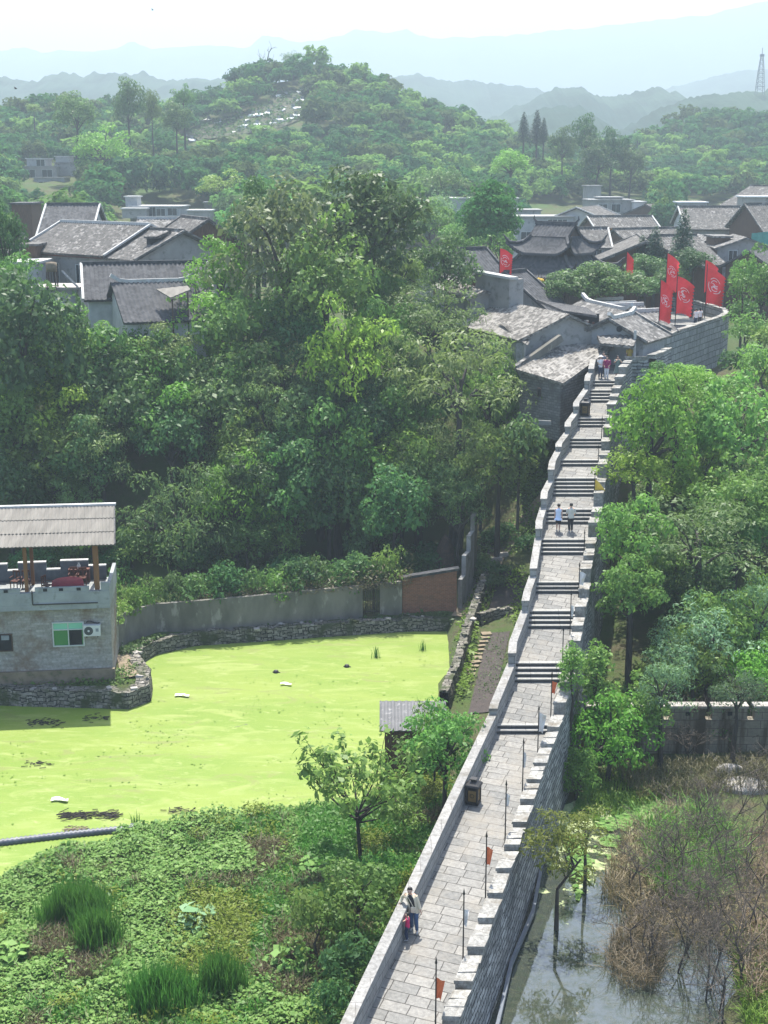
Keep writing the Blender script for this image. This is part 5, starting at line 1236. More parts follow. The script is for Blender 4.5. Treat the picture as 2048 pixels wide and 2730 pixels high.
for x, y, s_, lab in ((486, 1856, .5, 'crumpled white plastic sheet on the duckweed near the pier'), (763, 1826, .4, 'small white scrap floating in mid pond'), (160, 2135, .5, 'pale tuft of scum floating left in the pond')):
    c = at_z(x, y, .03); mb = MB(); rg = random.Random(x); P = [[c + Vector(((j / 5 - .5) * s_ * 1.6, (i / 3 - .5) * s_ * .5 + .08 * math.sin(j), .05 + rg.uniform(0, .08))) for j in range(6)] for i in range(4)]; mb.grid(P); tag(mb.build('floating_scrap', M['litter_white'], base=c), lab, 'rubbish')
def twigs(name, lab, x0, x1, y, n, m, cat, L=.5, seed=1):
    rg = random.Random(seed); mb = MB()
    for k in range(n):
        p = at_z(rg.uniform(x0, x1), y + rg.gauss(0, 5) - (x1 - x0) * .03 * 0, .05); a_ = rg.gauss(.15, .5); v = Vector((math.cos(a_), math.sin(a_) * .5, rg.uniform(-.05, .25))) * rg.uniform(.3, 1) * L; mb.bar(p - v * .5, p + v * .5, .025)
    o = mb.build(name, M[m], base=at_z((x0 + x1) / 2, y, 0)); tag(o, lab, cat); return o
twigs('floating_twigs', 'dark raft of twigs drifting above the ribbed pipe', 165, 312, 2172, 120, 'bark_dark', 'twigs', .7, 4)
twigs('straw_tangle', 'tangle of straw caught on the ribbed pipe', 175, 235, 2212, 60, 'path_dirt', 'straw', .4, 6)
# ------------------------------------------------------------------ crenellated wall right of the canal
r = thing('river_wall', 'stained stone wall with square topped battlements right of the canal, half behind shrubs', 'wall', at_z(1800, 2008, .3))
a, b = at_z(1560, 2010, .3), at_z(2120, 2012, .3); zt0 = at_Y(1800, 1895, a.y).z; th = .45
mb = MB(); mb.hexa([Vector((a.x, a.y, -.4)), Vector((b.x, b.y, -.4)), Vector((b.x, b.y + th, -.4)), Vector((a.x, a.y + th, -.4))], [Vector((a.x, a.y, zt0 - .45)), Vector((b.x, b.y, zt0 - .45)), Vector((b.x, b.y + th, zt0 - .45)), Vector((a.x, a.y + th, zt0 - .45))], ('bottom',)); mb.build('stone_body', M['stained_ashlar'], r)
x = a.x
while x < b.x - 1:
    mb = MB(); L = 1.72; mb.box((x + L / 2, a.y + th / 2, zt0 - .447 + .3), (L, th - .02, .6)); o = mb.build('battlement', M['stained_ashlar'], r)
    mb = MB(); mb.box((x + L / 2, a.y + th / 2, zt0 + .21), (L + .1, th + .14, .12)); mb.build('cap_slab', M['stone_slab'], o)
    mb = MB(); mb.box((x + L / 2, a.y - .001, zt0 - .15), (.22, .04, .2)); mb.build('loophole', M['dark_room'], o)
    x += L + .36
for x, y, sx, sy, sz, lab in ((1985, 2092, 2.6, 1.6, .45, 'broad pale boulder lying by the bare trees at the right edge'), (1945, 2052, 1.6, .8, .5, 'square weathered stone block below the battlemented wall')):
    c = at_z(x, y, .35); mb = MB(); P = []
    for i in range(7):
        t = i / 6; row = []
        for k in range(15):
            a_ = k / 14 * 6.283; q_ = (1 - t ** 3) ** .5 * (1 + .16 * mnoise.noise(Vector((math.cos(a_) * 1.7, math.sin(a_) * 1.7, t + x))))
            row.append((c.x + sx / 2 * q_ * math.cos(a_), c.y + sy / 2 * q_ * math.sin(a_), c.z - .2 + t * sz))
        P.append(row)
    mb.grid(P, smooth=False); tag(mb.build('boulder', M['stone_slab'], base=c), lab, 'boulder')
# ================================================================== flags, bins, people, graves, pylon, birds
def walk_at(x, y, dz=0):
    best = None
    for k in range(600):
        z = .5 + k * .026; p = at_z(x, y, z); w = wall_x(p.y)
        if w and (best is None or abs(w[2] - z) < best[0]): best = (abs(w[2] - z), z)
    return at_z(x, y, best[1] + dz if best else 2.0)
def flag_mesh(P0, H, Wd, m, parent, name='flag', phase=0.0, drop=.28, dirx=(1, -.2), amp=.09, emblem=None, fringe=True, droop=0.0):
    """cloth on a pole: P0 top at the pole, hangs H down, flies Wd out; the upper edge falls away from the pole"""
    dv = Vector((dirx[0], dirx[1], 0)).normalized(); nv = Vector((-dv.y, dv.x, 0))
    def at(s, t):                                          # s out from the pole, t down
        top = drop * H * s; z = top + (H - top * .55) * t
        a = amp * s * math.sin(5.0 * s + 3.2 * t + phase) + amp * .4 * s * math.sin(9 * t + phase * 2)
        return P0 + dv * (Wd * s * (1 - .12 * t - droop * t)) + nv * a - Vector((0, 0, z - .10 * Wd * math.sin(3 * s)))
    mb = MB(); mb.grid([[at(j / 12, i / 18) for j in range(13)] for i in range(19)][::-1]); f = mb.build(name, m, parent)
    if fringe:
        fr = MB()
        for k in range(9):
            s = 1.0; t0 = k / 9; a, b, c = at(1, t0), at(1, t0 + .09), at(1, t0 + .055) + dv * Wd * .09 - Vector((0, 0, .03)); fr.face([a, b, c])
        for k in range(7): s0 = k / 7; a, b, c = at(s0, 1), at(s0 + .12, 1), at(s0 + .07, 1) - Vector((0, 0, .1)); fr.face([a, b, c])
        fr.build('fringe', m, f)
    if emblem:
        rg = random.Random(int(phase * 100)); em = MB(); c0, c1, R_ = .5, .46, .30
        def stroke(pts, w):
            for side in (-1, 1):
                for p, q in zip(pts, pts[1:]):
                    d_ = Vector((q[0] - p[0], (q[1] - p[1]) * H / Wd)); d_.normalize(); ox, oy = -d_.y * w, d_.x * w * Wd / H
                    em.face([at(p[0] - ox, p[1] - oy) + nv * .012 * side, at(q[0] - ox, q[1] - oy) + nv * .012 * side, at(q[0] + ox, q[1] + oy) + nv * .012 * side, at(p[0] + ox, p[1] + oy) + nv * .012 * side])
        k_ = Wd / H
        def cp(r, a): return (c0 + r * math.cos(a), c1 + r * k_ * math.sin(a) * 1.25)
        # a round character-like knot of brush strokes inside broken arcs
        for a0, a1, r in ((.2, 1.7, .36), (2.1, 3.5, .37), (3.9, 5.6, .36), (.9, 2.4, .25), (3.4, 5.2, .24)): stroke([cp(r, a0 + (a1 - a0) * i / 8) for i in range(9)], .02)
        for k in range(7):
            a = rg.uniform(0, 6.28); r = rg.uniform(.03, .16); p = cp(r, a); stroke([p, (p[0] + rg.uniform(-.14, .14), p[1] + rg.uniform(-.05, .05)), (p[0] + rg.uniform(-.14, .14), p[1] + rg.uniform(-.06, .06))], .02)
        em.build('emblem', M['flag_white'], f)
    return f
def pole(root, p, H, r=.028, m='pole_black', tip=True):
    mb = MB(); mb.tube([p, p + Vector((0, 0, H))], [r, r * .8], 7); mb.build('pole', M[m], root)
    if tip: mb = MB(); mb.lathe(p + Vector((0, 0, H)), [(.015, 0), (.045, .06), (.03, .13), (.0, .3)], 6); mb.build('spear_tip', M['pole_black'], root)
PL = [  # base px, top px, (flag colour, top y offset m, height, width), label
    ((1161, 2765), (1160, 2572), ('flag_orange', .45, .75, .26), 'black spear pole with a furled orange pennant nearest the camera on the wall'),
    ((1234, 2590), (1241, 2388), ('flag_pale', .5, .6, .16), 'second black spear pole, its pennant bleached nearly white'),
    ((1294, 2415), (1301, 2234), ('flag_orange', .35, .7, .22), 'black spear pole with a bright orange pennant beside the strolling adult'),
    ((1346, 2268), (1339, 2096), ('flag_pale', .3, .55, .14), 'slightly tilted spear pole with a thin white pennant opposite the lantern bin'),
    ((1392, 2142), (1394, 1983), ('flag_pale', .35, .7, .12), 'spear pole with a narrow pale pennant just beyond the lantern bin'),
    ((1433, 2028), (1433, 1894), ('flag_pale', .1, .9, .32), 'spear pole with a wide white pennant below the lowest steps'),
    ((1468, 1926), (1470, 1802), ('flag_orange', .25, .6, .22), 'spear pole with a faded red pennant beside the lowest steps'),
    ((1497, 1840), (1497, 1684), None, 'bare spear pole behind the slender tree on the lower steps'),
    ((1524, 1740), (1526, 1588), ('flag_pale', .5, .6, .16), 'spear pole with a limp pale pennant by the third landing'),
    ((1547, 1625), (1545, 1512), ('flag_pale', .25, .7, .34), 'spear pole with a white pennant caught in the shrub'),
    ((1563, 1516), (1563, 1424), None, 'bare spear pole on the landing below the walking couple'),
    ((1583, 1358), (1585, 1268), ('flag_yellow', .2, .9, .62), 'spear pole with a yellow triangular flag above the walking couple'),
    ((1596, 1278), (1598, 1196), None, 'bare dark spear pole two flights above the yellow flag'),
    ((1603, 1190), (1602, 1120), None, 'bare spear pole beside the bright tree near the upper lantern bin')]
for (bx, by), (tx, ty), fl, lab in PL:
    p = walk_at(bx, by); w = wall_x(p.y) or (-99, 99, 2); rx = w[1] - WALLW - .07; p.x = min(p.x, rx)
    H = at_Y(tx, ty, p.y).z - p.z
    r = thing('flagpole', lab, 'flagpole', p, 'spear tipped flagpoles along the battlements'); pole(r, p, H)
    if fl:
        m_, off, h, wd = fl; flag_mesh(p + Vector((.02, 0, H - off)), h, wd, M[m_], r, 'pennant', phase=bx * .37, drop=.15 if m_ != 'flag_yellow' else .75, amp=.08, fringe=False, droop=.35)
RF = [(1332.7, 662, 1365, 728, 119, 'tall red banner with white strokes by the fire wall, left of the pavilion', True, 60),
      (1671.5, 671, 1691, 752, 128, 'twisted red banner with a bleached hem above the shrubs', False, 62),
      (1779.6, 675, 1806, 768, 124, 'red banner with a white emblem, highest of the pair on the left of the bastion', True, 95),
      (1762, 745.6, 1789, 852, 0, 'red banner with a white emblem standing nearest the roofs on the bastion', True, 48),
      (1806.5, 736, 1845, 834, 0, 'wide red banner with a round white emblem in the middle of the bastion', True, 45),
      (1881, 693, 1918, 778, 127, 'red banner mostly hidden behind the rightmost banner', False, 80),
      (1886, 714.5, 1927, 808, 0, 'rightmost red banner with a round white emblem at the tip of the bastion', True, 40)]
for k, (x0, y0, x1, y1, Y, lab, em, dn) in enumerate(RF):
    if not Y:
        Y = float(np.interp(x0, [1723, 1816, 1897, 1943], [near[0].y, near[2].y, near[4].y, near[6].y])) + .9
    t = at_Y(x0, y0, Y); bpt = at_Y(x1, y1, Y); gnd = at_Y(x0, y1 + dn, Y).z
    r = thing('banner', lab, 'banner', (t.x, t.y, gnd), 'large red banners round the bastion'); pole(r, Vector((t.x, t.y, gnd)), t.z - gnd + .15, .04, tip=True)
    flag_mesh(t, t.z - bpt.z, (bpt.x - t.x) * (1.0 if em else .8), M['red_flag'], r, phase=k * 1.9 + .4, drop=.26, amp=.24 if em else .38, emblem=em)

# ------------------------------------------------------------------ lantern shaped bins
def lantern_bin(p, yaw, lab):
    t = thing('litter_bin', lab, 'litter bin', (0, 0, 0), 'lantern shaped bins on the walk'); w, h = .46, .78
    mb = MB(); mb.box((0, 0, .05), (w + .06, w + .06, .1)); mb.box((0, 0, h / 2), (w - .04, w - .04, h - .02))
    for sx in (-1, 1):
        for sy in (-1, 1): mb.box((sx * w / 2, sy * w / 2, h / 2 + .02), (.06, .06, h))
    mb.build('frame', M['bin_black'], t)
    for a in range(4):
        R_ = Matrix.Rotation(a * math.pi / 2, 3, 'Z'); pm = MB(); q = [R_ @ Vector((x, -w / 2 + .008, z)) for x, z in ((-.17, .14), (.17, .14), (.17, .62), (-.17, .62))]; pm.face(q); o = pm.build('panel', M['bin_gold'], t)
        em = MB(); n = 14
        for k in range(n):
            a0, a1 = 2 * math.pi * k / n, 2 * math.pi * (k + 1) / n
            em.face([R_ @ Vector((r_ * math.cos(x), -w / 2 + .003, .4 + r_ * math.sin(x))) for r_, x in ((.07, a0), (.07, a1), (.1, a1), (.1, a0))])
        em.build('ring_mark', M['bin_black'], o)
        sl = MB(); sl.face([R_ @ Vector((x, -w / 2 + .003, z)) for x, z in ((-.15, .65), (.15, .65), (.15, .74), (-.15, .74))]); sl.build('slot', M['dark_room'], t)
    mb = MB(); b4 = [(-.32, -.32), (.32, -.32), (.32, .32), (-.32, .32)]
    mb.hexa([(x, y, .80) for x, y in b4], [(x * .9, y * .9, .87) for x, y in b4]); mb.hexa([(x * .9, y * .9, .872) for x, y in b4], [(x * .45, y * .45, .98) for x, y in b4]); mb.build('roof', M['bin_black'], t)
    mb = MB(); mb.box((0, 0, 1.03), (.2, .2, .09)); mb.box((0, 0, 1.09), (.28, .28, .03)); mb.build('finial', M['bin_black'], t)
    t.location = p; t.rotation_euler = (0, 0, yaw)
for (x, y), lab in (((1254, 2140), 'black lantern shaped litter bin with gold panels on the flat lower walk'), ((1556, 1106), 'black lantern shaped litter bin on a landing beside the stone house')):
    p = walk_at(x, y); w = wall_x(p.y); p.x = max(p.x, w[0] + .4 + .36); lantern_bin(p, -.35, lab)

# ------------------------------------------------------------------ people
def ik(a, b, l1, l2, hint):
    a, b = Vector(a), Vector(b); d = b - a; L = min(d.length, (l1 + l2) * .998); d.normalize(); b = a + d * L
    x = (l1 * l1 - l2 * l2 + L * L) / (2 * L); h = math.sqrt(max(l1 * l1 - x * x, 0)); hv = Vector(hint); hv = (hv - d * hv.dot(d)).normalized()
    return a + d * x + hv * h, b
def skin(name, V, E_, Rr, m, parent, root_i=0, sub=1):
    me = bpy.data.meshes.new(name); me.from_pydata([tuple(v) for v in V], E_, []); o = bpy.data.objects.new(name, me); C.objects.link(o)
    md = o.modifiers.new('skin', 'SKIN'); md.use_smooth_shade = True
    for i, r in enumerate(Rr): me.skin_vertices[0].data[i].radius = r if hasattr(r, '__len__') else (r, r)
    for i in range(len(V)): me.skin_vertices[0].data[i].use_root = (i == root_i)
    s = o.modifiers.new('sub', 'SUBSURF'); s.levels = sub; s.render_levels = sub
    bpy.context.view_layer.update(); dg = bpy.context.evaluated_depsgraph_get(); nm = bpy.data.meshes.new_from_object(o.evaluated_get(dg))
    bpy.data.objects.remove(o); nm.name = name
    return link_mesh(name, nm, m, parent)
def person(label, p, h, yaw, top, bottom, hands=None, feet=None, lean=(0, 0), dress=None, sleeves=.5, trousers=1.0, hair='short', hat=None, jacket=None, bag=False, seat=False, turn=0.0):
    """local frame: faces -Y, left hand is +X; h standing height"""
    k = h / 1.7; root = thing('person', label, 'person', (0, 0, 0))
    S = lambda v: Vector(v) * k; lx, ly = lean
    pel = Vector((0, 0, .93)); ch = Vector((lx * .5, ly * .5, 1.2)); nk = Vector((lx, ly, 1.43)); hd = Vector((lx * 1.15, ly * 1.2 - .02, 1.58))
    hands = hands or {'L': (.25, -.06, .80), 'R': (-.25, -.06, .80)}; feet = feet or {'L': (.09, .0, .07), 'R': (-.09, .0, .07)}
    V, E_, Rd = [], [], []
    def add(v, r, par=None):
        V.append(S(v)); Rd.append(tuple(x * k for x in r) if hasattr(r, '__len__') else r * k); i = len(V) - 1
        if par is not None: E_.append((par, i))
        return i
    ip = add(pel, (.125, .10)); iw = add(vlerp(pel, ch, .5), (.115, .088), ip); ic = add(ch, (.15, .10), iw); iu = add(vlerp(ch, nk, .7), (.12, .085), ic); ink = add(nk, .052, iu)
    ij = add(hd + Vector((0, -.02, -.07)), (.062, .07), ink); ih = add(hd, (.075, .09), ij); it = add(hd + Vector((0, .01, .075)), (.062, .075), ih)
    inz = add(hd + Vector((0, -.105, -.02)), .012, ih)
    for s in (-1, 1): add(hd + Vector((s * .085, .01, -.01)), .014, ih)          # ears
    arms = {}
    for nm, s in (('L', 1), ('R', -1)):
        sh = Vector((lx * .95 + s * .175, ly * .95, 1.385)); tgt = Vector(hands[nm]); el, wr = ik(sh, tgt, .28, .25, (s * .4, .8, -.3))
        i = add(sh, .055, iu); e = add(el, .038, i); w_ = add(wr, .026, e); arms[nm] = (sh, el, wr)
        dv = (wr - el).normalized(); pm = wr + dv * .07; sv = dv.cross(Vector((s * 1.0, .1, .2))).normalized(); pi = add(pm, (.036, .02), w_)
        for q in range(4):
            off = sv * ((q - 1.5) * .019); L = (.07, .08, .075, .06)[q]; f1 = add(pm + off + dv * .03, .010, pi); f2 = add(pm + off + dv * (.03 + L * .55) - Vector((0, 0, .006)), .009, f1); add(pm + off * .9 + dv * (.03 + L) - Vector((0, 0, .018)), .007, f2)
        t1 = add(wr + dv * .035 - sv * .04, .011, w_); add(wr + dv * .075 - sv * .055, .008, t1)
    legs = {}
    for nm, s in (('L', 1), ('R', -1)):
        hp_ = Vector((s * .09, 0, .88)); an = Vector(feet[nm]); kn, an = ik(hp_, an, .42, .41, (0, -1, .1) if not seat else (0, -1, 1))
        i = add(hp_, .085, ip); q = add(vlerp(hp_, kn, .45), .078, i); e = add(kn, .052, q); c_ = add(vlerp(kn, an, .35), .052, e); a_ = add(an, .036, c_); add(an + Vector((s * .02, -.14, -.04)), (.038, .024), a_); legs[nm] = (hp_, kn, an)
    body = skin('body', V, E_, Rd, M['skin'], root)
    def ring(c, rx, ry, n=14, rot=0): return [S((c[0] + rx * math.cos(2 * math.pi * j / n), c[1] + ry * math.sin(2 * math.pi * j / n), c[2])) for j in range(n + 1)]
    def torso(z0, rows_, open_front=False):
        return [ring(c, rx, ry) for c, rx, ry in rows_]
    def axis(t):                                           # pelvis 0 .. neck 1
        return vlerp(pel, ch, t / .5) if t < .5 else vlerp(ch, nk, (t - .5) / .5)
    low = -.12 if dress is None else -dress
    rows_ = []
    if dress is not None: rows_ += [(pel + Vector((0, 0, -dress)), .235 + dress * .1, .20 + dress * .05), (pel + Vector((0, 0, -dress * .5)), .205, .165)]
    rows_ += [(pel + Vector((0, 0, -.10)), .185, .145), (axis(.1), .175, .135), (axis(.3), .16, .125), (axis(.5), .19, .135), (axis(.72), .205, .13), (axis(.88), .185, .11), (axis(.97), .10, .078), (axis(1.02), .062, .06)]
    mb = MB(); mb.grid([ring(*r_) for r_ in rows_])
    def sleeve(mb, e_=0.0):
        for nm in arms:
            sh, el, wr = arms[nm]; L = sleeves
            pts = [sh, vlerp(sh, el, .5), el] if L >= .5 else [sh, vlerp(sh, el, max(L * 2, .05))]
            rr = [.078, .064, .055][:len(pts)]
            if L > .5: pts += [vlerp(el, wr, min(1, (L - .5) * 2))]; rr += [.046]
            if L > 0: mb.tube([S(q) for q in pts], [(q + e_) * k for q in rr], 9)
    sleeve(mb); mb.build('shirt' if dress is None else 'dress', M[top], root)
    if jacket:                                             # open cardigan: back and sides only
        mb = MB()
        def arc(c, rx, ry): return [S((c[0] + rx * math.cos(a), c[1] + ry * math.sin(a), c[2])) for a in np.linspace(-1.05, math.pi + 1.05, 15)]
        mb.grid([arc(c, rx + .025, ry + .025) for c, rx, ry in [(pel + Vector((0, 0, -.18)), .20, .15)] + rows_]); sv = sleeves; sleeves = .95; sleeve(mb, .012); sleeves = sv; mb.build('cardigan', M[jacket], root)
    if bottom:
        mb = MB(); mb.grid([ring(pel + Vector((0, 0, z)), rx, ry) for z, rx, ry in ((-.17, .17, .135), (-.05, .178, .14), (.06, .155, .12))])
        for nm in legs:
            a, b, c = legs[nm]; t = trousers; pts = [a + Vector((0, 0, .02)), vlerp(a, b, .5), b]; rr = [.105, .095, .075]
            if t > .5: pts += [vlerp(b, c, (t - .5) * 2 * .93)]; rr += [.062]
            mb.tube([S(q) for q in pts], [q * k for q in rr], 10)
        mb.build('trousers' if trousers > .6 else 'shorts', M[bottom], root)
    for nm, s in (('L', 1), ('R', -1)):
        an = legs[nm][2]; mb = MB(); mb.tube([S(an + Vector((0, .06, -.03))), S(an + Vector((s * .01, -.03, -.02))), S(an + Vector((s * .02, -.17, -.045)))], [.045 * k, .05 * k, .034 * k], 8, flat=.85); mb.build('shoe', M['shoe'], root)
    mb = MB(); P = []; long_ = hair == 'long'
    for i in range(9):
        t = i / 8; z = .125 * math.cos(t * (2.6 if long_ else 1.9)); rr = .118 * math.sin(t * (2.6 if long_ else 1.9)) ** .8 if t > 0 else .002
        if long_ and t > .6: rr = .1
        row = []
        for j in range(17):
            a = j / 16 * 6.283; fx, fy = math.cos(a), math.sin(a); cut = 1 - .0 * t
            zz = z + (.045 if (fy < -.35 and t > .5) else 0) * (t - .5) * 4 - (.12 * (t - .6) / .4 if long_ and t > .6 else 0)
            row.append(S(hd + Vector((fx * rr * .86, .018 + fy * rr * (1.0 if fy > 0 else .86 if t < .5 else .55), .02 + zz))))
        P.append(row)
    mb.grid(P); mb.build('hair', M['hair'], root)
    mb = MB()
    for s in (-1, 1): mb.box(S(hd + Vector((s * .032, -.088, .0))), (.022 * k, .012 * k, .01 * k))
    mb.box(S(hd + Vector((0, -.092, -.068))), (.042 * k, .008 * k, .008 * k)); mb.build('face_features', M['hair'], root)
    if hat: mb = MB(); mb.lathe(S(hd + Vector((0, 0, .055))), [(.19 * k, 0), (.11 * k, .025 * k), (.1 * k, .09 * k), (.02 * k, .11 * k)], 14); mb.build('hat', M[hat], root)
    if bag:
        mb = MB(); pts = [S(v) for v in (vlerp(nk, ch, .1) + Vector((-.1, -.08, 0)), ch + Vector((0, -.16, -.02)), vlerp(pel, ch, .3) + Vector((.04, -.17, 0)))]
        for a, b in zip(pts, pts[1:]): mb.bar(a, b, .035 * k, .015 * k)
        mb.box(pts[-1] + S((0, -.03, -.08)), (.18 * k, .07 * k, .2 * k)); mb.build('shoulder_bag', M['cloth_cream'], root)
    root.location = p; root.rotation_euler = (0, 0, yaw); return root
R_ = math.radians
p = walk_at(1103, 2480); person('person in a cream cardigan over black and jeans leaning an arm on the parapet', p, 1.68, R_(-12), 'cloth_black', 'cloth_denim', hands={'R': (-.50, -.02, 1.02), 'L': (.27, -.08, .84)}, feet={'L': (.14, -.10, .07), 'R': (-.08, .08, .07)}, lean=(-.12, -.03), jacket='cloth_cream', sleeves=.3, bag=True)
p = walk_at(1086, 2506); w = wall_x(p.y); p.x = max(p.x, w[0] + .4 + .16); person('small child in a bright pink top and jeans peering over the parapet', p, 1.06, R_(-100), 'cloth_pink', 'cloth_navy', hands={'L': (.12, -.36, 1.42), 'R': (-.14, -.36, 1.42)}, sleeves=.12)
p = walk_at(1488, 1416); person('person in a pale blue sleeveless tunic and dark shorts walking up the steps', p, 1.62, R_(172), 'cloth_ice', 'cloth_black', dress=.22, sleeves=.0, trousers=.35, hands={'L': (.24, -.12, .86), 'R': (-.22, .08, .86)}, feet={'L': (.08, -.12, .07), 'R': (-.07, .14, .09)}, hair='short')
p = walk_at(1521, 1418); person('person in a loose khaki shirt and black trousers walking up the steps', p, 1.7, R_(184), 'cloth_khaki', 'cloth_black', sleeves=.55, hands={'L': (.20, -.22, 1.0), 'R': (-.22, -.16, .95)}, feet={'L': (.08, .06, .07), 'R': (-.09, -.06, .07)})
p = walk_at(1600, 1008); person('person in a white hat and white top with navy trousers on the upper landing', p, 1.6, R_(5), 'cloth_white', 'cloth_navy', hat='cloth_white', sleeves=.3, hands={'L': (.1, -.22, 1.05), 'R': (-.12, -.22, 1.08)})
p = walk_at(1607, 1001); person('person in dark grey standing behind the person in the white hat', p, 1.7, R_(10), 'cloth_grey', 'cloth_black', sleeves=.9, hair='long')
p = walk_at(1617, 1010); person('person in a magenta jacket and white trousers on the upper landing', p, 1.62, R_(-20), 'cloth_magenta', 'cloth_white', sleeves=.9, dress=.12, hands={'L': (.2, -.2, 1.02), 'R': (-.16, -.2, .98)})
p = walk_at(1645, 1008); person('person in a long grey green dress raising both hands on the upper landing', p, 1.6, R_(8), 'cloth_sage', None, dress=.55, sleeves=.3, hands={'L': (.14, -.22, 1.36), 'R': (-.16, -.22, 1.34)}, hair='long')
p = walk_at(1677, 982); person('person in a yellow shirt and black trousers coming round the bend', p, 1.68, R_(-15), 'cloth_yellow', 'cloth_black', sleeves=.4, hands={'L': (.26, -.02, .84), 'R': (-.2, -.18, .95)})
p = at_z(1643, 952, 14.7); person('person in grey and black perched against the pale bend wall', p, 1.62, R_(20), 'cloth_grey', 'cloth_black', sleeves=.8, hands={'L': (.16, -.18, .95), 'R': (-.16, -.18, .95)}, feet={'L': (.08, -.12, .07), 'R': (-.08, -.06, .07)})
p = at_z(1861, 874, ZB - 1.14); p.y += 1.0; person('person in a white shirt and dark trousers standing left of two on the bastion', p, 1.66, R_(200), 'cloth_white', 'cloth_navy', sleeves=.35)
p = at_z(1873, 872, ZB - 1.14); p.y += 1.2; person('person in white with long dark hair, right of two on the bastion', p, 1.64, R_(190), 'cloth_white', 'cloth_black', sleeves=.3, hair='long')
p = hp(6.35, .9, 5.46 - .42); person('person in dark clothes sitting at the left edge of the pond house terrace', p, 1.65, R_(60), 'cloth_grey', 'cloth_black', sleeves=.8, seat=True, feet={'L': (.1, -.42, .48), 'R': (-.1, -.4, .48)}, hands={'L': (.1, -.35, 1.0), 'R': (-.12, -.35, 1.0)})
b = thing('terrace_stool', 'dark stool under the sitting person on the terrace', 'stool', hp(6.35, .9, 5.46)); obox('seat', 'chair_wood', 6.35, .95, 5.46 + .33, .4, .4, .06, b)
for du in (-.15, .15):
    for dw in (-.15, .15): obox('leg', 'chair_wood', 6.35 + du, .95 + dw, 5.46 + .15, .05, .05, .3, b)

# ------------------------------------------------------------------ white grave terraces on the hill
GR = [(1195, 425, 1285, 405, 7), (1290, 400, 1345, 396, 5), (1240, 436, 1285, 436, 5), (1290, 434, 1335, 430, 6), (1190, 475, 1225, 475, 6), (1235, 470, 1300, 464, 7), (1055, 498, 1105, 496, 5), (1110, 496, 1135, 494, 7), (1140, 491, 1168, 489, 9), (995, 520, 1065, 518, 4), (920, 527, 950, 527, 5), (850, 528, 880, 520, 7), (876, 522, 908, 513, 6), (1033, 547, 1060, 546, 12), (1205, 525, 1235, 520, 13), (1240, 515, 1255, 513, 8), (1275, 500, 1300, 498, 8), (1310, 490, 1335, 488, 8), (1170, 535, 1195, 533, 8), (1105, 540, 1125, 538, 8), (1140, 555, 1160, 555, 6), (1000, 572, 1060, 572, 5), (800, 600, 832, 594, 5), (822, 606, 856, 602, 5)]
for k, (x0, y0, x1, y1, hpx) in enumerate(GR):
    s = .617; a, b = G(x0 * s, y0 * s + 4), G(x1 * s, y1 * s + 4); c = (a + b) / 2; d = b - a; L = max(d.length, 2.0); yw = math.atan2(d.y, d.x) if abs(d.y) < abs(d.x) * 1.2 else .2; hh = hpx * .7 * s / scale_at(c)
    t = thing('grave', ('white walled grave terrace on the bare brown hillside' if hpx < 9 else 'taller white grave with a stone front on the hillside'), 'grave', (0, 0, 0), 'white graves on the hill' if hpx < 9 else 'tall white graves on the hill')
    mb = MB(); mb.box((0, 0, hh / 2), (L, .5, hh)); mb.build('retaining_wall', M['litter_white'], t)
    dp = max(hpx * s / scale_at(c) * 1.1, .9); mb = MB(); mb.box((0, dp * .5 + .2, hh + dp * .2), (L, dp, .18), 0, Matrix.Rotation(.5, 3, 'X')); mb.build('terrace', M['litter_white'], t)
    mb = MB(); mb.box((0, dp + .3, hh + dp * .4 + .4), (.9, .25, .9)); mb.build('headstone', M['concrete'], t)
    t.location = c; t.rotation_euler = (0, 0, yw)
SL = [G(x, y) for x, y in ((478, 372), (540, 328), (640, 308), (715, 280), (735, 246), (838, 240), (836, 275), (828, 312), (750, 342), (680, 356), (560, 374))]
drape('bare_slope', [(vlerp(SL[0], SL[10], .0), SL[10]), (SL[1], SL[9]), (SL[2], SL[8]), (SL[3], SL[7]), (SL[4], SL[6]), (vlerp(SL[4], SL[5], .6), SL[5])], mat('bare_slope', (.075, .066, .038), (.05, .065, .026), .25, c3=(.045, .07, .024), s3=.5, lo3=.45, hi3=.6), .35)
# ------------------------------------------------------------------ pylon
b = at_Y(2026, 242, 705); tpz = at_Y(2026, 150, 705).z; H = tpz - b.z; r = thing('pylon', 'tall lattice transmission tower on the right ridge', 'pylon', b)
mb = MB(); wd = lambda t: 1.35 * (1 - t) ** .8 + .5
lv = [i / 8 for i in range(9)]
for sx, sy in ((-1, -1), (1, -1), (1, 1), (-1, 1)):
    for t0, t1 in zip(lv, lv[1:]): mb.bar(b + Vector((sx * wd(t0), sy * wd(t0), H * t0 - 2 * (t0 == 0))), b + Vector((sx * wd(t1), sy * wd(t1), H * t1)), .24)
for t0, t1 in zip(lv, lv[1:]):
    for (ax, ay), (bx, by) in zip(((-1, -1), (1, -1), (1, 1), (-1, 1)), ((1, -1), (1, 1), (-1, 1), (-1, -1))):
        mb.bar(b + Vector((ax * wd(t0), ay * wd(t0), H * t0)), b + Vector((bx * wd(t1), by * wd(t1), H * t1)), .14); mb.bar(b + Vector((ax * wd(t1), ay * wd(t1), H * t1)), b + Vector((bx * wd(t1), by * wd(t1), H * t1)), .14)
mb.build('lattice', M['rail_blue'], r)
mb = MB(); mb.box(b + Vector((0, 0, H + .4)), (1.8, 1.8, 1.2)); mb.bar(b + Vector((0, 0, H)), b + Vector((0, 0, H + 4)), .25); mb.build('antenna_head', M['rail_blue'], r)
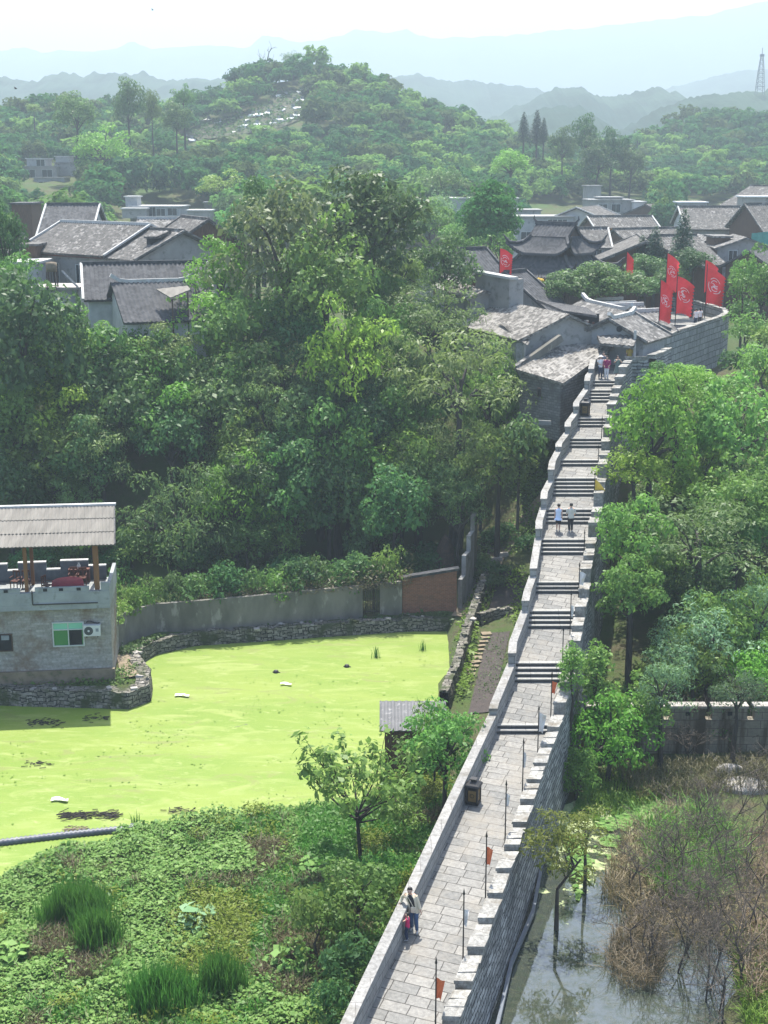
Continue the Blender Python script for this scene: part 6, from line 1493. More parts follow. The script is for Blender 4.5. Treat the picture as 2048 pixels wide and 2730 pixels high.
for x, y, Y, lab in ((407, 27, 190, 'small dark bird high in the pale sky'), (42, 237, 150, 'small dark bird flying low over the left wooded slope')):
    c = at_Y(x, y, Y); mb = MB(); mb.tube([Vector((-.18, 0, 0)), Vector((0, 0, .02)), Vector((.16, 0, .03))], [.02, .06, .03], 6)
    for s in (-1, 1): mb.face([Vector((.06, 0, .03)), Vector((-.05, 0, .03)), Vector((-.12, s * .34, .2)), Vector((0, s * .3, .17))])
    o = mb.build('bird', M['bird_dark']); o.location = c; tag(o, lab, 'bird')
# ================================================================== trees and shrubs
nrg = np.random.default_rng(7)
def leaf_quads(rng, P, D, size, up=.35, aspect=.55, rand=.8, droop=0.0):
    """one bent leaf clump per point P, facing roughly along D"""
    n = len(P); nm = D * .8 + rng.normal(0, rand * .6, (n, 3)); nm[:, 2] += up; nm /= np.linalg.norm(nm, axis=1)[:, None] + 1e-9
    t = rng.normal(0, 1, (n, 3)); t[:, 2] -= droop; t -= nm * (t * nm).sum(1)[:, None]; t /= np.linalg.norm(t, axis=1)[:, None] + 1e-9
    b = np.cross(nm, t); s = size * np.clip(rng.lognormal(-.05, .38, (n, 1)), .4, 2.0)
    Q = np.stack([P - t * s * .5, P + b * s * aspect * .5 + nm * s * .08, P + t * s * .5, P - b * s * aspect * .5 + nm * s * .08], 1)
    return Q
def crown_pts(rng, blobs, per, shell=.55, low=-.35):
    """points and outward directions on the leafy outside of each clump"""
    Ps, Ds = [], []
    for (c, r) in blobs:
        n = max(6, int(per * (r if np.isscalar(r) else np.mean(r)) ** 2)); d = rng.normal(0, 1, (n, 3)); d /= np.linalg.norm(d, axis=1)[:, None]
        keep = d[:, 2] > low + rng.normal(0, .25, n); d = d[keep]; rr = rng.uniform(shell, 1.05, (len(d), 1)) ** .7
        Ps.append(np.asarray(c) + d * rr * np.asarray(r)); Ds.append(d)
    return np.concatenate(Ps), np.concatenate(Ds)
def blob_set(rng, R, H, zc, n, rmin, rmax, flat=.75, inner=.35, cone=0.0):
    out = []
    for k in range(n):
        for _ in range(30):
            d = rng.normal(0, 1, 3); d /= np.linalg.norm(d)
            if d[2] > -.55: break
        f = rng.uniform(inner, .88); z = d[2] * H / 2 * f; w = 1 - cone * (z / H + .5)
        r = rng.uniform(rmin, rmax) * (1 - .25 * f); out.append((np.array([d[0] * R * f * w, d[1] * R * f * w, zc + z]), np.array([r, r, r * flat])))
    return out
def trunk_mb(rng, blobs, zc, r0, depth, limbs=9, lean=.3):
    mb = MB(); top = Vector((rng.normal(0, lean), rng.normal(0, lean), zc)); mid = Vector((rng.normal(0, lean * .5), rng.normal(0, lean * .5), zc * .5))
    mb.tube([Vector((0, 0, -depth)), Vector((0, 0, 0)), mid, top], [r0 * 1.3, r0 * 1.15, r0 * .75, r0 * .4], 7)
    for k in range(min(limbs, len(blobs))):
        c = Vector(blobs[k][0]); t = rng.uniform(.35, .9); s = vlerp(mid, top, t); s.z = min(s.z, c.z - .2)
        m_ = vlerp(s, c, .5) + Vector((0, 0, .15 * (c - s).length)); mb.tube([s, m_, c], [r0 * .4, r0 * .25, r0 * .08], 5)
    return mb
TREES = {}
def proto(kind, i, leaf, R, H, zc, n, rmin, rmax, per, size, bark='bark', flat=.75, r0=.22, up=.35, aspect=.55, cone=0.0, shell=.55, limbs=9, depth=9, low=-.35, rand=.8, droop=0.0, inner=.35, cat='tree', nm=None, extra=None):
    rng = np.random.default_rng(hash_(kind) + i * 17)
    bl = blob_set(rng, R, H, zc, n, rmin, rmax, flat, inner, cone)
    if extra: bl += extra
    P, D = crown_pts(rng, bl, per, shell, low); t = bpy.data.objects.new(nm or kind, None); C.objects.link(t); t['category'] = cat
    me = quads_mesh('crown', leaf_quads(rng, P, D, size, up, aspect, rand, droop)); link_mesh('crown' if cat == 'tree' else 'foliage', me, M[leaf], t)
    trunk_mb(rng, bl, zc, r0, depth, limbs).build('trunk' if cat == 'tree' else 'stem', M[bark], t)
    TREES.setdefault(kind, []).append([t, 2 * R, zc, H, len(P), False])
def hash_(s): return sum(ord(c) * (i + 3) for i, c in enumerate(s)) % 9973
# kind, variant, leaf, R, H, centre height, clumps, clump radius, leaves per square metre, leaf size
for i in range(2): proto('broad_dark', i, 'leaf_dark', 3.4, 6.0, 5.2, 34, .8, 1.5, 230, .27, nm='broadleaf_tree')
for i in range(3): proto('broad_mid', i, 'leaf_mid', 3.4, 5.8, 5.0, 36, .7, 1.4, 230, .25, nm='broadleaf_tree')
for i in range(2): proto('bright', i, 'leaf_bright', 3.0, 5.6, 4.8, 34, .6, 1.2, 260, .24, nm='maple_tree', aspect=.45, droop=.6)
for i in range(2): proto('feather', i, 'leaf_olive', 4.2, 4.6, 4.8, 46, .7, 1.35, 250, .20, nm='locust_tree', flat=.38, aspect=.35, inner=.3, up=.8, rand=.5)
for i in range(1): proto('pale', i, 'leaf_pale', 3.4, 6.2, 5.2, 38, .6, 1.2, 220, .24, nm='blossoming_tree')
for i in range(2): proto('grey', i, 'leaf_grey', 3.0, 5.2, 4.2, 36, .6, 1.1, 230, .22, nm='willow_tree', aspect=.3, droop=1.0)
axis_blobs = lambda n, z0, z1, R, seed: [(np.array([math.cos(k * 2.4) * R * .45 * (1 - k / n) ** .8, math.sin(k * 2.4) * R * .45 * (1 - k / n) ** .8, z0 + (z1 - z0) * k / n]), np.array([1, 1, 1.25]) * (R * .62 * (1 - k / n) ** .75 + .16)) for k in range(n)]
proto('conifer', 0, 'leaf_conifer', 1.5, 7.5, 4.4, 1, .3, .4, 260, .24, nm='cypress_tree', r0=.16, aspect=.35, extra=axis_blobs(34, .9, 8.0, 1.5, 3), low=-.8, droop=.5)
for i in range(1): proto('column', i, 'leaf_mid', 1.7, 7.5, 5.2, 36, .5, .9, 260, .22, nm='poplar_tree', cone=.5, r0=.14)
for i in range(2): proto('shrub', i, 'leaf_mid', 1.6, 1.9, 1.0, 22, .4, .75, 330, .17, nm='shrub', r0=.06, cat='shrub', depth=1.5, limbs=6)
for i in range(1): proto('dark_shrub', i, 'leaf_dark', 1.6, 2.0, 1.0, 22, .4, .8, 320, .19, nm='shrub', r0=.06, cat='shrub', depth=1.5, limbs=6)
for i in range(1): proto('gold', i, 'leaf_gold', 1.5, 2.4, 2.3, 26, .3, .62, 620, .15, nm='willow_tree', r0=.07, depth=1.2, aspect=.3, flat=.6, shell=.3)
for i in range(4): proto('far', i, ('hill_mid', 'hill_dark', 'hill_olive', 'hill_bright')[i], 3.4, 5.2, 3.6, 22, 1.0, 1.7, 34, .75, nm='broadleaf_tree', r0=.2, limbs=3, depth=6, rand=.4, up=.25)
proto('round', 0, 'hill_mid', 3.6, 9.0, 6.0, 95, .9, 1.5, 120, .34, nm='round_camphor_tree', inner=.55, rand=.5, extra=[(np.array([0, 0, 6.0]), np.array([2.6, 2.6, 3.4]))])
COUNT = {}
def place(kind, p, width, label, group=None, v=None, height=None, yaw=None, rg=random.Random(11)):
    """p: crown centre; the trunk runs on down into the ground"""
    L = TREES[kind]; k = rg.randrange(len(L)) if v is None else v; t, w, zc, H, _, used = L[k]
    if used: o = copy_tree(t)
    else: o = t; L[k][5] = True
    s = width / w; sz = s if height is None else height / H
    o.scale = (s, s, sz); o.location = (p[0], p[1], p[2] - zc * sz); o.rotation_euler = (0, 0, rg.uniform(0, 6.28) if yaw is None else yaw)
    o['label'] = label
    if group: o['group'] = group
    COUNT[kind] = COUNT.get(kind, 0) + 1; return o
def T(kind, x, y, w, Y, label, group=None, h=None, v=None):
    p = at_Y(x, y, Y); s = scale_at(p) / 1.2; return place(kind, p, w / s, label, group, v, None if h is None else h / s * .95)
fresh_kids()
# ---- the wood between the village and the pond: trees that can be told apart first
T('pale', 740, 700, 330, 103, 'pale blossoming broadleaf tree in the middle of the wood above the pond', h=430)
T('broad_dark', 985, 640, 300, 107, 'tall dark tree with the highest crown in the middle of the wood', h=330)
T('broad_dark', 985, 540, 130, 108, 'dark crown top rising above the centre of the wood', h=150)
T('broad_dark', 685, 590, 150, 109, 'narrow dark tree left of the blossoming tree', h=200)
T('broad_mid', 870, 760, 300, 101, 'full mid green tree right of the blossoming tree', h=380)
T('bright', 930, 960, 230, 96, 'bright yellow green tree in the centre of the wood', h=330)
T('bright', 590, 740, 190, 107, 'bright green tree beside the tiled hall', h=230)
T('bright', 545, 850, 190, 103.5, 'fresh green tree below the tiled hall', h=210)
T('feather', 1215, 1010, 390, 94, 'broad feathery olive tree left of the stone house', h=330)
T('feather', 1150, 850, 300, 101, 'feathery tree below the low court houses', h=230)
T('feather', 480, 1400, 330, 88.5, 'large olive feathery tree leaning over the concrete wall', h=380)
T('broad_dark', 70, 950, 330, 97, 'dark tree at the left edge above the pond house', h=420)
T('broad_mid', 300, 1020, 270, 99, 'mid green tree among the treetops below the village', h=300)
T('broad_dark', 8, 655, 120, 107, 'dark crown at the left edge beside the village roofs', h=235); T('broad_mid', 20, 760, 170, 104, 'mid green crown at the left edge below the village', h=190); T('broad_mid', 130, 860, 190, 101, 'rounded green tree below the rubble roof', h=150); T('bright', 250, 915, 130, 100, 'light green crown under the tiled hall', h=110)
T('broad_dark', 1190, 730, 160, 112, 'dark tree just left of the pale outhouse roof', h=190)
T('round', 1306, 590, 150, 150, 'big rounded camphor tree standing alone behind the pavilion', h=195)
T('shrub', 330, 1590, 130, 86.8, 'bright leafy shrub spilling over the wall beside the pond house', h=150)
T('broad_mid', 1330, 1230, 200, 90, 'ivy clad dark bank tree beside the upper steps', h=240)
T('dark_shrub', 1385, 1190, 150, 89, 'leafy shrub on the bank directly left of the upper steps', h=160)
T('conifer', 1747, 660, 62, 141, 'pointed evergreen left of the tallest red banner', h=105); T('conifer', 1822, 640, 72, 139, 'tall pointed evergreen between the red banners', h=150); T('conifer', 1712, 670, 48, 142, 'smallest pointed evergreen beside the twisted banner', h=80)
# layered canopy down to the concrete wall
rgl = random.Random(9)
for yy, Yd, xs, ww in ((915, 100.3, (215, 335, 440, 650, 790, 1030), 215), (1010, 98.3, (20, 150, 285, 400, 520, 640, 770, 1040), 225), (1110, 96, (60, 200, 330, 450, 580, 700, 830, 960, 1090), 215), (1215, 93.6, (130, 260, 640, 760, 890, 1000, 1120, 1230), 205), (1320, 91.3, (40, 190, 650, 770, 880, 1080, 1180), 180), (1420, 89.6, (250, 660, 760, 1000), 150)):
    for x in xs:
        kd = rgl.choices(['broad_dark', 'broad_mid', 'feather', 'bright', 'grey'], [24, 40, 12, 16, 8] if yy < 1300 else [45, 35, 20, 0, 0])[0]; w = ww * rgl.uniform(.85, 1.2)
        row = {915: 'in the top tier just below the village', 1010: 'in the second tier below the village', 1110: 'in the middle tier', 1215: 'in the lower middle tier', 1320: 'in the low tier', 1420: 'in the lowest tier just above the concrete wall'}[yy]
        col = {'broad_dark': 'dark green', 'broad_mid': 'mid green', 'feather': 'olive feathery', 'bright': 'yellow green', 'grey': 'grey green'}[kd]
        T(kd, x + rgl.uniform(-22, 22), yy + rgl.uniform(-22, 22) + (62 if yy == 915 and x < 560 else 25 if yy == 1010 and x < 560 else 0), w, Yd + rgl.uniform(-.6, .6), col + ' tree of the pond wood ' + row, col + ' trees ' + row, h=w * rgl.uniform(1.0, 1.35))
T('broad_mid', 1065, 745, 130, 108, 'mid green tree between the dark crown and the pale outhouse', h=160); T('broad_mid', 1010, 800, 150, 104, 'mid green tree below the tall dark crown', h=170)
T('grey', 1770, 1840, 165, 61.6, 'thin grey willow in front of the battlemented wall', h=210, v=1); T('grey', 1965, 1850, 140, 61.8, 'thin grey willow before the right end of the battlemented wall', h=170, v=0)
for x, y in ((55, 535), (120, 540), (185, 535), (230, 500)): T('far', x, y, 60, 284, 'small bush below the stacked concrete house on the left hillside', 'bushes below the hillside house', h=36)
# fill of the same wood
rgf = random.Random(21); spots = []
cand = [(rgf.uniform(-46, 15), rgf.uniform(88.5, 113)) for _ in range(4000)]
def clear_left(x, y):
    if y < 90.5 + .0 * x: pass
    w = wall_x(y)
    if w and x > w[0] - 2.6: return False
    if y > 90 and x > 5.5 + (y - 90) * .35 and y > 91: return False
    if x < -13.5 and y > 101.5 and not (x < -30 and y < 103): return False   # keep the roofs open
    return True
LB = {'broad_dark': 'dark green broadleaf tree packed in the wood above the pond', 'broad_mid': 'mid green broadleaf tree packed in the wood above the pond', 'feather': 'olive feathery tree packed in the wood above the pond', 'bright': 'lighter yellow green tree packed in the wood above the pond', 'dark_shrub': 'dark shrub at the foot of the wood above the concrete wall', 'shrub': 'green shrub at the foot of the wood above the concrete wall'}
for x, y in cand:
    if len(spots) >= 40 or not clear_left(x, y): continue
    if any((x - a) ** 2 + (y - b) ** 2 < 3.0 ** 2 for a, b in spots): continue
    spots.append((x, y)); h = gz(x, y); kind = rgf.choices(['broad_dark', 'broad_mid', 'feather', 'bright'], [40, 32, 18, 10])[0]
    w = rgf.uniform(4.6, 7.0); hh = w * rgf.uniform(.95, 1.35); cz_ = h + hh * .5 + rgf.uniform(.8, 2.4)
    lim = at_Y(x / y * F * 0 + 1024, 600, y).z                       # stay below the roofs behind
    px_y = 457 + (CZ - (cz_ + hh * .5)) * F / (.97 * y); px_x = 1024 + x / (y * .97) * F
    lim_y = 820 if px_x < 210 else 865 if px_x < 520 else 700 if px_x < 640 else 560 if px_x < 1080 else 780 if px_x < 1200 else 900
    if px_y < lim_y: cz_ -= (lim_y - px_y) * y / F
    place(kind, (x, y, cz_), w, LB[kind], kind.replace('_', ' ') + ' trees in the pond wood', height=hh, rg=rgf)
for k in range(30):
    x = rgf.uniform(-24, 5.5); y = 88.6 + rgf.uniform(0, 2.2) + max(0, (-12 - x) * .0); kind = rgf.choice(['dark_shrub', 'dark_shrub', 'shrub'])
    place(kind, (x, y, gz(x, y) + rgf.uniform(.6, 1.3)), rgf.uniform(2.4, 4.2), LB[kind], kind.replace('_', ' ') + 's above the concrete wall', rg=rgf)
for k in range(9):
    x = rgf.uniform(6, 11.5); y = rgf.uniform(87, 93); 
    if wall_x(y) and x > wall_x(y)[0] - 1.5: continue
    place('dark_shrub', (x, y, gz(x, y) + .5), rgf.uniform(1.6, 2.6), 'low leafy shrub on the bank beside the dirt path', 'bank shrubs by the path', rg=rgf)
for k in range(20):
    x = 250 + k * 42 + rgf.uniform(-12, 12); Yw = float(np.interp(x, [q[0] for q in bot], [q.y for q in Pb])); yt = float(np.interp(x, [q[0] for q in bot], topy)); kd = 'shrub' if x < 400 or rgf.random() < .2 else 'dark_shrub'
    T(kd, x, yt - rgf.uniform(10, 45), rgf.uniform(75, 125), Yw + 1.3, ('bright green' if kd == 'shrub' else 'dark') + ' bush hanging over the top of the concrete wall', ('green' if kd == 'shrub' else 'dark') + ' bushes over the concrete wall', h=rgf.uniform(70, 110))
# ---- trees round the village
for x, y, w, Y, kind, h in ((70, 600, 100, 175, 'far', 80), (170, 560, 130, 190, 'far', 90), (20, 560, 120, 200, 'far', 100), (700, 545, 150, 165, 'far', 120), (820, 530, 170, 170, 'far', 110),
                            (1150, 600, 130, 175, 'broad_mid', 130), (1230, 640, 110, 160, 'broad_mid', 110), (1320, 660, 110, 146, 'shrub', 90), (1060, 560, 150, 180, 'far', 130), (600, 650, 110, 130, 'broad_mid', 90), (640, 600, 90, 150, 'far', 80)):
    T(kind, x, y, w, Y, 'leafy tree among the roofs at the near foot of the hill', 'trees among the village roofs', h=h)
for x, y, w, Y, lab in ((1560, 760, 180, 121, 'dark leafy shrub under the pavilion steps'), (1640, 765, 170, 123, 'dense shrub between the pavilion and the bastion'), (1500, 775, 120, 120, 'shrub filling the corner left below the pavilion'), (1700, 770, 130, 131, 'shrub below the twisted red banner'), (1720, 720, 120, 136, 'green shrub behind the banners'), (1850, 700, 110, 133, 'leafy tree behind the rightmost banners'), (1790, 740, 100, 132, 'shrub between the red banners')):
    T('broad_dark', x, y, w, Y, lab, h=w * .66)
T('broad_mid', 2035, 770, 165, 118, 'broad green tree with a dark trunk right of the bastion', h=215, v=0); T('broad_mid', 1985, 735, 75, 122, 'smaller crown behind the tree right of the bastion', h=120)
# ---- right of the wall
T('bright', 1742, 1140, 240, 82, 'bright yellow green tree crowding the upper steps', h=330, v=0); T('bright', 1810, 1045, 145, 85, 'bright crown top at the bend of the walk', h=140, v=1)
T('bright', 1698, 1255, 175, 80, 'lower bright tree against the wall below the yellow flag', h=160)
T('broad_mid', 1960, 1150, 270, 86, 'wide mid green tree at the right edge above the river wall', h=300)
T('broad_mid', 1900, 1055, 210, 91, 'tree below the bastion wall', h=130); T('broad_mid', 1770, 1000, 100, 91, 'leafy tree tucked under the bastion face', h=70); T('bright', 1830, 1010, 120, 88, 'light green shrubby tree below the bastion', h=90)
T('feather', 1850, 1440, 420, 73, 'big spreading tree right of the middle steps', h=260); T('broad_mid', 1690, 1450, 205, 72, 'green tree hugging the wall at the middle steps', h=240)
T('broad_mid', 1970, 1330, 240, 78, 'tree at the right edge between the spreading tree and the wide tree', h=220); T('broad_mid', 1684, 1590, 180, 68.5, 'darker tree at the wall foot beside the third landing', h=200)
T('grey', 1900, 1690, 260, 67.8, 'grey leaved willow over the battlemented river wall', h=230, v=0); T('grey', 1800, 1750, 170, 67, 'lower grey willow beside the battlemented wall', h=160, v=1); T('grey', 2030, 1640, 150, 69, 'grey willow at the right edge', h=230)
T('bright', 1620, 1960, 220, 60.5, 'fresh green tree at the canal head beside the wall', h=270); T('broad_mid', 1690, 1900, 170, 62, 'green tree half hiding the battlemented wall', h=200)
T('broad_mid', 1540, 2080, 130, 58.5, 'dark bushy tree at the canal foot of the wall', h=170, v=1)
T('column', 1525, 1790, 85, 60.0, 'slender young tree sticking up in front of the lower steps', h=220); T('column', 1590, 1800, 110, 62.5, 'slender tree right of the lower battlements', h=260)
T('gold', 1490, 2270, 215, 47.4, 'small golden green willow growing out of the canal', h=200, v=0); T('gold', 1565, 2215, 165, 50.2, 'golden tinged willow farther up the canal', h=110)
rgr = random.Random(4); sp2 = []
for _ in range(3000):
    y = rgr.uniform(66.5, 112); x = rgr.uniform(16, 46); w = wall_x(y)
    if len(sp2) >= 58: break
    if (w and x < w[1] + 2.0) or x > y * .31 or (y > 92 and x < 31): continue
    if any((x - a) ** 2 + (y - b) ** 2 < 2.45 ** 2 for a, b in sp2): continue
    sp2.append((x, y)); kind = rgr.choices(['broad_mid', 'bright', 'feather', 'broad_dark'], [46, 24, 20, 10])[0]; wd = rgr.uniform(3.6, 5.6)
    place(kind, (x, y, gz(x, y) + wd * .62), wd, {'broad_mid': 'mid green', 'bright': 'bright green', 'feather': 'olive feathery', 'broad_dark': 'dark green'}[kind] + ' tree in the thicket right of the stepped wall', kind.replace('_', ' ') + ' trees in the right thicket', height=wd * rgr.uniform(.85, 1.15), rg=rgr)
for k in range(34):
    y = rgr.uniform(64, 92); w = wall_x(y); x = rgr.uniform(w[1] + .8, min(w[1] + 12, y * .3)); kd = rgr.choice(['shrub', 'dark_shrub'])
    if y < 68.5 and x > 18.5: continue
    place(kd, (x, y, gz(x, y) + .8), rgr.uniform(2.2, 3.8), ('green' if kd == 'shrub' else 'dark') + ' shrub under the trees right of the stepped wall', ('green' if kd == 'shrub' else 'dark') + ' shrubs in the right thicket', rg=rgr)
for x, y, w, h, Y, k in ((1985, 880, 120, 80, 112, 'shrub'), (2040, 900, 120, 80, 110, 'shrub'), (1990, 970, 140, 90, 104, 'dark_shrub'), (2040, 980, 150, 110, 100, 'shrub'), (1990, 830, 90, 60, 125, 'dark_shrub')):
    T(k, x, y, w, Y, ('green' if k == 'shrub' else 'dark') + ' shrub on the slope under the bastion', ('green' if k == 'shrub' else 'dark') + ' shrubs under the bastion', h=h)
# ---- left of the lower wall
T('broad_mid', 1190, 2000, 215, 56.5, 'leafy tree between the tool shed and the wall', h=250, v=2); T('shrub', 1160, 1930, 110, 58.5, 'bush top above the shed roof', h=110)
T('shrub', 1080, 2165, 130, 54, 'low shrub at the pond corner below the shed', h=80)

# ---- the hill woods
HK = []; rgh = random.Random(77); hill = []
SLOPE = [(485, 365), (560, 318), (640, 302), (728, 268), (738, 240), (840, 236), (838, 270), (832, 305), (760, 338), (690, 356), (560, 372), (520, 385)]
def hill_ok(p):
    px = 1024 + p[0] / (p[1] * CP - (p[2] - CZ) * SP) * F; k = p[1] * CP - (p[2] - CZ) * SP; v = (p[1] * SP + (p[2] - CZ) * CP) / k; py = 1365 - v * F
    if -60 < px < 2110 and py < 640:
        if any(inside((px, py + dy), SLOPE) for dy in (12, -8, -26, -40)): return None     # the bare grave slope
        return px, py
    return None
for _ in range(26000):
    Y = rgh.choice([rgh.uniform(225, 300), rgh.uniform(300, 415), rgh.uniform(300, 470)]); X = rgh.uniform(-.31, .31) * Y
    hill.append((X, Y))
hx = np.array(hill); hz_ = ground_h(hx[:, 0], hx[:, 1]); chosen = []; cell = {}
for (x, y), z in zip(hill, hz_):
    r_ = 4.3 if y < 300 else 4.5
    q = hill_ok((x, y, z + 2))
    if q is None: continue
    if 25 < q[0] < 235 and 425 < q[1] < 575: continue
    if q[1] > 515 and (280 < q[0] < 620 or 1370 < q[0] < 1760 or q[0] > 1800): continue
    key = (int(x // r_), int(y // r_)); bad = False
    for a in (-1, 0, 1):
        for b in (-1, 0, 1):
            for (u, v_) in cell.get((key[0] + a, key[1] + b), ()):
                if (u - x) ** 2 + (v_ - y) ** 2 < r_ * r_: bad = True
    if bad: continue
    cell.setdefault(key, []).append((x, y)); chosen.append((x, y, float(z), q[0], q[1]))
chosen.sort(key=lambda c: c[1])
near_n = 70
for i, (x, y, z, px, py) in enumerate(chosen[:near_n]):
    w = rgh.uniform(5.0, 8.5); v = rgh.randrange(4)
    place('far', (x, y, z + w * .42), w, ('mid green', 'dark green', 'olive', 'light green')[v] + ' rounded tree on the lower slope of the wooded hill', ('mid green', 'dark green', 'olive', 'light green')[v] + ' trees on the lower hill slopes', v=v, height=w * rgh.uniform(.7, .95), rg=rgh)
# the rest of the hill's wood reads as one mass
parts = {}
protoP = []
for v in range(4):
    me = TREES['far'][v][0].children[0].data; a = np.zeros(len(me.vertices) * 3, np.float32); me.vertices.foreach_get('co', a); protoP.append(a.reshape(-1, 4, 3))
for (x, y, z, px, py) in chosen[near_n:]:
    v = rgh.randrange(4); w = rgh.uniform(6.0, 9.6); s = w / 6.8; sz = s * rgh.uniform(.75, 1.15); a = rgh.uniform(0, 6.28)
    A = protoP[v][::1 if y < 330 else 2] * np.array([s, s, sz]) * (1 if y < 330 else 1.0); ca, sa = math.cos(a), math.sin(a)
    B = A.copy(); B[..., 0] = A[..., 0] * ca - A[..., 1] * sa; B[..., 1] = A[..., 0] * sa + A[..., 1] * ca
    if y >= 330: cc = B.mean(1, keepdims=True); B = cc + (B - cc) * 1.35
    parts.setdefault(rgh.choice(['hill_mid', 'hill_dark', 'hill_olive', 'hill_bright', 'hill_mid']), []).append(B + np.array([x, y, z - .6]))
for k, L in parts.items():
    o = link_mesh('hill_woodland', quads_mesh('hill_woodland', np.concatenate(L)), M[k]); o['kind'] = 'stuff'
# the wood goes on past the right of the view
L = []; rgx = random.Random(8)
for _ in range(150):
    y = rgx.uniform(52, 150); x = rgx.uniform(y * .335 + 2, y * .62 + 10); v = rgx.randrange(4); s = rgx.uniform(.75, 1.15)
    L.append(protoP[v] * s + np.array([x, y, gz(x, y) - 1.2]))
o = link_mesh('outer_thicket', quads_mesh('outer_thicket', np.concatenate(L)), M['hill_mid']); o['kind'] = 'stuff'
# trees standing out on the skyline
for x, y, w, Y, h, kind, lab in ((345, 285, 92, 300, 140, 'broad_dark', 'tall full tree standing on the left skyline'), (405, 290, 48, 305, 110, 'broad_mid', 'thin tall tree next to the full one on the left skyline'), (490, 262, 60, 310, 70, 'broad_mid', 'loose upright crown left of the graves'), (470, 325, 78, 300, 90, 'broad_dark', 'dark round tree at the foot of the graves'), (200, 310, 110, 290, 120, 'broad_dark', 'dark pointed tree left of the tall skyline trees'), (90, 290, 40, 330, 30, 'broad_mid', 'small round tree on the left skyline'),
                                 (655, 195, 50, 398, 42, 'broad_dark', 'flat topped dark tree on the hill shoulder'), (782, 160, 60, 402, 48, 'grey', 'thin crowned tree on the hilltop, left of the pair'), (850, 158, 68, 402, 42, 'grey', 'thin crowned tree on the hilltop, right of the pair'),
                                 (1397, 335, 34, 330, 66, 'conifer', 'dark cypress on the right flank of the hill, left of the pair'), (1432, 335, 36, 330, 76, 'conifer', 'dark cypress on the right flank of the hill, right of the pair'), (1450, 345, 26, 328, 56, 'conifer', 'smaller cypress beside the pair on the hill flank'),
                                 (1560, 375, 80, 320, 130, 'broad_dark', 'tall dark grove tree in the saddle between the hills'), (1500, 400, 70, 315, 110, 'broad_dark', 'dark grove tree left in the saddle'), (1630, 410, 90, 312, 120, 'broad_dark', 'dark grove tree right in the saddle'), (1590, 440, 100, 305, 130, 'broad_dark', 'dark grove tree in front in the saddle'), (1680, 440, 80, 310, 100, 'broad_dark', 'rightmost dark grove tree in the saddle'), (1700, 370, 30, 420, 40, 'broad_mid', 'small tree at the left end of the right hill'),
                                 (590, 500, 130, 252, 90, 'bright', 'light green tree low on the hill foot'), (270, 400, 150, 285, 130, 'bright', 'light green crown on the left wooded slope'), (1360, 440, 110, 270, 90, 'bright', 'light green tree low on the hill right of the centre'), (1180, 490, 120, 255, 100, 'broad_mid', 'rounded tree at the hill foot above the round camphor'), (1150, 570, 140, 215, 120, 'grey', 'blue green tree left of the round camphor')):
    T(kind, x, y, w, Y, lab, h=h)
def bare(name, p, h, spread, n, lab, seed, m='twig', cat='bare tree', r=.07, depth=4, group=None, up=1.0):
    rg = random.Random(seed); root = thing(name, lab, cat, p, group); tr = MB(); tw = MB()
    def grow(a, d, L, r_, lv):
        b = a + d * L + Vector((rg.gauss(0, .04), rg.gauss(0, .04), 0)) * L; c = b + (d + Vector((rg.gauss(0, .3), rg.gauss(0, .3), rg.gauss(.1, .15)))).normalized() * L * .6
        (tr if lv < 2 else tw).tube([a, b, c], [r_, r_ * .75, r_ * .5], 5 if lv < 2 else 3, cap=False)
        if lv < depth:
            for k in range(rg.choice((2, 3, 3))):
                s = rg.choice((b, c, vlerp(a, b, .6))); nd = (d * .6 + Vector((rg.gauss(0, .75), rg.gauss(0, .75), rg.gauss(.25, .4))) * spread).normalized(); grow(s, nd, L * rg.uniform(.55, .8), max(r_ * .55, .008), lv + 1)
    for k in range(n): grow(p + Vector((rg.gauss(0, .12) * n, rg.gauss(0, .12) * n, -.2)), Vector((rg.gauss(0, .3) * spread, rg.gauss(0, .3) * spread, up)).normalized(), h * .34, r, 0)
    tr.build('trunk', M['bark' if m == 'twig' else m], root); tw.build('branches', M[m], root); return root
p = at_Y(710, 215, 404); bare('bare_tree', p, 11, .5, 1, 'leafless tree standing on the hill shoulder', 3, m='bark_dark', r=.28, depth=3)
# ================================================================== plants on the near bank and along the canal
rp = np.random.default_rng(5)
def px_area(poly, n, z=None, seed=0):
    """random points on the ground inside a polygon drawn on the photograph"""
    g = np.random.default_rng(seed); P = [at_z(x, y, .35 if z is None else z) for x, y in poly]; pl = [(p.x, p.y) for p in P]
    x0, x1 = min(p[0] for p in pl), max(p[0] for p in pl); y0, y1 = min(p[1] for p in pl), max(p[1] for p in pl); out = []
    while len(out) < n:
        X = g.uniform(x0, x1, 4000); Y = g.uniform(y0, y1, 4000)
        for x, y in zip(X, Y):
            if inside((x, y), pl): out.append((x, y))
            if len(out) >= n: break
    return np.array(out)
def blades(g, P, z, h, w, lean=.35, curve=.3):
    n = len(P); a = g.uniform(0, 6.283, n); hh = h * g.uniform(.5, 1.25, n); d = np.stack([np.cos(a), np.sin(a), np.zeros(n)], 1); s = np.stack([-np.sin(a), np.cos(a), np.zeros(n)], 1) * w * .5
    b = np.stack([P[:, 0], P[:, 1], z], 1); ln = (g.normal(0, lean, n) * hh)[:, None]; up = np.array([0, 0, 1.0]); m_ = b + up * (hh * .6)[:, None] + d * ln * .4; t = b + up * (hh * (1 - curve * .3))[:, None] + d * ln
    q1 = np.stack([b - s, b + s, m_ + s * .8, m_ - s * .8], 1); q2 = np.stack([m_ - s * .8, m_ + s * .8, t + s * .15, t - s * .15], 1)
    return np.concatenate([q1, q2])
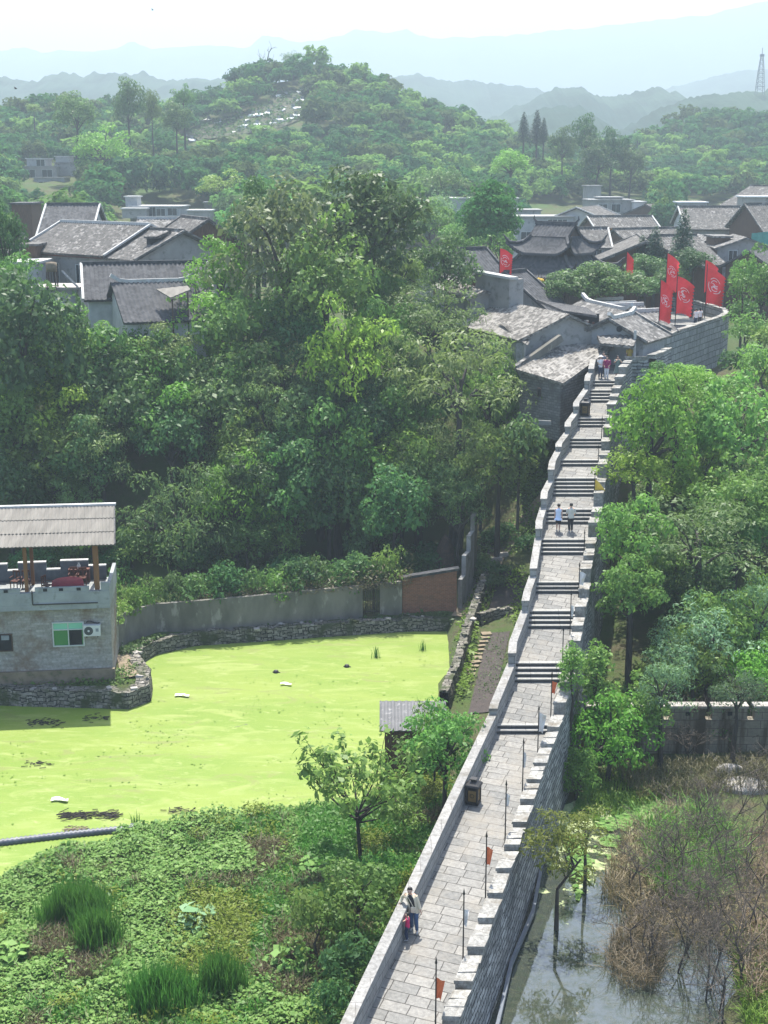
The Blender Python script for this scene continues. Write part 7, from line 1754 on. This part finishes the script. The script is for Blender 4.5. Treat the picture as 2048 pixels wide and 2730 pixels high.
def stuff(name, Q, m, label=None):
    o = link_mesh(name, quads_mesh(name, Q), M[m]); o['kind'] = 'stuff'; return o
BANK = [(-40, 2360), (100, 2300), (180, 2258), (300, 2246), (370, 2203), (480, 2196), (560, 2176), (700, 2166), (820, 2160), (960, 2162), (1060, 2086), (1140, 2060), (1225, 2110), (1060, 2470), (950, 2730), (900, 2860), (-40, 2860)]
P = px_area(BANK, 190000, seed=1); zz = raw_h(P[:, 0], P[:, 1]) + bumps(P[:, 0], P[:, 1]) * .6
def fn(P, s, k): return np.array([mnoise.fractal(Vector((x * s, y * s, k)), 1.0, 2.0, 4) for x, y in P])
A, B2 = fn(P, .28, 2.0) + rp.normal(0, .07, len(P)), fn(P, .22, 9.0) + rp.normal(0, .08, len(P))
pxx = 1024 + P[:, 0] / (P[:, 1] * CP + CZ * SP) * F; ky = (P[:, 1] * CP - (zz - CZ) * SP); pyy = 1365 - (P[:, 1] * SP + (zz - CZ) * CP) / ky * F
edge = (np.abs(pxx * .0 + pyy - (2250 + np.clip(400 - pxx, 0, 400) * .25)) < 100) & (pxx < 950)
pyy = pyy + B2 * 160; pxx = pxx + A * 160; mat_w = (A > .2) | edge & (A > -.25) | (pyy > 2600) & (A > -.2) | (pxx < 180) & (pyy > 2380) & (A > -.2)
cl = np.where(mat_w, 0, np.where(B2 > .12, 1, np.where(B2 < -.16, 2, 3)))
cl[(pxx > 780) & (pyy < 2400) & (cl == 0)] = 3
cl[(pxx > 150) & (pxx < 700) & (pyy > 2290) & (pyy < 2420) & (B2 > .12) & (cl != 0)] = 2
def D_up(n, g): d = g.normal(0, .45, (n, 3)); d[:, 2] += 1; return d / np.linalg.norm(d, axis=1)[:, None]
hgt = .25 + .35 * np.clip(fn(P, .6, 4.0) + .35, 0, 1.2)
i0 = np.where(cl == 0)[0][:52000]; pts = np.stack([P[i0, 0], P[i0, 1], zz[i0] + hgt[i0] * rp.uniform(.35, 1, len(i0))], 1); stuff('water_plants', leaf_quads(rp, pts, D_up(len(i0), rp), .135, up=.5, aspect=.75, rand=.55), 'mat_leaf')
i1 = np.where((cl == 3))[0][:44000]; stuff('wild_grass', blades(rp, P[i1], zz[i1], .42, .026, .55), 'grass_green')
i1b = i1[:12000]; pts = np.stack([P[i1b, 0], P[i1b, 1], zz[i1b] + rp.uniform(.1, .5, len(i1b))], 1); stuff('low_weeds', leaf_quads(rp, pts, D_up(len(i1b), rp), .16, aspect=.5), 'leaf_mid')
i2 = np.where(cl == 1)[0][:14000]; pts = np.stack([P[i2, 0], P[i2, 1], zz[i2] + rp.uniform(.1, .65, len(i2))], 1); stuff('yellow_weeds', leaf_quads(rp, pts, D_up(len(i2), rp), .15, aspect=.35), 'weed_yellow')
i3 = np.where(cl == 2)[0][:15000]; stuff('brown_weeds', blades(rp, P[i3], zz[i3], .55, .03, .6), 'weed_brown')
i3b = i3[:7000]; pts = np.stack([P[i3b, 0], P[i3b, 1], zz[i3b] + rp.uniform(.05, .45, len(i3b))], 1); stuff('olive_weeds', leaf_quads(rp, pts, D_up(len(i3b), rp), .14, aspect=.4), 'leaf_olive')
# two stands of tall dark green rushes
for cx, cy, rx, ry, lab, n, sd in ((205, 2465, 1.5, 1.15, 'stand of tall dark green rushes nearer the pipe', 5200, 3), (265, 2530, 1.0, .7, 'lower lobe of green rushes beside the tall stand nearer the pipe', 2400, 4), (430, 2690, 1.5, .9, 'wide stand of tall dark green rushes at the bottom edge', 4800, 5), (590, 2650, .9, .7, 'bright green rushes right of the wide stand at the bottom edge', 2600, 6)):
    g = np.random.default_rng(sd); c = at_z(cx, cy, .35); n = int(n * .7); q = g.normal(0, .42, (n, 2)); q = q[fn(q + cx, 1.6, sd) > -.22]; rr_ = (q ** 2).sum(1); hv_ = np.clip(1.25 - .45 * rr_, .45, 1.25); q = q * np.array([rx, ry]); pts = q + np.array([c.x, c.y]); z_ = raw_h(pts[:, 0], pts[:, 1])
    o = link_mesh('rush_clump', quads_mesh('rush_clump', blades(g, pts, z_, 1.3 * hv_, .034, .2) - np.array([c.x, c.y, c.z])), M['reed_green']); o.location = c; tag(o, lab, 'rushes')
# scum and flecks gathered on the duckweed
g = np.random.default_rng(44); Pp = px_area(POND_PX[1:-1], 9000, 0, 44); kp = fn(Pp * np.array([.45, 1.2]), .5, 3.0) > .16; Pp = Pp[kp][:800]
pts = np.stack([Pp[:, 0], Pp[:, 1], np.full(len(Pp), .02)], 1); dd = np.tile([0, 0, 1.0], (len(pts), 1)); stuff('pond_scum', leaf_quads(g, pts, dd, .1, up=2, aspect=.6, rand=.1), 'weed_yellow')
g = np.random.default_rng(46); sl = [(p.x, p.y) for p in SL]; sx_ = g.uniform(min(p[0] for p in sl), max(p[0] for p in sl), 2600); sy_ = g.uniform(min(p[1] for p in sl), max(p[1] for p in sl), 2600); ok_ = np.array([inside((x, y), sl) for x, y in zip(sx_, sy_)]); sx_, sy_ = sx_[ok_], sy_[ok_]; pts = np.stack([sx_, sy_, ground_h(sx_, sy_) + g.uniform(.4, .9, len(sx_))], 1); stuff('slope_scrub', leaf_quads(g, pts, D_up(len(pts), g), .75, up=.3), 'hill_olive')
for x0, x1, y, n_, sd, lab in ((75, 170, 1925, 70, 31, 'dark scum raft in the shade of the pond house'), (225, 285, 1912, 30, 32, 'small dark scum patch off the embankment'), (60, 140, 2035, 26, 33, 'thin brown scum streak left of mid pond'), (430, 520, 2160, 26, 34, 'thin brown scum streak near the pipe end')):
    twigs('pond_debris', lab, x0, x1, y, n_, 'bark_dark', 'debris', .35, sd)
# big pale leaved plants
def leafy(name, c, r, h, n, size, m, lab, seed, cat='plant', group=None, asp=.8):
    g = np.random.default_rng(seed); root = thing(name, lab, cat, c, group); d = g.normal(0, 1, (n, 3)); d[:, 2] = np.abs(d[:, 2]) * .8; d /= np.linalg.norm(d, axis=1)[:, None]
    pts = d * np.array([r, r, h]) * g.uniform(.45, 1, (n, 1)); me = quads_mesh('leaves', leaf_quads(g, pts, D_up(n, g) * .8 + d * .4, size, up=.6, aspect=asp, rand=.4)); link_mesh('leaves', me, M[m], root)
    mb = MB()
    for k in range(min(n, 26)): mb.tube([Vector(c), Vector(c) + Vector(pts[k]) * .5 + Vector((0, 0, .1)), Vector(c) + Vector(pts[k])], [.02, .015, .008], 4)
    mb.build('stems', M['bark'], root); return root
leafy('paper_mulberry', at_z(525, 2475, .3), .95, 1.0, 90, .36, 'big_leaf', 'plant with large pale green leaves in the middle of the bank', 3)
for x, y, r, h, lab, sd in ((830, 2330, .8, .8, 'large leaved sapling right of the middle of the bank', 5), (770, 2580, 1.0, 1.1, 'large leaved plant low beside the leaning bushes', 6), (600, 2400, .5, .5, 'small broad leaved sprout on the bank', 7), (40, 2560, .9, .7, 'yellow green leafy plant at the left edge of the bank', 8)):
    leafy('leafy_plant', at_z(x, y, .35), r, h, int(130 * r), .27, 'mat_leaf', lab, sd)
for x, y, lab, sd in ((1003, 1752, 'small tuft of rushes standing in the far part of the pond', 1), (1126, 1733, 'thin upright rush in the far corner of the pond', 2), (1116, 1893, 'small reeds in the water behind the shed', 3), (362, 2205, 'weed tuft at the end of the ribbed pipe', 4), (300, 1858 + 22, 'low tuft of weed off the broken pier', 5)):
    g = np.random.default_rng(sd); c = at_z(x, y, 0); n = 26; q = g.normal(0, .1, (n, 2)); o = link_mesh('rush_tuft', quads_mesh('rush_tuft', blades(g, q, np.zeros(n), .7, .04, .25)), M['reed_green']); o.location = c; tag(o, lab, 'rushes')
# open crowned young tree with big leaves, and the bushes under it
def sapling(p, H, lab, seed, leaf, size, ncl, per, spread, forks=9, name='young_tree', r0=.085, low=.25):
    rg = random.Random(seed); g = np.random.default_rng(seed); root = thing(name, lab, 'tree', p); mb = MB(); ends = []
    top = p + Vector((rg.gauss(0, .1), rg.gauss(0, .1), H * .34)); mb.tube([p - Vector((0, 0, .6)), p, top], [r0 * 1.2, r0, r0 * .85], 8)
    for k in range(forks):
        a = k * 2.4 + rg.uniform(-.4, .4); f = rg.uniform(.35, 1); s = vlerp(p + Vector((0, 0, H * low)), top, rg.uniform(.3, 1)); e = p + Vector((math.cos(a) * spread * f, math.sin(a) * spread * f, H * rg.uniform(.5, 1.0) * (1.12 - .3 * f)))
        m_ = vlerp(s, e, .5) + Vector((0, 0, -.1 * H * .3)) + Vector((rg.gauss(0, .12), rg.gauss(0, .12), 0)); mb.tube([s, vlerp(s, m_, .6), m_, e], [r0 * .55, r0 * .42, r0 * .3, r0 * .1], 5); ends += [e, vlerp(m_, e, .55)]
        for j in range(3): e2 = vlerp(m_, e, rg.uniform(.2, .9)) + Vector((rg.gauss(0, .35), rg.gauss(0, .35), rg.gauss(.25, .25))); mb.tube([vlerp(m_, e, .3), e2], [r0 * .18, r0 * .06], 4); ends.append(e2)
    mb.build('trunk', M['bark_dark'], root); Ps, Ds = [], []
    for e in ends:
        n = rg.randint(per // 2, per); d = g.normal(0, 1, (n, 3)); d /= np.linalg.norm(d, axis=1)[:, None]; Ps.append(np.array(e - p) + d * g.uniform(.1, ncl, (n, 1))); Ds.append(d)
    link_mesh('crown', quads_mesh('crown', leaf_quads(g, np.concatenate(Ps), np.concatenate(Ds), size, up=.6, aspect=.5, rand=.6, droop=.7)), M[leaf], root); return root
sapling(at_z(962, 2300, .5), 6.6, 'young open crowned tree with large drooping leaves in front of the pond', 12, 'leaf_mid', .27, .5, 24, 3.1, 20)
sapling(at_z(1110, 2120, .5), 3.4, 'smaller young tree beside the wall above the lantern bin', 14, 'leaf_mid', .2, .4, 26, 1.3, 9)
for x, y, w, h, lab, kd in ((960, 2420, 300, 250, 'dark bush under the young tree against the wall', 'broad_mid'), (850, 2480, 230, 210, 'light leaved bush spreading left from the wall foot', 'shrub'), (940, 2580, 210, 170, 'bush pressed against the parapet below the child', 'dark_shrub'), (1010, 2340, 150, 140, 'bush close to the parapet above the adult', 'shrub'), (880, 2680, 150, 140, 'dark ivy bush at the bottom of the parapet', 'dark_shrub')):
    p = at_z(x, y + h * .42, .4); p.z += h * .5 / scale_at(p); place(kd, p, w / scale_at(p), lab, height=h / scale_at(p))
fresh_kids()
# ------------------------------------------------------------------ canal side
def mass(name, poly, n, h, w, m, seed, lean=.6, z=.1):
    P = px_area(poly, n, z, seed); g = np.random.default_rng(seed); zz = np.full(len(P), z) + 0; return stuff(name, blades(g, P, zz, h, w, lean, .6), m)
mass('dry_reeds', [(1660, 2230), (1760, 2170), (1900, 2190), (2000, 2330), (1990, 2480), (1880, 2540), (1700, 2480), (1600, 2380)], 5200, .95, .024, 'dry_reed', 3, .8)
mass('dry_reeds', [(1640, 2480), (1720, 2450), (1780, 2540), (1750, 2640), (1660, 2640), (1610, 2560)], 1500, .7, .02, 'weed_brown', 4, .9)
mass('green_reeds', [(1700, 2220), (1900, 2170), (2000, 2300), (1900, 2450), (1750, 2400)], 3200, 1.25, .035, 'grass_green', 5, .6)
mass('straw_grass', [(1980, 2250), (2090, 2200), (2120, 2600), (2000, 2700), (1960, 2500)], 5200, .9, .03, 'dry_reed', 6, .8)
mass('bank_grass', [(1960, 2300), (2090, 2250), (2120, 2750), (1990, 2750), (1950, 2550)], 5200, .6, .04, 'grass_green', 7, .6)
mass('bank_grass', [(1640, 2050), (2090, 2015), (2090, 2110), (1700, 2130)], 3800, .55, .035, 'weed_brown', 8, .6, .3)
mass('lily_edge', [(1560, 2070), (1680, 2050), (1860, 2090), (1700, 2160), (1560, 2200)], 1500, .5, .04, 'grass_green', 9, .6, .05)
Pq = px_area([(1500, 2230), (1560, 2090), (1700, 2060), (1860, 2090), (1690, 2190), (1600, 2330), (1540, 2400)], 5200, .05, 14); g = np.random.default_rng(2); keep = fn(Pq, .6, 5) > -.08; Pq = Pq[keep]
pts = np.stack([Pq[:, 0], Pq[:, 1], np.full(len(Pq), .05) + g.uniform(0, .05, len(Pq))], 1); dd = np.tile([0, 0, 1.0], (len(pts), 1)); stuff('floating_weed', leaf_quads(g, pts, dd, .19, up=1.5, aspect=.8, rand=.12), 'mat_leaf')
for x, y, h, sp, n, lab, sd, dp in ((1980, 2190, 4.6, .75, 3, 'grey leafless tree rising from the reeds by the right edge', 2, 5), (1870, 2420, 4.2, .8, 4, 'tangled leafless shrub in the middle of the reeds', 5, 5), (1900, 2690, 4.4, .85, 4, 'bare branching shrub standing in the water at the bottom right', 8, 5), (1755, 2570, 2.4, .9, 4, 'low brown leafless bush on the reed islet', 9, 5), (2020, 2500, 4.4, .7, 3, 'leafless sapling on the right bank among straw grass', 11, 5), (1830, 2030, 3.2, .8, 3, 'pale twiggy shrub in front of the battlemented wall', 15, 5), (1960, 2010, 3.6, .8, 3, 'leaning bare shrub before the right end of the battlemented wall', 17, 5),
                                    (1790, 2330, 3.4, .85, 4, 'fine brown twigged shrub at the upper edge of the reeds', 21, 5), (1720, 2400, 2.8, .9, 4, 'brown twiggy shrub at the water side of the reeds', 23, 5), (1940, 2330, 4.0, .8, 4, 'grey bare shrub behind the boulder side of the reeds', 25, 5), (1830, 2560, 3.4, .9, 4, 'bare shrub between the reeds and the small pool', 27, 5), (1990, 2620, 3.8, .8, 3, 'bare shrub at the pool edge by the right bank', 29, 5), (1880, 2250, 3.2, .85, 4, 'bare twiggy shrub just below the boulders', 31, 5)):
    bare('bare_shrub', at_z(x, y, .15), h, sp, n, lab, sd, cat='bare shrub', r=.04, depth=dp)
# ivy and weeds on banks and walls
def ivy(name, poly3, n, size, m, seed, zoff=.15):
    g = np.random.default_rng(seed); out = []
    for k in range(n):
        x, y = poly3(g); q = ground_at(x, y); out.append((q.x, q.y, q.z + g.uniform(0, zoff)))
    pts = np.array(out); return stuff(name, leaf_quads(g, pts, D_up(n, g), size, aspect=.6), m)
def seg(pts, wid):
    def f(g):
        k = g.integers(0, len(pts) - 1); t = g.uniform(); return pts[k][0] + (pts[k + 1][0] - pts[k][0]) * t + g.normal(0, wid), pts[k][1] + (pts[k + 1][1] - pts[k][1]) * t + g.normal(0, wid * .5)
    return f
ivy('bank_weeds', seg([(1225, 1860), (1240, 1760), (1250, 1680), (1275, 1610), (1305, 1540)], 14), 2600, .2, 'grass_green', 3, .5)
ivy('bank_weeds', seg([(320, 1745), (420, 1712), (650, 1690), (950, 1665), (1190, 1650)], 12), 2600, .18, 'leaf_dark', 4, .3)
ivy('bank_weeds', seg([(20, 1815), (300, 1822), (360, 1780)], 16), 900, .17, 'leaf_mid', 5, .25)
ivy('bank_weeds', seg([(1400, 1330), (1440, 1260), (1470, 1200), (1420, 1180)], 22), 2200, .24, 'leaf_mid', 6, .6)
ivy('bank_weeds', seg([(1300, 1470), (1360, 1440), (1420, 1400), (1440, 1360)], 24), 1600, .2, 'leaf_mid', 7, .35)
ivy('bank_weeds', seg([(1350, 1560), (1385, 1530), (1395, 1600), (1370, 1660)], 14), 700, .2, 'grass_green', 8, .4)
ivy('bank_weeds', seg([(1320, 1700), (1340, 1760), (1290, 1860)], 26), 1500, .09, 'leaf_olive', 9, .15)
# dead creeper over the perimeter wall
g = np.random.default_rng(31); n = 2600; a = Pt[3]; b = Pt[-1]; tt = g.uniform(0, 1, n); pts = np.stack([a.x + (b.x + 3.2 - a.x) * tt, a.y + (b.y - a.y) * tt + g.uniform(.25, 1.2, n), a.z + (b.z - a.z) * tt - .2 + np.abs(g.normal(0, .5, n)) * (.4 + tt)], 1)
o = link_mesh('dead_creeper', quads_mesh('dead_creeper', leaf_quads(g, pts, D_up(n, g), .22, aspect=.18, rand=1.2)), M['weed_brown']); tag(o, 'tangle of dead brown creeper hanging over the concrete wall', 'creeper')
# ================================================================== the hazy air, one closed box
hm, nt, bs = _new('haze_air'); nt.nodes.remove(bs)
pv = nt.nodes.new('ShaderNodeVolumePrincipled'); pv.inputs['Color'].default_value = (.58, .72, .81, 1)
pv.inputs['Density'].default_value = 0.00062; pv.inputs['Anisotropy'].default_value = .25
nt.links.new(pv.outputs[0], nt.nodes['Material Output'].inputs['Volume'])
mb = MB(); mb.box((0, 2650, 239), (9000, 5400, 482))
hz = mb.build('haze', hm); hz['kind'] = 'stuff'
